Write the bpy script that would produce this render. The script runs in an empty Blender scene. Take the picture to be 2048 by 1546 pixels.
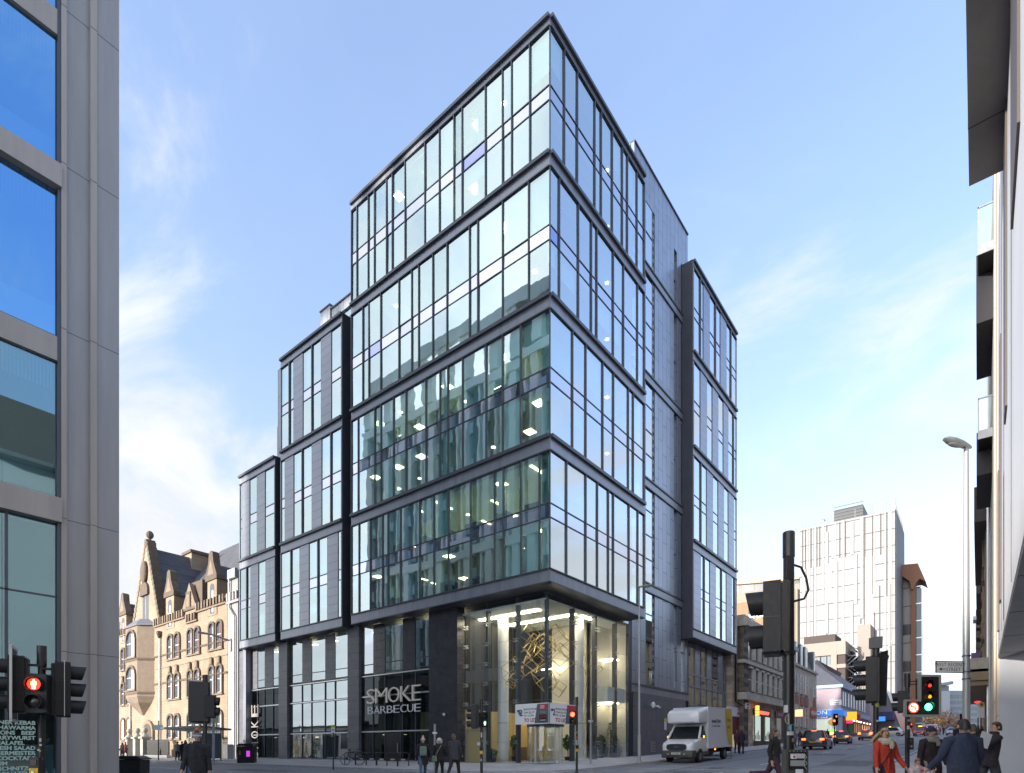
import bpy, bmesh, math, random
from mathutils import Vector, Matrix, noise as mnoise
random.seed(7)
SC = bpy.context.scene
COL = SC.collection
# ------------------------------------------------------------------ camera
# world axes: the near corner of the glass office stands at x=0, y=0; +y runs up the right-hand street
FPX, HV = 1169.0, 1497.0
TH = math.atan(933/1169)
FW = Vector((-math.sin(TH), math.cos(TH), 0)); RT = Vector((math.cos(TH), math.sin(TH), 0))
CAM = -(32.8*FW + 2.132*RT); CAM.z = 1.30
cd = bpy.data.cameras.new('camera'); cam = bpy.data.objects.new('camera', cd); COL.objects.link(cam)
cam.location = CAM; cam.rotation_euler = (math.radians(90), 0, TH)
cd.sensor_width = 36; cd.sensor_fit = 'HORIZONTAL'; cd.lens = 36*FPX/2048
cd.shift_y = (HV-773)/2048; cd.clip_start = .1; cd.clip_end = 6000
SC.camera = cam
# ------------------------------------------------------------------ sky and sun
SUN_EL = 11.0; SUN_AZ = 25.0             # the sun stands low behind the viewer's left shoulder
SUN_DIR = Vector((-math.sin(math.radians(SUN_AZ)), -math.cos(math.radians(SUN_AZ)), math.tan(math.radians(SUN_EL)))).normalized()
w = bpy.data.worlds.new("World"); SC.world = w; w.use_nodes = True
NT = w.node_tree; N = NT.nodes; L = NT.links; N.clear()
def nd(t, nt=None, **k):
    n = (nt or N).new(t)
    for a, b in k.items(): setattr(n, a, b)
    return n
out = nd('ShaderNodeOutputWorld'); bg = nd('ShaderNodeBackground'); L.new(bg.outputs[0], out.inputs[0])
sky = nd('ShaderNodeTexSky', sky_type='NISHITA', sun_disc=False)
sky.sun_elevation = math.radians(SUN_EL); sky.sun_rotation = math.radians(180+SUN_AZ)
sky.altitude = 50; sky.air_density = 1.0; sky.dust_density = 0.6; sky.ozone_density = 2.0
bg.inputs[1].default_value = 0.15
tc = nd('ShaderNodeTexCoord'); sep = nd('ShaderNodeSeparateXYZ'); L.new(tc.outputs['Generated'], sep.inputs[0])
def mth(op, a, b=None, c=None, nt=None, clamp=False):
    t = nt or NT
    n = t.nodes.new('ShaderNodeMath'); n.operation = op; n.use_clamp = clamp
    for i, x in enumerate((a, b, c)):
        if x is None: continue
        if isinstance(x, (int, float)): n.inputs[i].default_value = x
        else: t.links.new(x, n.inputs[i])
    return n.outputs[0]
zz = mth('MAXIMUM', sep.outputs['Z'], 0.0)
den = mth('ADD', zz, 0.16)
cx = mth('DIVIDE', sep.outputs['X'], den); cy = mth('DIVIDE', sep.outputs['Y'], den)
cmb = nd('ShaderNodeCombineXYZ'); L.new(cx, cmb.inputs[0]); L.new(cy, cmb.inputs[1])
mp = nd('ShaderNodeMapping'); L.new(cmb.outputs[0], mp.inputs[0])
mp.inputs['Rotation'].default_value = (0, 0, math.radians(35)); mp.inputs['Scale'].default_value = (0.55, 1.0, 1); mp.inputs['Location'].default_value = (5.2, 9.4, 0)
n1 = nd('ShaderNodeTexNoise'); n1.inputs['Scale'].default_value = 0.85; n1.inputs['Detail'].default_value = 9; n1.inputs['Roughness'].default_value = .55; n1.inputs['Distortion'].default_value = .35
L.new(mp.outputs[0], n1.inputs['Vector'])
n2 = nd('ShaderNodeTexNoise'); n2.inputs['Scale'].default_value = 2.6; n2.inputs['Detail'].default_value = 10; n2.inputs['Roughness'].default_value = .62; n2.inputs['Distortion'].default_value = .6
L.new(mp.outputs[0], n2.inputs['Vector'])
nsum = mth('ADD', mth('MULTIPLY', n1.outputs[0], .64), mth('MULTIPLY', n2.outputs[0], .40))
# more cloud low down, and a bank of thin cloud over the low sun
low = mth('POWER', mth('SUBTRACT', 1.0, zz, clamp=True), 3.0)
sdot = nd('ShaderNodeVectorMath', operation='DOT_PRODUCT'); L.new(tc.outputs['Generated'], sdot.inputs[0]); sdot.inputs[1].default_value = (-.40, -.80, .45)
s2 = nd('ShaderNodeVectorMath', operation='DOT_PRODUCT'); L.new(tc.outputs['Generated'], s2.inputs[0]); s2.inputs[1].default_value = (-.20, -.95, .24)
bank = mth('MULTIPLY', mth('SUBTRACT', sdot.outputs['Value'], .15, clamp=True), .34)
cov = mth('ADD', mth('ADD', mth('MULTIPLY_ADD', nsum, 2.2, -.60), mth('MULTIPLY', low, .33)), bank)
ramp = nd('ShaderNodeMapRange', interpolation_type='SMOOTHSTEP'); L.new(cov, ramp.inputs[0])
ramp.inputs[1].default_value = .55; ramp.inputs[2].default_value = .86; ramp.inputs[3].default_value = 0.17; ramp.inputs[4].default_value = 0.97
mix = nd('ShaderNodeMix', data_type='RGBA'); L.new(ramp.outputs[0], mix.inputs['Factor'])
tint = nd('ShaderNodeVectorMath', operation='MULTIPLY'); L.new(sky.outputs[0], tint.inputs[0]); tint.inputs[1].default_value = (.98, .97, 1.08); dim = nd('ShaderNodeVectorMath', operation='SCALE'); L.new(tint.outputs[0], dim.inputs[0]); L.new(mth('SUBTRACT', 1.0, mth('MULTIPLY', low, .64)), dim.inputs['Scale']); des = nd('ShaderNodeHueSaturation'); L.new(mth('SUBTRACT', 1.0, mth('MULTIPLY', low, .75)), des.inputs['Saturation']); L.new(dim.outputs[0], des.inputs['Color']); L.new(des.outputs[0], mix.inputs['A']); glow = mth('MULTIPLY', mth('POWER', mth('MAXIMUM', s2.outputs['Value'], 0.0), 5.0), 3.0)  # cloud glow added behind the viewer as fill light for the street
ccol = nd('ShaderNodeVectorMath', operation='SCALE'); ccol.inputs[0].default_value = (1.60, 1.635, 1.70); L.new(mth('ADD', glow, mth('MULTIPLY_ADD', n2.outputs[0], .7, .66)), ccol.inputs['Scale']); L.new(ccol.outputs[0], mix.inputs['B'])
SKYMIX = mix
L.new(mix.outputs['Result'], bg.inputs[0])
sl = bpy.data.lights.new('sun', 'SUN'); sl.energy = 2.0; sl.angle = math.radians(2.5); sl.color = (1.0, .93, .84)
so = bpy.data.objects.new('sun', sl); COL.objects.link(so); so.rotation_euler = (-SUN_DIR).to_track_quat('-Z', 'Y').to_euler(); so.location = SUN_DIR*300
SC.view_settings.view_transform = 'Standard'; SC.view_settings.look = 'None'; SC.view_settings.gamma = 1
SC.view_settings.exposure = 1.95
SC.cycles.max_bounces = 8; SC.cycles.transparent_max_bounces = 12; SC.cycles.glossy_bounces = 4
SC.cycles.caustics_reflective = False; SC.cycles.caustics_refractive = False; SC.cycles.sample_clamp_indirect = 4.0
# ------------------------------------------------------------------ measuring helpers (pixel of the 2048 px photograph -> point at a known plane)
def ray(u, v=HV): return FW + (u-1024)/FPX*RT + Vector((0, 0, (HV-v)/FPX))
def onX(x0, u, v=HV):
    d = ray(u, v); t = (x0-CAM.x)/d.x; return CAM + d*t
def onY(y0, u, v=HV):
    d = ray(u, v); t = (y0-CAM.y)/d.y; return CAM + d*t
def at(u, lam, v=HV): return CAM + ray(u, v)*lam
def gz(y):
    if y < -22: return 0.0
    if y < 0: return .23*((y+22)/22)**2
    if y < 140: return .23+.032*y
    t = min((y-140)/50, 1); return .23+.032*(140+25*(1-(1-t)**2))
def gnd(u, lam):
    p = at(u, lam); p.z = gz(p.y); return p
# ------------------------------------------------------------------ materials
MC = {}
def mat(name, col, rough=.6, metal=0.0, var=0.0, vscale=3.0, streak=0, bump=0.0, bscale=40.0, spec=.5, emit=None, es=0, coat=0, detail=6):
    if name in MC: return MC[name]
    m = bpy.data.materials.new(name); m.use_nodes = True; nt = m.node_tree; p = nt.nodes['Principled BSDF']
    c = (*col, 1) if len(col) == 3 else col
    p.inputs['Base Color'].default_value = c; p.inputs['Roughness'].default_value = rough; p.inputs['Metallic'].default_value = metal
    p.inputs['Specular IOR Level'].default_value = spec; p.inputs['Coat Weight'].default_value = coat
    if emit: p.inputs['Emission Color'].default_value = (*emit, 1); p.inputs['Emission Strength'].default_value = es
    if var or bump:
        t = nt.nodes.new('ShaderNodeTexCoord')
        if var:
            n = nt.nodes.new('ShaderNodeTexNoise'); n.inputs['Scale'].default_value = vscale; n.inputs['Detail'].default_value = detail; n.inputs['Roughness'].default_value = .65
            if streak:
                mpn = nt.nodes.new('ShaderNodeMapping'); mpn.inputs['Scale'].default_value = (1, 1, streak); nt.links.new(t.outputs['Object'], mpn.inputs[0]); nt.links.new(mpn.outputs[0], n.inputs['Vector'])
            else: nt.links.new(t.outputs['Object'], n.inputs['Vector'])
            mr = nt.nodes.new('ShaderNodeMapRange'); nt.links.new(n.outputs[0], mr.inputs[0])
            mr.inputs[1].default_value = .3; mr.inputs[2].default_value = .7; mr.inputs[3].default_value = 1-var; mr.inputs[4].default_value = 1+var
            mx = nt.nodes.new('ShaderNodeVectorMath'); mx.operation = 'SCALE'; mx.inputs[0].default_value = c[:3]; nt.links.new(mr.outputs[0], mx.inputs['Scale'])
            nt.links.new(mx.outputs[0], p.inputs['Base Color'])
            rr = nt.nodes.new('ShaderNodeMath'); rr.operation = 'MULTIPLY'; rr.use_clamp = True; nt.links.new(mr.outputs[0], rr.inputs[0]); rr.inputs[1].default_value = rough
            nt.links.new(rr.outputs[0], p.inputs['Roughness'])
        if bump:
            n = nt.nodes.new('ShaderNodeTexNoise'); n.inputs['Scale'].default_value = bscale; n.inputs['Detail'].default_value = 4
            nt.links.new(t.outputs['Object'], n.inputs['Vector'])
            b = nt.nodes.new('ShaderNodeBump'); b.inputs['Strength'].default_value = bump; b.inputs['Distance'].default_value = .02
            nt.links.new(n.outputs[0], b.inputs['Height']); nt.links.new(b.outputs[0], p.inputs['Normal'])
    MC[name] = m; return m
def brickmat(name, c1, c2, mortar, bw, bh, ms=.01, rough=.75, plane='xz', off=.5, vert=False, bump=.4, var=.25, vscale=.6, bias=0.0, metal=0, spec=.5, freq=2):
    """courses of blocks, panels or tiles on a wall standing along x ('xz'), along y ('yz') or lying flat ('xy')"""
    if name in MC: return MC[name]
    m = bpy.data.materials.new(name); m.use_nodes = True; nt = m.node_tree; p = nt.nodes['Principled BSDF']; lk = nt.links.new
    t = nt.nodes.new('ShaderNodeTexCoord'); s = nt.nodes.new('ShaderNodeSeparateXYZ'); lk(t.outputs['Object'], s.inputs[0])
    c = nt.nodes.new('ShaderNodeCombineXYZ')
    A = {'xz': ('X', 'Z'), 'yz': ('Y', 'Z'), 'xy': ('X', 'Y')}[plane]
    if plane == 'both':
        pass
    if vert: A = A[::-1]
    lk(s.outputs[A[0]], c.inputs[0]); lk(s.outputs[A[1]], c.inputs[1])
    b = nt.nodes.new('ShaderNodeTexBrick'); lk(c.outputs[0], b.inputs['Vector'])
    b.inputs['Color1'].default_value = (*c1, 1); b.inputs['Color2'].default_value = (*c2, 1); b.inputs['Mortar'].default_value = (*mortar, 1)
    b.inputs['Scale'].default_value = 1; b.inputs['Brick Width'].default_value = bw; b.inputs['Row Height'].default_value = bh; b.inputs['Mortar Size'].default_value = ms; b.inputs['Mortar Smooth'].default_value = .1
    b.inputs['Bias'].default_value = bias; b.offset = off; b.offset_frequency = freq
    n = nt.nodes.new('ShaderNodeTexNoise'); n.inputs['Scale'].default_value = vscale; n.inputs['Detail'].default_value = 7; n.inputs['Roughness'].default_value = .65; lk(t.outputs['Object'], n.inputs['Vector'])
    mr = nt.nodes.new('ShaderNodeMapRange'); lk(n.outputs[0], mr.inputs[0]); mr.inputs[1].default_value = .3; mr.inputs[2].default_value = .7; mr.inputs[3].default_value = 1-var; mr.inputs[4].default_value = 1+var
    mx = nt.nodes.new('ShaderNodeVectorMath'); mx.operation = 'SCALE'; lk(b.outputs['Color'], mx.inputs[0]); lk(mr.outputs[0], mx.inputs['Scale']); lk(mx.outputs[0], p.inputs['Base Color'])
    p.inputs['Roughness'].default_value = rough; p.inputs['Metallic'].default_value = metal; p.inputs['Specular IOR Level'].default_value = spec
    if bump:
        bp = nt.nodes.new('ShaderNodeBump'); bp.inputs['Strength'].default_value = bump; bp.inputs['Distance'].default_value = .02; bp.invert = True
        lk(b.outputs['Fac'], bp.inputs['Height']); lk(bp.outputs[0], p.inputs['Normal'])
    MC[name] = m; return m
def glassmat(name, tint=(.75, .9, .88), refl=.35, wob=.012, wscale=1.2, rcol=(.92, .97, 1.0), edge=.85):
    """coated float glass: a mirror-like coat over a clear tinted pane, slightly wavy from rolling"""
    if name in MC: return MC[name]
    m = bpy.data.materials.new(name); m.use_nodes = True; nt = m.node_tree; nt.nodes.clear(); lk = nt.links.new
    o = nt.nodes.new('ShaderNodeOutputMaterial'); mx = nt.nodes.new('ShaderNodeMixShader'); lk(mx.outputs[0], o.inputs[0])
    tr = nt.nodes.new('ShaderNodeBsdfTransparent'); tr.inputs[0].default_value = (*tint, 1)
    gl = nt.nodes.new('ShaderNodeBsdfGlossy'); gl.inputs['Color'].default_value = (*rcol, 1); gl.inputs['Roughness'].default_value = .012
    fr = nt.nodes.new('ShaderNodeLayerWeight'); fr.inputs[0].default_value = .35
    mr = nt.nodes.new('ShaderNodeMapRange'); lk(fr.outputs['Facing'], mr.inputs[0]); mr.inputs[3].default_value = refl; mr.inputs[4].default_value = edge
    lk(mr.outputs[0], mx.inputs[0]); lk(tr.outputs[0], mx.inputs[1]); lk(gl.outputs[0], mx.inputs[2])
    if wob:
        t = nt.nodes.new('ShaderNodeTexCoord'); n = nt.nodes.new('ShaderNodeTexNoise'); n.inputs['Scale'].default_value = wscale; n.inputs['Detail'].default_value = 1.0
        lk(t.outputs['Object'], n.inputs['Vector'])
        b = nt.nodes.new('ShaderNodeBump'); b.inputs['Strength'].default_value = 1.0; b.inputs['Distance'].default_value = wob
        lk(n.outputs[0], b.inputs['Height']); lk(b.outputs[0], gl.inputs['Normal'])
    MC[name] = m; return m
def emat(name, col, s):
    if name in MC: return MC[name]
    m = bpy.data.materials.new(name); m.use_nodes = True; nt = m.node_tree; p = nt.nodes['Principled BSDF']
    p.inputs['Base Color'].default_value = (*[min(1, c*.6) for c in col], 1); p.inputs['Emission Color'].default_value = (*col, 1); p.inputs['Emission Strength'].default_value = s
    MC[name] = m; return m
# ------------------------------------------------------------------ mesh builder
class G:
    def __init__(s): s.v = []; s.f = []; s.m = []; s.mats = []
    def mi(s, m):
        if m not in s.mats: s.mats.append(m)
        return s.mats.index(m)
    def add(s, vs, fs, m):
        o = len(s.v); s.v += [Vector(p) for p in vs]; k = s.mi(m)
        for f in fs: s.f.append(tuple(i+o for i in f)); s.m.append(k)
        return s
    def quad(s, a, b, c, d, m): return s.add([a, b, c, d], [(0, 1, 2, 3)], m)
    def box(s, x0, x1, y0, y1, z0, z1, m):
        if x1 < x0: x0, x1 = x1, x0
        if y1 < y0: y0, y1 = y1, y0
        if z1 < z0: z0, z1 = z1, z0
        return s.add([(x0, y0, z0), (x1, y0, z0), (x1, y1, z0), (x0, y1, z0), (x0, y0, z1), (x1, y0, z1), (x1, y1, z1), (x0, y1, z1)],
                     [(0, 3, 2, 1), (4, 5, 6, 7), (0, 1, 5, 4), (1, 2, 6, 5), (2, 3, 7, 6), (3, 0, 4, 7)], m)
    def cbox(s, c, d, m): return s.box(c[0]-d[0]/2, c[0]+d[0]/2, c[1]-d[1]/2, c[1]+d[1]/2, c[2]-d[2]/2, c[2]+d[2]/2, m)
    def prism(s, pts, d0, d1, m, ax='y'):
        """outline extruded along an axis; pts are (x,z) for 'y', (y,z) for 'x', (x,y) for 'z'"""
        n = len(pts)
        def P(p, d): return (p[0], d, p[1]) if ax == 'y' else ((d, p[0], p[1]) if ax == 'x' else (p[0], p[1], d))
        vs = [P(p, d0) for p in pts]+[P(p, d1) for p in pts]
        fs = [tuple(range(n)), tuple(range(2*n-1, n-1, -1))]+[(i, i+n, (i+1) % n+n, (i+1) % n) for i in range(n)]
        return s.add(vs, fs, m)
    def cyl(s, p0, p1, r0, m, r1=None, n=12, caps=True):
        p0, p1 = Vector(p0), Vector(p1); r1 = r0 if r1 is None else r1; d = (p1-p0).normalized()
        a = d.orthogonal().normalized(); b = d.cross(a); vs = []
        for p, r in ((p0, r0), (p1, r1)):
            for i in range(n): t = 2*math.pi*i/n; vs.append(p+(a*math.cos(t)+b*math.sin(t))*r)
        fs = [(i, (i+1) % n, (i+1) % n+n, i+n) for i in range(n)]
        if caps: fs += [tuple(range(n-1, -1, -1)), tuple(range(n, 2*n))]
        return s.add(vs, fs, m)
    def tube(s, pts, r, m, n=8):
        pts = [Vector(p) for p in pts]; R = r if isinstance(r, (list, tuple)) else [r]*len(pts); vs = []; a = None
        for i, p in enumerate(pts):
            d = (pts[min(i+1, len(pts)-1)]-pts[max(i-1, 0)]).normalized()
            a = d.orthogonal().normalized() if a is None else (a-d*a.dot(d)).normalized()
            b = d.cross(a)
            for k in range(n): t = 2*math.pi*k/n; vs.append(p+(a*math.cos(t)+b*math.sin(t))*R[i])
        fs = []
        for i in range(len(pts)-1):
            for k in range(n): fs.append((i*n+k, i*n+(k+1) % n, (i+1)*n+(k+1) % n, (i+1)*n+k))
        e = (len(pts)-1)*n; fs += [tuple(range(n-1, -1, -1)), tuple(range(e, e+n))]
        return s.add(vs, fs, m)
    def loft(s, rings, m, caps=True):
        n = len(rings[0]); vs = [p for r in rings for p in r]; fs = []
        for i in range(len(rings)-1):
            for k in range(n): fs.append((i*n+k, i*n+(k+1) % n, (i+1)*n+(k+1) % n, (i+1)*n+k))
        if caps: e = (len(rings)-1)*n; fs += [tuple(range(n-1, -1, -1)), tuple(range(e, e+n))]
        return s.add(vs, fs, m)
    def lathe(s, prof, c, m, n=16):
        c = Vector(c); rings = [[(c.x+r*math.cos(2*math.pi*k/n), c.y+r*math.sin(2*math.pi*k/n), c.z+z) for k in range(n)] for r, z in prof]
        return s.loft(rings, m)
    def ell(s, c, r, m, nu=12, nv=8, rot=None):
        c = Vector(c); rings = []
        for j in range(nv+1):
            ph = -math.pi/2+math.pi*j/nv; ph = max(-1.5, min(1.5, ph)); ring = []
            for i in range(nu):
                t = 2*math.pi*i/nu; p = Vector((r[0]*math.cos(ph)*math.cos(t), r[1]*math.cos(ph)*math.sin(t), r[2]*math.sin(ph)))
                if rot: p = rot @ p
                ring.append(c+p)
            rings.append(ring)
        return s.loft(rings, m)
    def text(s, body, size, m, M4, ext=.01, bold=0.0, align='LEFT', wscale=1.0, space=1.0):
        cu = bpy.data.curves.new('t', 'FONT'); cu.body = body; cu.size = size; cu.extrude = ext; cu.align_x = align; cu.offset = bold; cu.resolution_u = 3; cu.space_character = space
        o = bpy.data.objects.new('t', cu); COL.objects.link(o); dg = bpy.context.evaluated_depsgraph_get(); dg.update()
        me = bpy.data.meshes.new_from_object(o.evaluated_get(dg)); S = Matrix.Diagonal((wscale, 1, 1, 1))
        s.add([M4 @ (S @ vv.co) for vv in me.vertices], [tuple(p.vertices) for p in me.polygons], m)
        bpy.data.objects.remove(o); bpy.data.curves.remove(cu); bpy.data.meshes.remove(me); return s
    def xf(s, M4, start=0):
        for i in range(start, len(s.v)): s.v[i] = M4 @ s.v[i]
        return s
    def build(s, name, parent=None, world=False, loc=None, smooth=False, bevel=0, segs=2, sub=0):
        off = Vector(parent.location) if (world and parent) else (Vector(loc) if loc is not None else Vector((0, 0, 0)))
        if parent is not None and not world: off = Vector((0, 0, 0))
        me = bpy.data.meshes.new(name); me.from_pydata([p-off for p in s.v], [], s.f)
        for m in s.mats: me.materials.append(m)
        me.polygons.foreach_set('material_index', s.m)
        bm = bmesh.new(); bm.from_mesh(me); bmesh.ops.recalc_face_normals(bm, faces=bm.faces); bm.to_mesh(me); bm.free()
        o = bpy.data.objects.new(name, me); COL.objects.link(o)
        if parent is not None: o.parent = parent
        elif loc is not None: o.location = loc
        if bevel:
            b = o.modifiers.new('bevel', 'BEVEL'); b.width = bevel; b.segments = segs; b.limit_method = 'ANGLE'; b.angle_limit = math.radians(40)
        if sub:
            b = o.modifiers.new('sub', 'SUBSURF'); b.levels = sub; b.render_levels = sub
        if smooth:
            for p in me.polygons: p.use_smooth = True
            if not sub:
                try: me.set_sharp_from_angle(angle=math.radians(42))
                except Exception: pass
        return o
def tag(o, label=None, cat=None, group=None, kind=None):
    if label: o['label'] = label
    if cat: o['category'] = cat
    if group: o['group'] = group
    if kind: o['kind'] = kind
    return o
def thing(name, label, cat, loc=(0, 0, 0), rz=0, group=None):
    o = bpy.data.objects.new(name, None); COL.objects.link(o); o.empty_display_size = .3
    o.location = loc; o.rotation_euler = (0, 0, rz); return tag(o, label, cat, group)
def kids(o): return [c for c in COL.objects if c.parent == o]
def dup(o, loc=None, rz=None, label=None, parent=None):
    c = o.copy(); COL.objects.link(c)
    if parent is not None: c.parent = parent
    if loc is not None: c.location = loc
    if rz is not None: c.rotation_euler = (0, 0, rz)
    if label: c['label'] = label
    for k in kids(o): dup(k, parent=c)
    return c
def Rz(a): return Matrix.Rotation(a, 4, 'Z')
def TXZ(p, flip=False):   # text standing on a wall whose outside faces -y, reading along +x
    return Matrix.Translation(Vector(p)) @ Matrix.Rotation(math.pi/2, 4, 'X')
def TYZ(p):               # text on a wall whose outside faces +x, reading along +y
    return Matrix.Translation(Vector(p)) @ Matrix.Rotation(math.pi/2, 4, 'Z') @ Matrix.Rotation(math.pi/2, 4, 'X')
# ------------------------------------------------------------------ shared materials
ASPH = mat('asphalt', (.18, .19, .215), .7, var=.30, vscale=.45, bump=.5, bscale=60)
PAVE = brickmat('paving', (.44, .44, .46), (.39, .39, .41), (.22, .22, .23), .75, .6, .008, .8, plane='xy', bump=.2, var=.22, vscale=.8)
KERB = mat('kerb_granite', (.44, .44, .45), .7, var=.2, vscale=5, bump=.3)
PAINT = mat('road_paint', (.55, .55, .53), .7, var=.3, vscale=6)
ZINC = mat('zinc_cladding', (.27, .285, .33), .38, metal=.5, var=.16, vscale=1.6, streak=.12)
DARKM = mat('dark_metal', (.075, .085, .105), .4, metal=.3)
CHEEK = mat('dark_cheek_metal', (.06, .065, .085), .45, metal=.3, var=.15, vscale=1.5)
PANELX = brickmat('zinc_panel_x', (.25, .262, .30), (.27, .285, .325), (.07, .074, .085), 30, .66, .012, .3, plane='xz', off=0, metal=.6, var=.06, bump=.3)
PANELY = brickmat('zinc_panel_y', (.24, .27, .34), (.26, .29, .36), (.07, .08, .10), 30, .66, .012, .3, plane='yz', off=0, metal=.6, var=.06, bump=.3)
COREY = brickmat('zinc_shingle_y', (.29, .32, .39), (.32, .35, .42), (.09, .10, .12), 2.35, .78, .02, .34, plane='yz', vert=True, off=.42, metal=.6, var=.08, bump=.5)
COREX = brickmat('zinc_shingle_x', (.30, .315, .35), (.32, .335, .37), (.10, .105, .12), 2.35, .78, .018, .4, plane='xz', vert=True, off=.42, metal=.3, var=.08, bump=.5)
STONEX = brickmat('black_granite_x', (.04, .04, .05), (.048, .048, .058), (.012, .012, .015), 1.1, .62, .008, .22, plane='xz', off=0, var=.2, vscale=2)
STONEY = brickmat('black_granite_y', (.10, .108, .13), (.115, .122, .145), (.04, .043, .052), 1.7, .72, .014, .4, plane='yz', vert=True, off=.42, var=.12, vscale=2)
PIERX = brickmat('grey_granite_x', (.14, .14, .16), (.16, .16, .18), (.055, .055, .065), 3.0, .62, .012, .45, plane='xz', off=0, var=.2, vscale=2)
GL = glassmat('facade_glass', (.62, .92, .92), .42, .0018, .9, rcol=(.76, .90, .90))
GLV = [GL]+[glassmat('facade_glass_%s' % n, t, r, .0022, 1.0, rcol=(.74, .88, .88)) for n, t, r in (('clearer', (.70, .96, .95), .33), ('denser', (.52, .82, .84), .47), ('greener', (.58, .92, .88), .38))]
GLK = glassmat('dark_shop_glass', (.34, .38, .40), .04, .002, .8, rcol=(.6, .7, .75), edge=.12)
GLR = glassmat('facade_glass_side', (.60, .84, .84), .42, .0012, .9)
GLS = glassmat('spandrel_glass', (.35, .37, .48), .46, .0016, 1.1, rcol=(.90, .92, 1.0))
GLB = glassmat('violet_spandrel_glass', (.20, .22, .7), .45, .002, 1.1, rcol=(.62, .66, 1.0))
GLD = glassmat('shopfront_glass', (.42, .50, .52), .36, .0022, .8, rcol=(.70, .80, .84))
GLL = glassmat('lobby_glass', (.94, .98, .97), .09, .001, .6, edge=.55)
GLSIMPLE = mat('far_window_glass', (.03, .04, .05), .08, spec=.8)
CEIL = mat('ceiling_white', (.78, .84, .82), .8)
SLAB = mat('slab_grey', (.22, .23, .24), .8)
INW = mat('inside_wall', (.62, .74, .71), .8, var=.1, vscale=.5)
INWY = mat('inside_wall_yellow', (.62, .58, .30), .8)
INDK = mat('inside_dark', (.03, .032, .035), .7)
BLIND_REFL = mat('blind_and_pier_reflection', (.70, .82, .80), .8)  # also used for the added panels that imitate reflected piers
LIT = emat('office_light', (1.0, .82, .42), 3.2)
LITW = emat('lobby_light', (1.0, .86, .60), 5.5)
WHITE = mat('white_paint', (.72, .74, .76), .45)
BLACK = mat('black_plastic', (.012, .012, .014), .45)
BLKP = mat('black_pole_paint', (.015, .015, .017), .38, var=.2, vscale=12)
STEEL = mat('galvanised_steel', (.33, .34, .36), .42, metal=.6, var=.12, vscale=5)
SILV = mat('silver_metal', (.55, .57, .6), .3, metal=.8)
CLEAR = glassmat('clear_glass', (.9, .96, .95), .08, 0, edge=.6)
# ------------------------------------------------------------------ ground
def sheet(name, poly, dz, m, side=None, drop=.2, ys=None):
    """a sheet that follows the rise of the street, with a vertical edge when it is a raised pavement"""
    bm = bmesh.new(); f = bm.faces.new([bm.verts.new((x, y, 0)) for x, y in poly])
    lo = min(p[1] for p in poly); hi = max(p[1] for p in poly)
    for y in [k for k in (-21, -19, -17, -15, -13, -11, -9, -7, -5, -3, -1, 0, 140, 145, 150, 155, 160, 165, 170, 175, 180, 190, 20, 50, 80, 110) if lo < k < hi]:
        bmesh.ops.bisect_plane(bm, geom=bm.verts[:]+bm.edges[:]+bm.faces[:], plane_co=(0, y, 0), plane_no=(0, 1, 0))
    mats = [m]
    if side:
        mats.append(side); be = [e for e in bm.edges if len(e.link_faces) == 1]
        r = bmesh.ops.extrude_edge_only(bm, edges=be)
        nv = {v for v in r['geom'] if isinstance(v, bmesh.types.BMVert)}
        for v in nv: v.co.z -= drop
        for fc in r['geom']:
            if isinstance(fc, bmesh.types.BMFace): fc.material_index = 1
    for v in bm.verts: v.co.z += gz(v.co.y)+dz
    bmesh.ops.recalc_face_normals(bm, faces=bm.faces)
    me = bpy.data.meshes.new(name); bm.to_mesh(me); bm.free()
    for k in mats: me.materials.append(k)
    o = bpy.data.objects.new(name, me); COL.objects.link(o); o['kind'] = 'structure'; return o
def arc(cx, cy, r, a0, a1, n=8): return [(cx+r*math.cos(math.radians(a0+(a1-a0)*i/n)), cy+r*math.sin(math.radians(a0+(a1-a0)*i/n))) for i in range(n+1)]
GROUND = mat('ground_dirt', (.10, .10, .10), .9, var=.2, vscale=.05)
sheet('ground', [(-900, -400), (900, -400), (900, 1800), (-900, 1800)], -.02, GROUND)
sheet('road', [(-300, -60), (22, -60), (22, 330), (-5, 330), (-5, 1), (-300, 1)], 0, ASPH)
KX, KY = 3.6, -6.6
R = 4.0
sheet('pavement', [(-300, KY)]+arc(KX-R, KY+R, R, -90, 0)+[(KX, 84), (-3, 84), (-3, 3), (-300, 3)], .12, PAVE, KERB)
sheet('pavement', [(-3, 92), (KX, 92), (KX, 330), (-3, 330)], .12, PAVE, KERB)
sheet('pavement', [(-300, -24), (-300, -17)]+arc(KX-4, -21, 4, 90, 0)+[(KX, -60), (-3, -60), (-3, -24)], .12, PAVE, KERB)
sheet('pavement', [(15.6, -60), (15.6, 330), (26, 330), (26, -60)], .12, PAVE, KERB)
def kerbline(name, pts, wd=.15):
    g = G()
    for (x0, y0), (x1, y1) in zip(pts, pts[1:]):
        d = Vector((x1-x0, y1-y0, 0)); n = Vector((-d.y, d.x, 0)).normalized()*wd
        a, b = Vector((x0, y0, gz(y0)+.125)), Vector((x1, y1, gz(y1)+.125))
        g.quad(a, b, b+n, a+n, KERB)
    o = g.build(name); o['kind'] = 'structure'
kerbline('kerb', [(-300, KY), (KX-R, KY)]+arc(KX-R, KY+R, R, -90, 0)+[(KX, 20), (KX, 50), (KX, 84)])
kerbline('kerb', [(15.6, 330), (15.6, 140), (15.6, 80), (15.6, 0), (15.6, -10), (15.6, -18), (15.6, -60)])
g = G()
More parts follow.
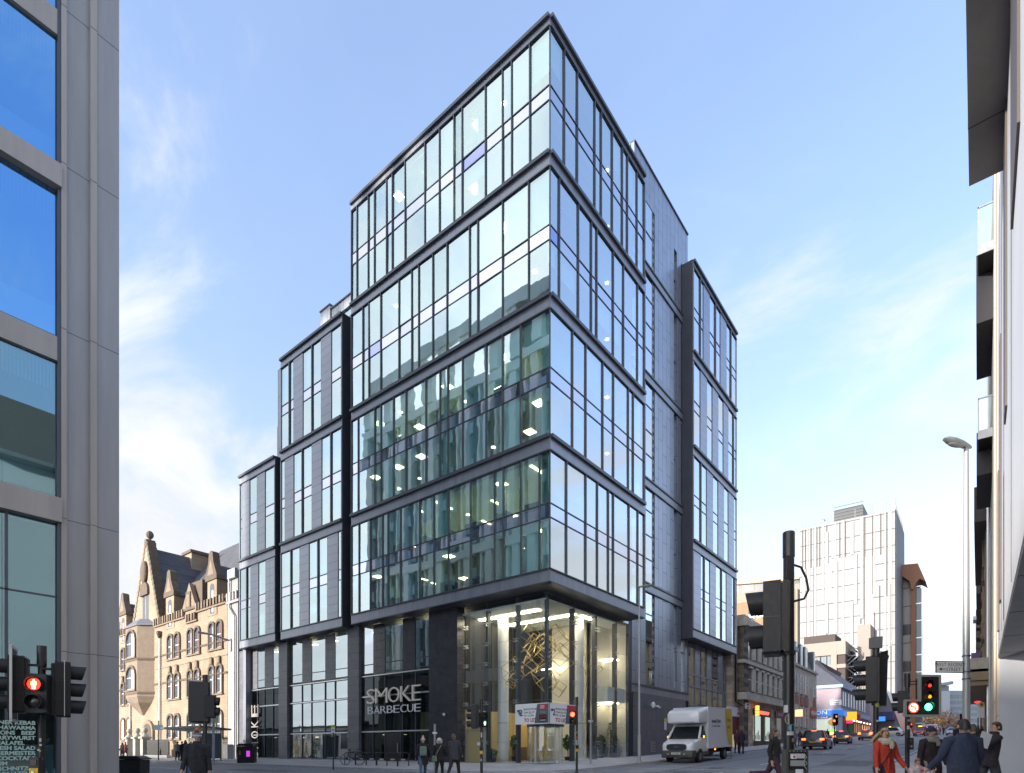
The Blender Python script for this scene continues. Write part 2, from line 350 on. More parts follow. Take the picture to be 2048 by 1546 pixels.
def stripe(x0, y0, x1, y1, w):
    d = Vector((x1-x0, y1-y0, 0)).normalized(); n = Vector((-d.y, d.x, 0))*w/2
    k = max(1, int((Vector((x1-x0, y1-y0, 0)).length)/4))
    for i in range(k):
        a = Vector((x0+(x1-x0)*i/k, y0+(y1-y0)*i/k, 0)); b = Vector((x0+(x1-x0)*(i+1)/k, y0+(y1-y0)*(i+1)/k, 0))
        for p in (a, b): p.z = gz(p.y)+.006
        g.quad(a-n, b-n, b+n, a+n, PAINT)
for i in range(18): stripe(9.6, 6+i*8, 9.6, 9+i*8, .12)
for i in range(8): stripe(4.2+i*1.45, -1.5, 5.0+i*1.45, -1.5, .25)
stripe(4.0, 1.2, 9.6, 1.2, .3)
stripe(-300, -16.6, -10, -16.6, .1); stripe(-300, -7.0, -8, -7.0, .1); stripe(15.1, 4, 15.1, 120, .1); stripe(3.95, 14, 3.95, 82, .1)
for i in range(7): stripe(-7+i*.0-i*4, -11.8, -9-i*4, -11.8, .12)
# bus lane loops and the worn arrow by the stop line
pts = [(10.6+.9*math.cos(t*.4), -.5+.5*math.sin(t*.4)) for t in range(13)]
for p, q in zip(pts, pts[1:]): stripe(p[0], p[1], q[0], q[1], .14)
for i in range(6): stripe(5+i*1.9, 3.6, 6+i*1.9, 3.6, .14)
o = g.build('road_marking'); o['kind'] = 'structure'
# worn repairs, covers and gullies in the road
g = G(); PT = mat('tar_patch', (.10, .105, .115), .75, var=.25, vscale=3); PL = mat('pale_patch', (.24, .25, .265), .75, var=.25, vscale=2); IRON = mat('iron_cover', (.07, .065, .06), .5, metal=.5)
def flat(x0, x1, y0, y1, m, dz=.004):
    n = max(1, int((y1-y0)/1.5))
    for i in range(n): a = y0+(y1-y0)*i/n; b = y0+(y1-y0)*(i+1)/n; g.quad((x0, a, gz(a)+dz), (x1, a, gz(a)+dz), (x1, b, gz(b)+dz), (x0, b, gz(b)+dz), m)
rp_ = random.Random(21)
for k in range(16):
    x = rp_.uniform(5, 14.5); y = rp_.uniform(-8, 60); flat(x, x+rp_.uniform(.5, 2.2), y, y+rp_.uniform(1, 6), PT if k % 3 else PL)
for k in range(8):
    x = rp_.uniform(-45, -2); y = rp_.uniform(-15.5, -8.5); flat(x, x+rp_.uniform(1.5, 6), y, y+rp_.uniform(.5, 1.5), PT if k % 2 else PL)
for x, y, w, h in ((8.1, 2.2, .7, .7), (11.6, 9.5, .6, .6), (6.6, 17, .6, .6), (12.6, 24, .7, .7), (10.2, 38, .6, .6), (3.75, 5.2, .35, .5), (3.75, 21, .35, .5), (15.1, 7, .35, .5), (-12, -11, .7, .7), (13.2, -6.3, .7, .7)): flat(x, x+w, y, y+h, IRON, .009)
for x0, y0, x1, y1 in ((6.9, -6, 7.1, 40), (12.4, -10, 12.5, 60)): flat(x0, x1, y0, y1, PT, .0045)
o = g.build('road_repairs'); o['kind'] = 'structure'
# ------------------------------------------------------------------ the glass office on the corner
TOP = 42.5; SOF = 10.64
TIERS = [41.85, 33.99, 26.0, 18.05]
BOTS = [34.86, 26.88, 18.95, 11.42]
OFF = thing('office_building', 'tall dark glass and metal office stepping down to the left from its corner lobby', 'office building', (0, 0, 0))
rw = random.Random(11)
def window(nm, ax, c, lo, hi, zt, zb, tr, glass, spg, parent=OFF, blind=None, jit=.004):
    """one bay of glazing between two fins: upper pane, spandrel pane, lower pane, with its thin frame"""
    g = G()
    sg = -1 if ax == 'y' else 1          # outside direction
    def P(t, z, d): return (t, c+sg*d, z) if ax == 'y' else (c+sg*d, t, z)
    def bar(t0, t1, z0, z1, d0, d1, m):
        if ax == 'y': g.box(t0, t1, c+sg*d0, c+sg*d1, z0, z1, m)
        else: g.box(c+sg*d0, c+sg*d1, t0, t1, z0, z1, m)
    rows = [zb]+sorted(tr)+[zt]
    for i in range(len(rows)-1):
        z0, z1 = rows[i], rows[i+1]; m = glass
        if len(rows) == 4 and i == 1: m = spg
        j = [rw.uniform(-jit, jit) for _ in range(3)]; j.append(j[0]+j[2]-j[1])
        g.quad(P(lo, z0, j[0]), P(hi, z0, j[1]), P(hi, z1, j[2]), P(lo, z1, j[3]), m)
    for z in sorted(tr): bar(lo, hi, z-.03, z+.03, -.03, .035, DARKM)
    bar(lo, hi, zt-.05, zt, -.04, .03, DARKM); bar(lo, hi, zb, zb+.05, -.04, .03, DARKM)
    if blind:
        for (za, zc_) in blind: bar(lo+.06, hi-.06, za, zc_, -.22, -.2, BLIND_REFL)
    return g.build(nm, parent)
def panel(nm, ax, c, lo, hi, zt, zb, m, parent=OFF, d=.012):
    g = G()
    if ax == 'y': g.box(lo, hi, c-d, c+.06, zb, zt, m)
    else: g.box(c-.06, c+d, lo, hi, zb, zt, m)
    return g.build(nm, parent)
def fascia(g, ax, c, lo, hi, tiers, endcap=0.0, joints=3.1):
    """metal bands between the storeys, the dark flange under each tier, the parapet and the soffit edge"""
    def bar(t0, t1, z0, z1, d0, d1, m):
        if ax == 'y': g.box(t0, t1, c-d1, c-d0, z0, z1, m)
        else: g.box(c+d0, c+d1, t0, t1, z0, z1, m)
    for k, t in enumerate(tiers):
        zt, zb = TIERS[t], BOTS[t]
        up = (TOP if t == 0 else BOTS[t-1]) if k else (TOP if t == 0 else BOTS[t-1]-.05)
        bar(lo, hi, zt+.05, up-.2, -.3, .03, ZINC)
        n = int((hi-lo)/joints)
        for i in range(1, n): bar(lo+(hi-lo)*i/n-.008, lo+(hi-lo)*i/n+.008, zt+.06, up-.21, .0, .032, DARKM)
        bar(lo, hi+endcap, zt-.02, zt+.05, -.06, .10, DARKM)
        bar(lo, hi+endcap, up-.2, up, -.3, .20, DARKM)
    bar(lo, hi, SOF+.06, BOTS[tiers[-1]]-.0, -.3, .03, ZINC)
    n = int((hi-lo)/joints)
    for i in range(1, n): bar(lo+(hi-lo)*i/n-.008, lo+(hi-lo)*i/n+.008, SOF+.07, BOTS[tiers[-1]]-.07, .0, .032, DARKM)
    bar(lo, hi+endcap, BOTS[tiers[-1]]-.06, BOTS[tiers[-1]]+.0, -.05, .12, DARKM)
    bar(lo, hi+endcap, SOF-.0, SOF+.06, -.3, .08, DARKM)
def fins(g, ax, c, ts, zt, zb, depth=.09, w=.06):
    for t in ts:
        if ax == 'y': g.box(t-w/2, t+w/2, c-depth, c+.05, zb+.002, zt-.002, DARKM)
        else: g.box(c-.05, c+depth, t-w/2, t+w/2, zb+.002, zt-.002, DARKM)
LU = {0: [703.3, 714.9, 737.4, 749.8, 773.9, 785.5, 811.1, 850.7, 879.8, 908.9, 925.2, 971.8, 1005.9, 1024.2, 1060.2],
      1: [705, 726.6, 738.7, 762.5, 798.8, 824.5, 838.4, 866.6, 895, 940, 956.5, 1006, 1058],
      2: [706, 717.4, 750.4, 763, 788, 813, 852.7, 881, 896.5, 926, 973, 1006, 1042],
      3: [708, 719, 741.5, 766, 777, 802, 840, 869, 897.6, 942, 990, 1007.5, 1043, 1079.6]}
RU = {0: [1127.7, 1153.7, 1188.6, 1201.4, 1223.6, 1243.7, 1253.8, 1273, 1287.6], 1: [1117.6, 1155.7, 1181.7, 1192.5, 1225.5, 1246, 1274, 1288],
      2: [1144, 1170.6, 1204.5, 1226, 1255.7, 1265.6, 1289], 3: [1132, 1170.6, 1193.7, 1215.8, 1225.8, 1257, 1274.7, 1289.6]}
XL = -18.25; YR = 11.8
fl = G(); fr = G()
fascia(fl, 'y', 0, XL, 0, [0, 1, 2, 3]); fascia(fr, 'x', 0, .0, YR, [0, 1, 2, 3])
violet = {(0, 0, 10), (1, 1, 0), (0, 1, 2)}
for t in range(4):
    zt, zb = TIERS[t], BOTS[t]; tr = (zt-3.27, zt-4.1) if t < 3 else (zt-2.95, zt-3.75)
    xs = [onY(0, u).x for u in LU[t]]; xs[0] = XL; xs.append(-.03)
    fins(fl, 'y', 0, xs[1:-1]+[XL+.05], zt, zb)
    for i in range(len(xs)-1):
        bl = None; r = rw.random()
        if t == 3 and i >= 11: bl = [(zb+.9 if i > 12 else zb+.1, tr[1]-.06)]
        elif t == 2 and i in (9, 11): bl = [(tr[0]+.06, zt-.1), (zb+.1, tr[1]-.06)]
        elif t == 1 and i >= 10: bl = [(tr[0]+.1, zt-.1)]
        elif t >= 2 and r < .5: bl = [(tr[0]+rw.uniform(.06, 1.8), zt-.1)] if r < .25 else ([(zb+rw.uniform(.2, 1.6), tr[1]-.06)] if r < .4 else [(zb+.1, tr[1]-.06), (tr[0]+.06, zt-.1)])  # pale panels added to brighten the lower tiers, like mirrored piers
        elif r < .14: bl = [(tr[0]+rw.uniform(.2, 1.5), zt-.1)]
        elif r < .28: bl = [(zb+rw.uniform(.4, 2), tr[1]-.06)]
        window('window', 'y', 0, xs[i]+.03, xs[i+1]-.03, zt, zb, tr, rw.choice(GLV), GLB if (0, t, i) in violet else GLS, blind=bl, jit=.011)
    ys = [.03]+[onX(0, u).y for u in RU[t]]; ys[-1] = YR
    fins(fr, 'x', 0, ys[1:-1]+[YR-.05], zt, zb)
    for i in range(len(ys)-1):
        bl = None; r = rw.random()
        if r < .3: bl = [(tr[0]+rw.uniform(.2, 1.5), zt-.1)]
        elif r < .5: bl = [(zb+rw.uniform(.6, 2), tr[1]-.06)]
        window('window', 'x', 0, ys[i]+.03, ys[i+1]-.03, zt, zb, tr, GLR, GLB if (1, t, i) in violet else GLS, blind=bl, jit=.006)
    fl.box(-.03, .03, -.035, .03, zb, zt, DARKM)
fl.build('facade_frame', OFF); fr.build('facade_frame', OFF)
# roof, end walls and soffit of the corner volume
g = G(); g.box(XL, -.02, .3, YR, TOP-.3, TOP-.05, ZINC); g.box(XL, -1.3, YR+.01, 31, TOP-.3, TOP-.05, ZINC); g.box(XL, -.0, .02, .3, TOP-.2, TOP+.06, DARKM); g.box(-.3, 0.0, .3, YR, TOP-.2, TOP+.06, DARKM)
g.box(XL-.04, XL+.02, .0, 3.0, SOF, TOP-.02, CHEEK); g.box(XL-.9, XL, 1.0, 30, SOF, TOP-1.2, COREX); g.box(-7, -1.06, YR-.02, YR+.2, SOF, TOP-.1, INW)
g.box(-.3, .0, YR-.02, YR+.04, SOF, TOP, CHEEK)
g.build('roof', OFF)
g = G(); g.box(XL, -.31, .31, 6, SOF+.01, SOF+.05, mat('soffit_metal', (.10, .105, .115), .5)); g.box(-6, -.31, 6, YR, SOF+.01, SOF+.05, mat('soffit_metal', (.1, .105, .115), .5)); g.build('soffit', OFF)
# inside: floors, ceilings with lights, back walls
g = G()
lights = []
for t in range(4):
    zt, zb = TIERS[t], BOTS[t]; tr = (zt-3.27, zt-4.1) if t < 3 else (zt-2.95, zt-3.75)
    for (c0, c1) in ((zt-.15, zt+.3), (tr[1]+.02, tr[0]-.05)):
        g.box(XL+.2, -.3, .3, 11.5, c0, c1, CEIL); lights.append(c0)
    g.box(XL+.2, -.3, .3, 11.5, zb-.3, zb+.02, SLAB)
    wm = INW if t < 3 else INWY
    g.box(XL+.2, -6.5, 7.0, 7.2, zb, zt, wm); g.box(-6.5, -6.3, 7.0, 11.5, zb, zt, INW)
    for x in (-16, -11, -5): g.cyl((x, 2.2, zb), (x, 2.2, zt), .3, INW)
    for k in range(7):
        for z in (zb, tr[0]):
            if rw.random() < .6: g.box(-17+2.4*k, -16+2.4*k, 1.0, 1.7, z, z+.75+rw.random()*.5, INDK)
    for x in range(-16, 0, 5):
        if rw.random() < .5: g.box(x, x+.12, .6, 7, zb, zt, INDK if rw.random() < .5 else INW)
g.build('floors', OFF)
n = 0
for t in range(4):
    for li, z in enumerate(lights[2*t:2*t+2]):
        g = G()
        for k in range(7):
            for j in range(3):
                p = .68 if t >= 2 else .34
                if rw.random() > p: continue
                x, y = -17+2.55*k+rw.uniform(-.4, .4), 1.3+2.2*j
                if t == 3 and rw.random() < .35: g.box(x-.08, x+.08, y-.8, y+.8, z-.04, z-.005, LIT)
                elif rw.random() < .8: g.box(x-.3, x+.3, y-.3, y+.3, z-.03, z-.005, LIT)
                else: g.cyl((x, y, z-.03), (x, y, z-.005), .14, LIT)
        for j in range(4):
            if rw.random() < .5: g.cyl((-1.5, 2.5+2.2*j, z-.03), (-1.5, 2.5+2.2*j, z-.005), .13, LIT)
        if g.f: g.build('ceiling_lights', OFF)
# stepped boxes to the left and the long box up the side street
def side_box(ax, lo, hi, spec, tiers, ztop, wn, pn, depth):
    g = G(); fascia(g, ax, 0, lo, hi, tiers)
    pm = PANELX if ax == 'y' else PANELY
    for t in tiers:
        zt, zb = TIERS[t], BOTS[t]; tr = (zt-3.27, zt-4.1) if t < 3 else (zt-2.95, zt-3.75)
        us, kinds = spec[t]
        ts = [(onY(0, u).x if ax == 'y' else onX(0, u).y) for u in us]; ts[0] = lo+.1; ts[-1] = hi-.1
        for i, k in enumerate(kinds):
            if k == 'g': window(wn, ax, 0, ts[i]+.02, ts[i+1]-.02, zt, zb, tr, GL if ax == 'y' else GLR, GLS, blind=[(tr[0]+.3, zt-.1)] if rw.random() < .4 else None)
            else: panel(pn, ax, -.03 if ax == 'y' else .03, ts[i]+.02, ts[i+1]-.02, zt-.03, zb, pm)
            if i and kinds[i-1] == 'g' and k == 'g': fins(g, ax, 0, [ts[i]], zt, zb, .10, .12)
            elif i: fins(g, ax, 0, [ts[i]], zt, zb, .04, .05)
        for t_ in (lo+.05, hi-.05):
            if ax == 'y': g.box(t_-.05, t_+.05, -.06, .1, zb, zt, ZINC)
            else: g.box(-.1, .06, t_-.05, t_+.05, zb, zt, ZINC)
        if ax == 'y':
            g.box(lo+.2, hi-.2, depth, depth+.2, zb, zt, INW); g.box(lo+.2, hi-.2, .3, depth, tr[1]+.02, tr[0]-.05, CEIL); g.box(lo+.2, hi-.2, .3, depth, zb-.3, zb, SLAB)
            for k in range(2): x = rw.uniform(lo+1, hi-1); g.box(x-.3, x+.3, 1.5, 2.1, tr[1]-.02, tr[1]+.01, LIT)
        else:
            g.box(-depth-.2, -depth, lo+.2, hi-.2, zb, zt, INW); g.box(-depth, -.3, lo+.2, hi-.2, tr[1]+.02, tr[0]-.05, CEIL); g.box(-depth, -.3, lo+.2, hi-.2, zb-.3, zb, SLAB)
    if ax == 'y':
        g.box(hi-.02, hi+.04, .02, 2.5, SOF, ztop, CHEEK); g.box(lo-.04, lo+.02, .02, 2.5, SOF, ztop, CHEEK); g.box(lo, hi, .3, 6, ztop-.3, ztop-.1, ZINC); g.box(lo, hi, .31, 2.5, SOF+.01, SOF+.05, CHEEK)
    else:
        g.box(-3.0, -.02, lo-.04, lo+.02, SOF, ztop, CHEEK); g.box(-6, -.02, hi-.02, hi+.04, SOF, ztop, CHEEK); g.box(-6, -.3, lo, hi, ztop-.3, ztop-.1, ZINC); g.box(-3, -.31, lo, hi, SOF+.01, SOF+.05, CHEEK)
    g.build('bay_frame', OFF)
B2 = {1: ([563, 579.6, 588, 606.4, 625, 643, 663.4, 681], 'ggpggpg'), 2: ([565, 570.6, 588, 605.5, 624.4, 644, 663, 683.5], 'gpggpgg'), 3: ([565.6, 583, 600, 618.6, 637, 655.5, 676.8, 684], 'ggpggpg')}
B3 = {2: ([479, 485, 500, 514.7, 530.7, 546.7], 'gpgpg'), 3: ([480.4, 494.3, 502, 517.6, 532, 548.8], 'ggpgp')}
B4 = {0: ([1386, 1399.8, 1406, 1418.5, 1430, 1440, 1452, 1461, 1472], 'ggpggpgg'), 1: ([1387, 1400, 1413, 1424, 1435.7, 1446, 1455.7, 1466, 1472.8], 'gpgpgpgg'),
      2: ([1388, 1400.8, 1412.6, 1425, 1435.5, 1447, 1456, 1467, 1472.9], 'ggpgpgpg'), 3: ([1389, 1400.8, 1407.5, 1419, 1430.8, 1442, 1452, 1462.8, 1468, 1472.9], 'pggpggpgg')}
X2a, X2b = onY(0, 562).x, onY(0, 684.5).x
X3a, X3b = onY(0, 479.5).x, onY(0, 550.5).x
Y4a, Y4b = onX(0, 1386).y, onX(0, 1472.5).y
side_box('y', X2a, X2b, B2, [1, 2, 3], BOTS[0]-.05, 'bay_window', 'cladding_panel', 5)
side_box('y', X3a, X3b, B3, [2, 3], BOTS[1]-.05, 'bay_window', 'cladding_panel', 5)
side_box('x', Y4a, Y4b, B4, [0, 1, 2, 3], TOP, 'bay_window', 'cladding_panel', 5)
# set-back walls behind and above the boxes
g = G()
xa = onY(1.0, 555.5).x
g.box(xa, XL-.95, 1.0, 9, SOF, onY(1.0, 560, 737).z, COREX)
xb = onY(1.0, 550).x
g.box(xb, xa-.02, 1.2, 9, SOF, onY(1.0, 553, 850).z, COREX)
g.box(X3a-.1, xb-.02, 1.4, 9, SOF, BOTS[1]-1.5, COREX)
g.box(X3a-.2, X3a+.35, .4, 2, .2, BOTS[1]-1.0, ZINC)
g.build('setback_wall', OFF)
p0, p1 = onY(5, 641), onY(5, 660, 610)
g = G(); g.box(p0.x, p1.x, 5, 12, 25, p1.z, COREX); g.box(p0.x-.08, p1.x+.05, 4.92, 12, p1.z, p1.z+.12, DARKM)
q1 = onY(5, 697, 588); g.box(p1.x+.02, XL-.9, 5.3, 12, 25, q1.z-2.9, COREX); g.box(p1.x+.02, XL-.9, 5.15, 12, q1.z-.9, q1.z, COREX); g.box(p1.x, XL-.9, 5.05, 12, q1.z, q1.z+.12, DARKM)
g.quad((p1.x+.02, 5.32, q1.z-2.9), (XL-.9, 5.32, q1.z-2.9), (XL-.9, 5.32, q1.z-.9), (p1.x+.02, 5.32, q1.z-.9), GL)
for k in range(1, 3): xx = p1.x+(XL-.9-p1.x)*k/3; g.box(xx-.05, xx+.05, 5.2, 5.4, q1.z-2.9, q1.z-.9, DARKM)
g.build('roof_storey', OFF)
# stair core up the side street
YC0, YC1 = YR+.05, onX(-1, 1375).y
ZC = onX(-1, 1372, 466).z
CB = [38.2, 29.95, 21.9, 13.95, 6.1]
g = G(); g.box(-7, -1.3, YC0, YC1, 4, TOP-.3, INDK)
for z0, z1 in zip(CB, [ZC+.0]+CB): pass
yw0, yw1 = onX(-1, 1291).y, onX(-1, 1309).y
ys0, ys1, ys2, ys3 = onX(-1, 1347.5).y, onX(-1, 1353.5).y, onX(-1, 1361.5).y, onX(-1, 1369).y
g.build('core_lining', OFF)
g = G()
tops = [ZC]+[z-.65 for z in CB[:-1]]
for zb, zt in zip(CB, tops):
    wt = zt if zt < ZC else onX(-1, 1300, 415).z
    st = zt-.05 if zt < ZC else onX(-1, 1350, 500).z
    segs = [(YC0 if zt < ZC else onX(-1, 1268).y, yw0, zb, zt), (YC0, onX(-1, 1268).y-.001, zb, TOP) if zt == ZC else (0, 0, 0, 0), (yw0, yw1, wt, zt), (yw1, ys0, zb, zt), (ys0, ys1, st, zt), (ys1, ys2, zb, zt), (ys2, ys3, st-.3, zt), (ys3, YC1, zb, zt)]
    for y0, y1, a, b in segs:
        if b-a > .02 and y1-y0 > .01: g.box(-1.25, -.98, y0, y1, a, b, COREY)
    g.box(-1.3, -.9, YC0, YC1, zb-.65, zb-.12, ZINC); g.box(-1.3, -.82, YC0, YC1, zb-.12, zb+.0, DARKM); g.box(-1.3, -.88, YC0, YC1, zb-.72, zb-.65, DARKM)
g.box(-7, -1.26, onX(-1, 1268).y, YC1, TOP-.2, ZC-.01, COREX); g.box(-7, -.9, onX(-1, 1268).y, YC1, ZC, ZC+.12, DARKM)
g.box(-7, -1.26, onX(-1, 1268).y-.06, onX(-1, 1268).y, TOP-.3, ZC, COREX)
g.build('stair_core', OFF)
for zb, zt in zip(CB, tops):
    wt = zt if zt < ZC else onX(-1, 1300, 415).z
    wz = zb+.05; k = 4; tr = [wz+(wt-wz)*f for f in ((.25, .5, .76) if zt < ZC else (.52,))]
    gg = G(); m0, m1 = yw0, yw0+(yw1-yw0)*.72
    rows = [wz]+tr+[wt]
    for a, b in zip(rows, rows[1:]):
        gg.quad((-1.01, m0, a), (-1.01, m1, a), (-1.01, m1, b), (-1.01, m0, b), GLR)
        gg.box(-1.1, -.975, m0, m1, a-.04, a+.04, DARKM)
    gg.box(-1.2, -1.0, m1, m1+.1, wz, wt, DARKM); gg.box(-1.22, -1.05, m1+.1, yw1, wz, wt, mat('reveal_brown', (.09, .08, .075), .6))
    z = wz+.3
    while z < wt-.3: gg.box(-1.22, -1.03, m1+.16, m1+.34, z, z+.28, mat('louvre_pale', (.35, .37, .40), .4)); z += .62
    gg.build('stair_window', OFF)
    st = zt-.05 if zt < ZC else onX(-1, 1350, 500).z
    for a, b, hh in ((ys0, ys1, st), (ys2, ys3, st-.3)):
        gg = G(); gg.quad((-1.2, a, zb), (-1.2, b, zb), (-1.2, b, hh), (-1.2, a, hh), GLD); gg.box(-1.22, -1.12, a, b, (zb+hh)/2, (zb+hh)/2+.08, DARKM); gg.build('slot_window', OFF)
# dark tiled wall at street level of the core
yq0 = onX(-.6, 1276).y; yq1 = onX(-.6, 1372).y
g = G(); g.box(-5, -.6, yq0, yq1, -.5, CB[-1]-.72, STONEY); g.build('street_wall', OFF)
g = G(); p = onX(-.58, 1331, 1447); g.box(-.6, -.57, p.y-.2, p.y+.2, p.z-.5, p.z+.15, mat('notice_white', (.6, .65, .7), .5)); g.box(-.6, -.565, p.y-.2, p.y+.2, p.z+.15, p.z+.42, mat('notice_yellow', (.6, .55, .03), .5)); g.build('notice', OFF)
g = G(); p = onX(-.58, 1306.5, 1493.5); g.box(-.6, -.57, p.y-.35, p.y+.35, p.z-.4, p.z+.4, STEEL)
for k in range(6): g.box(-.58, -.56, p.y-.3, p.y+.3, p.z-.33+k*.12, p.z-.27+k*.12, DARKM)
g.build('vent_grille', OFF)
g = G(); p = onX(-.5, 1304, 1410); g.ell((p.x+.1, p.y, p.z), (.16, .16, .24), WHITE); g.cyl((p.x-.1, p.y, p.z), (p.x+.1, p.y, p.z), .06, WHITE); g.build('dome_camera', OFF, smooth=True)
g = G(); p = onX(-.4, 1314, 1412); g.cyl((p.x+.1, p.y-.15, p.z), (p.x+.1, p.y+.3, p.z-.1), .08, WHITE); g.box(-.6, p.x+.1, p.y-.03, p.y+.03, p.z-.05, p.z+.05, WHITE); g.build('bullet_camera', OFF)
# recess under the long box
g = G(); yy0, yy1 = onX(-1, 1375.5).y, Y4b-.4
zs1, zs2 = onX(-1, 1376, 1371).z, onX(-1, 1376, 1410).z
yb = [yy0]+[onX(-1, u).y for u in (1388.7, 1401, 1412.6, 1424, 1435, 1446)]+[yy1]
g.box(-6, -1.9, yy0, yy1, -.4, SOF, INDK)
for i in range(7):
    if i % 2 == 1: g.box(-1.5, -.98, yb[i], yb[i+1], zs1, SOF, PANELY)
for i in range(8): g.box(-1.2, -.94, yb[i]-.05, yb[i]+.05, .0, SOF, DARKM)
for z in (zs1, zs1+1.05, zs2, zs2-2.6): g.box(-1.2, -.93, yy0, yy1, z-.06, z+.06, ZINC)
g.box(-6, -1.0, yy1, yy1+.3, -.4, SOF, ZINC); g.box(-6, -.95, yy0, yy1, -.6, g.v[0].z*0+1.0, ZINC)
g.build('recess_frame', OFF)
for i in range(7):
    if i % 2 == 0: window('shop_window', 'x', -1.0, yb[i]+.05, yb[i+1]-.05, SOF-.05, zs1+.06, (zs1+1.05,), GLR, GLS)
    window('shop_window', 'x', -1.0, yb[i]+.05, yb[i+1]-.05, zs1-.06, zs2-2.6, (zs2,), GLR, GLR)
# base along the left-hand street: granite piers, strip windows above, shopfront glazing below
YB = 1.0
def bx(u): return onY(YB, u).x
PIERS = [(480, 493.5), (563, 580), (701, 723.5)]
g = G()
for a, b in PIERS: G().box(bx(a), bx(b), .72, 2.2, -.3, SOF, PIERX).build('granite_pier', OFF)
xd0, xd1 = bx(862), onY(1.2, 923).x
g = G(); g.box(xd0, xd1, .8, 1.5, -.3, SOF, STONEX)
p = onY(.8, 889, 1429); g.ell((p.x, .74, p.z), (.1, .1, .1), WHITE)
g.build('granite_wall', OFF)
g = G(); g.box(X3a, xd0, 5.6, 5.8, -.2, SOF, INDK); g.box(X3a, xd0, 1.3, 5.6, .24, .28, INDK); g.box(X3a, xd0, 1.3, 5.6, 6.6, 6.95, SLAB); g.box(X3a, xd0, 4.4, 4.5, 6.95, SOF, INW)
for k in range(11):
    x = X3a+2+k*2.3; g.box(x-.2, x+.2, 2.4, 2.5, 2.2+rw.random()*.2, 2.35, emat('bar_lamp', (1, .75, .4), .8)); g.box(x-.6, x+.6, 2.5, 3.4, .28, 1.0+rw.random()*.3, mat('bar_table', (.05, .035, .025), .6))
for k in range(9):
    x = X3a+3+k*2.9; g.box(x-.4, x+.4, 2.0, 2.4, SOF-.3, SOF-.25, LIT)
g.build('bar_interior', OFF)
BAYS = [([493.5, 501.5, 516, 530, 547, 563], 'gpgpg'), ([580, 605, 624, 651, 671, 701], 'gpgpg'), ([723.5, 747, 771, 806, 832, 862], 'gpgpg')]
fg = G()
for us, kinds in BAYS:
    xs = [bx(u) for u in us]
    for i, k in enumerate(kinds):
        if k == 'g': window('shop_window', 'y', YB, xs[i]+.03, xs[i+1]-.03, SOF-.02, 6.95, (7.66,), GLD, GLD)
        else: panel('granite_panel', 'y', YB-.03, xs[i]+.02, xs[i+1]-.02, SOF-.02, 6.9, PIERX if us[0] < 600 else STONEX)
        for z0, z1 in ((5.27, 6.75), (2.6, 5.19), (.45, 2.54)):
            window('shopfront_pane', 'y', YB, xs[i]+.02, xs[i+1]-.02, z1, z0, (), GLK if us[0] > 700 or us[0] < 500 else GLD, GLD)
    for x in xs[1:-1]: fg.box(x-.03, x+.03, YB-.07, YB+.05, .3, 6.8, DARKM)
    for x in (xs[0]+.02, xs[-1]-.02): fg.box(x-.02, x+.02, YB-.05, YB+.05, .3, SOF, DARKM)
    for z in (6.8, 5.23, 2.57): fg.box(xs[0]+.04, xs[-1]-.04, YB-.10, YB-.071, z-.05, z+.03, SILV)
    fg.box(xs[0]+.04, xs[-1]-.04, YB-.12, YB+.2, .0, .44, STEEL)
fg.build('shopfront_frame', OFF)
# recessed restaurant door
g = G(); x0, x1 = bx(773), bx(804); g.box(x0, x1, YB-.13, YB-.11, .3, 2.45, mat('door_dark', (.008, .008, .012), .3)); g.box(x0-.05, x0, YB-.16, YB-.1, .3, 2.5, DARKM); g.box(x1, x1+.05, YB-.16, YB-.1, .3, 2.5, DARKM)
g.cyl((x1-.25, YB-.2, 1.0), (x1-.25, YB-.2, 1.7), .025, SILV); g.build('restaurant_door', OFF)
# lobby
LX, LY = -1.0, 1.2
yl1 = onX(LX, 1257).y; yl2 = onX(LX, 1275).y
g = G(); g.box(-16, -.6, .8, 12, .0, .26, mat('lobby_floor', (.30, .28, .25), .3))
g.box(-16, LX-.2, LY+.1, 12, SOF-.5, SOF-.42, CEIL)
xm = onY(8.5, 1104).x
g.box(-16, xm, 8.5, 8.7, 3.9, SOF, mat('black_lobby_wall', (.016, .015, .016), .65)); g.box(-16, xm, 8.46, 8.7, .26, 3.85, mat('tan_lobby_wall', (.62, .47, .20), .6))
CREAM = mat('cream_lobby_wall', (.78, .74, .64), .7)
g.box(xm, -2.6, 8.5, 8.7, .26, SOF, CREAM); g.box(-2.8, -2.6, 8.5, 12, .26, SOF, CREAM); g.box(-7, -1.2, 11.3, 11.5, .26, SOF, CREAM)
g.box(-2.6, -1.3, 8.8, 11.3, 4.6, 5.6, CEIL)
g.box(-12.4, xd1-.02, 1.6, 8.4, 3.9, SOF-.5, mat('black_lobby_wall', (.016, .015, .016), .65)); g.box(-12.4, xd1-.0, 1.6, 8.4, .26, 3.895, mat('tan_lobby_wall', (.62, .47, .20), .6))
g.box(-9.0, -7.2, 6.6, 7.4, .26, 1.4, mat('reception_desk', (.16, .12, .08), .5))
g.build('lobby_shell', OFF)
g = G()
for y in (2.9, 5.4): g.box(-11.5, -3.0 if y < 4 else -1.9, y, y+.42, SOF-.56, SOF-.51, LITW)
g.box(-2.0, -1.7, 6.2, 7.6, SOF-.56, SOF-.51, LITW)
for z in (4.5, 7.6): g.box(-2.5, -1.4, 10.5, 10.58, z, z+.08, LITW); g.box(-2.5, -1.4, 9.7, 9.76, z, z+.06, LITW)
for x in (-6, -5): g.box(x-.5, x+.5, 8.2, 8.3, 7.1, 7.16, LITW)
g.box(-9, -4.5, 8.3, 8.36, 3.95, 4.0, LITW)
g.build('lobby_lights', OFF)
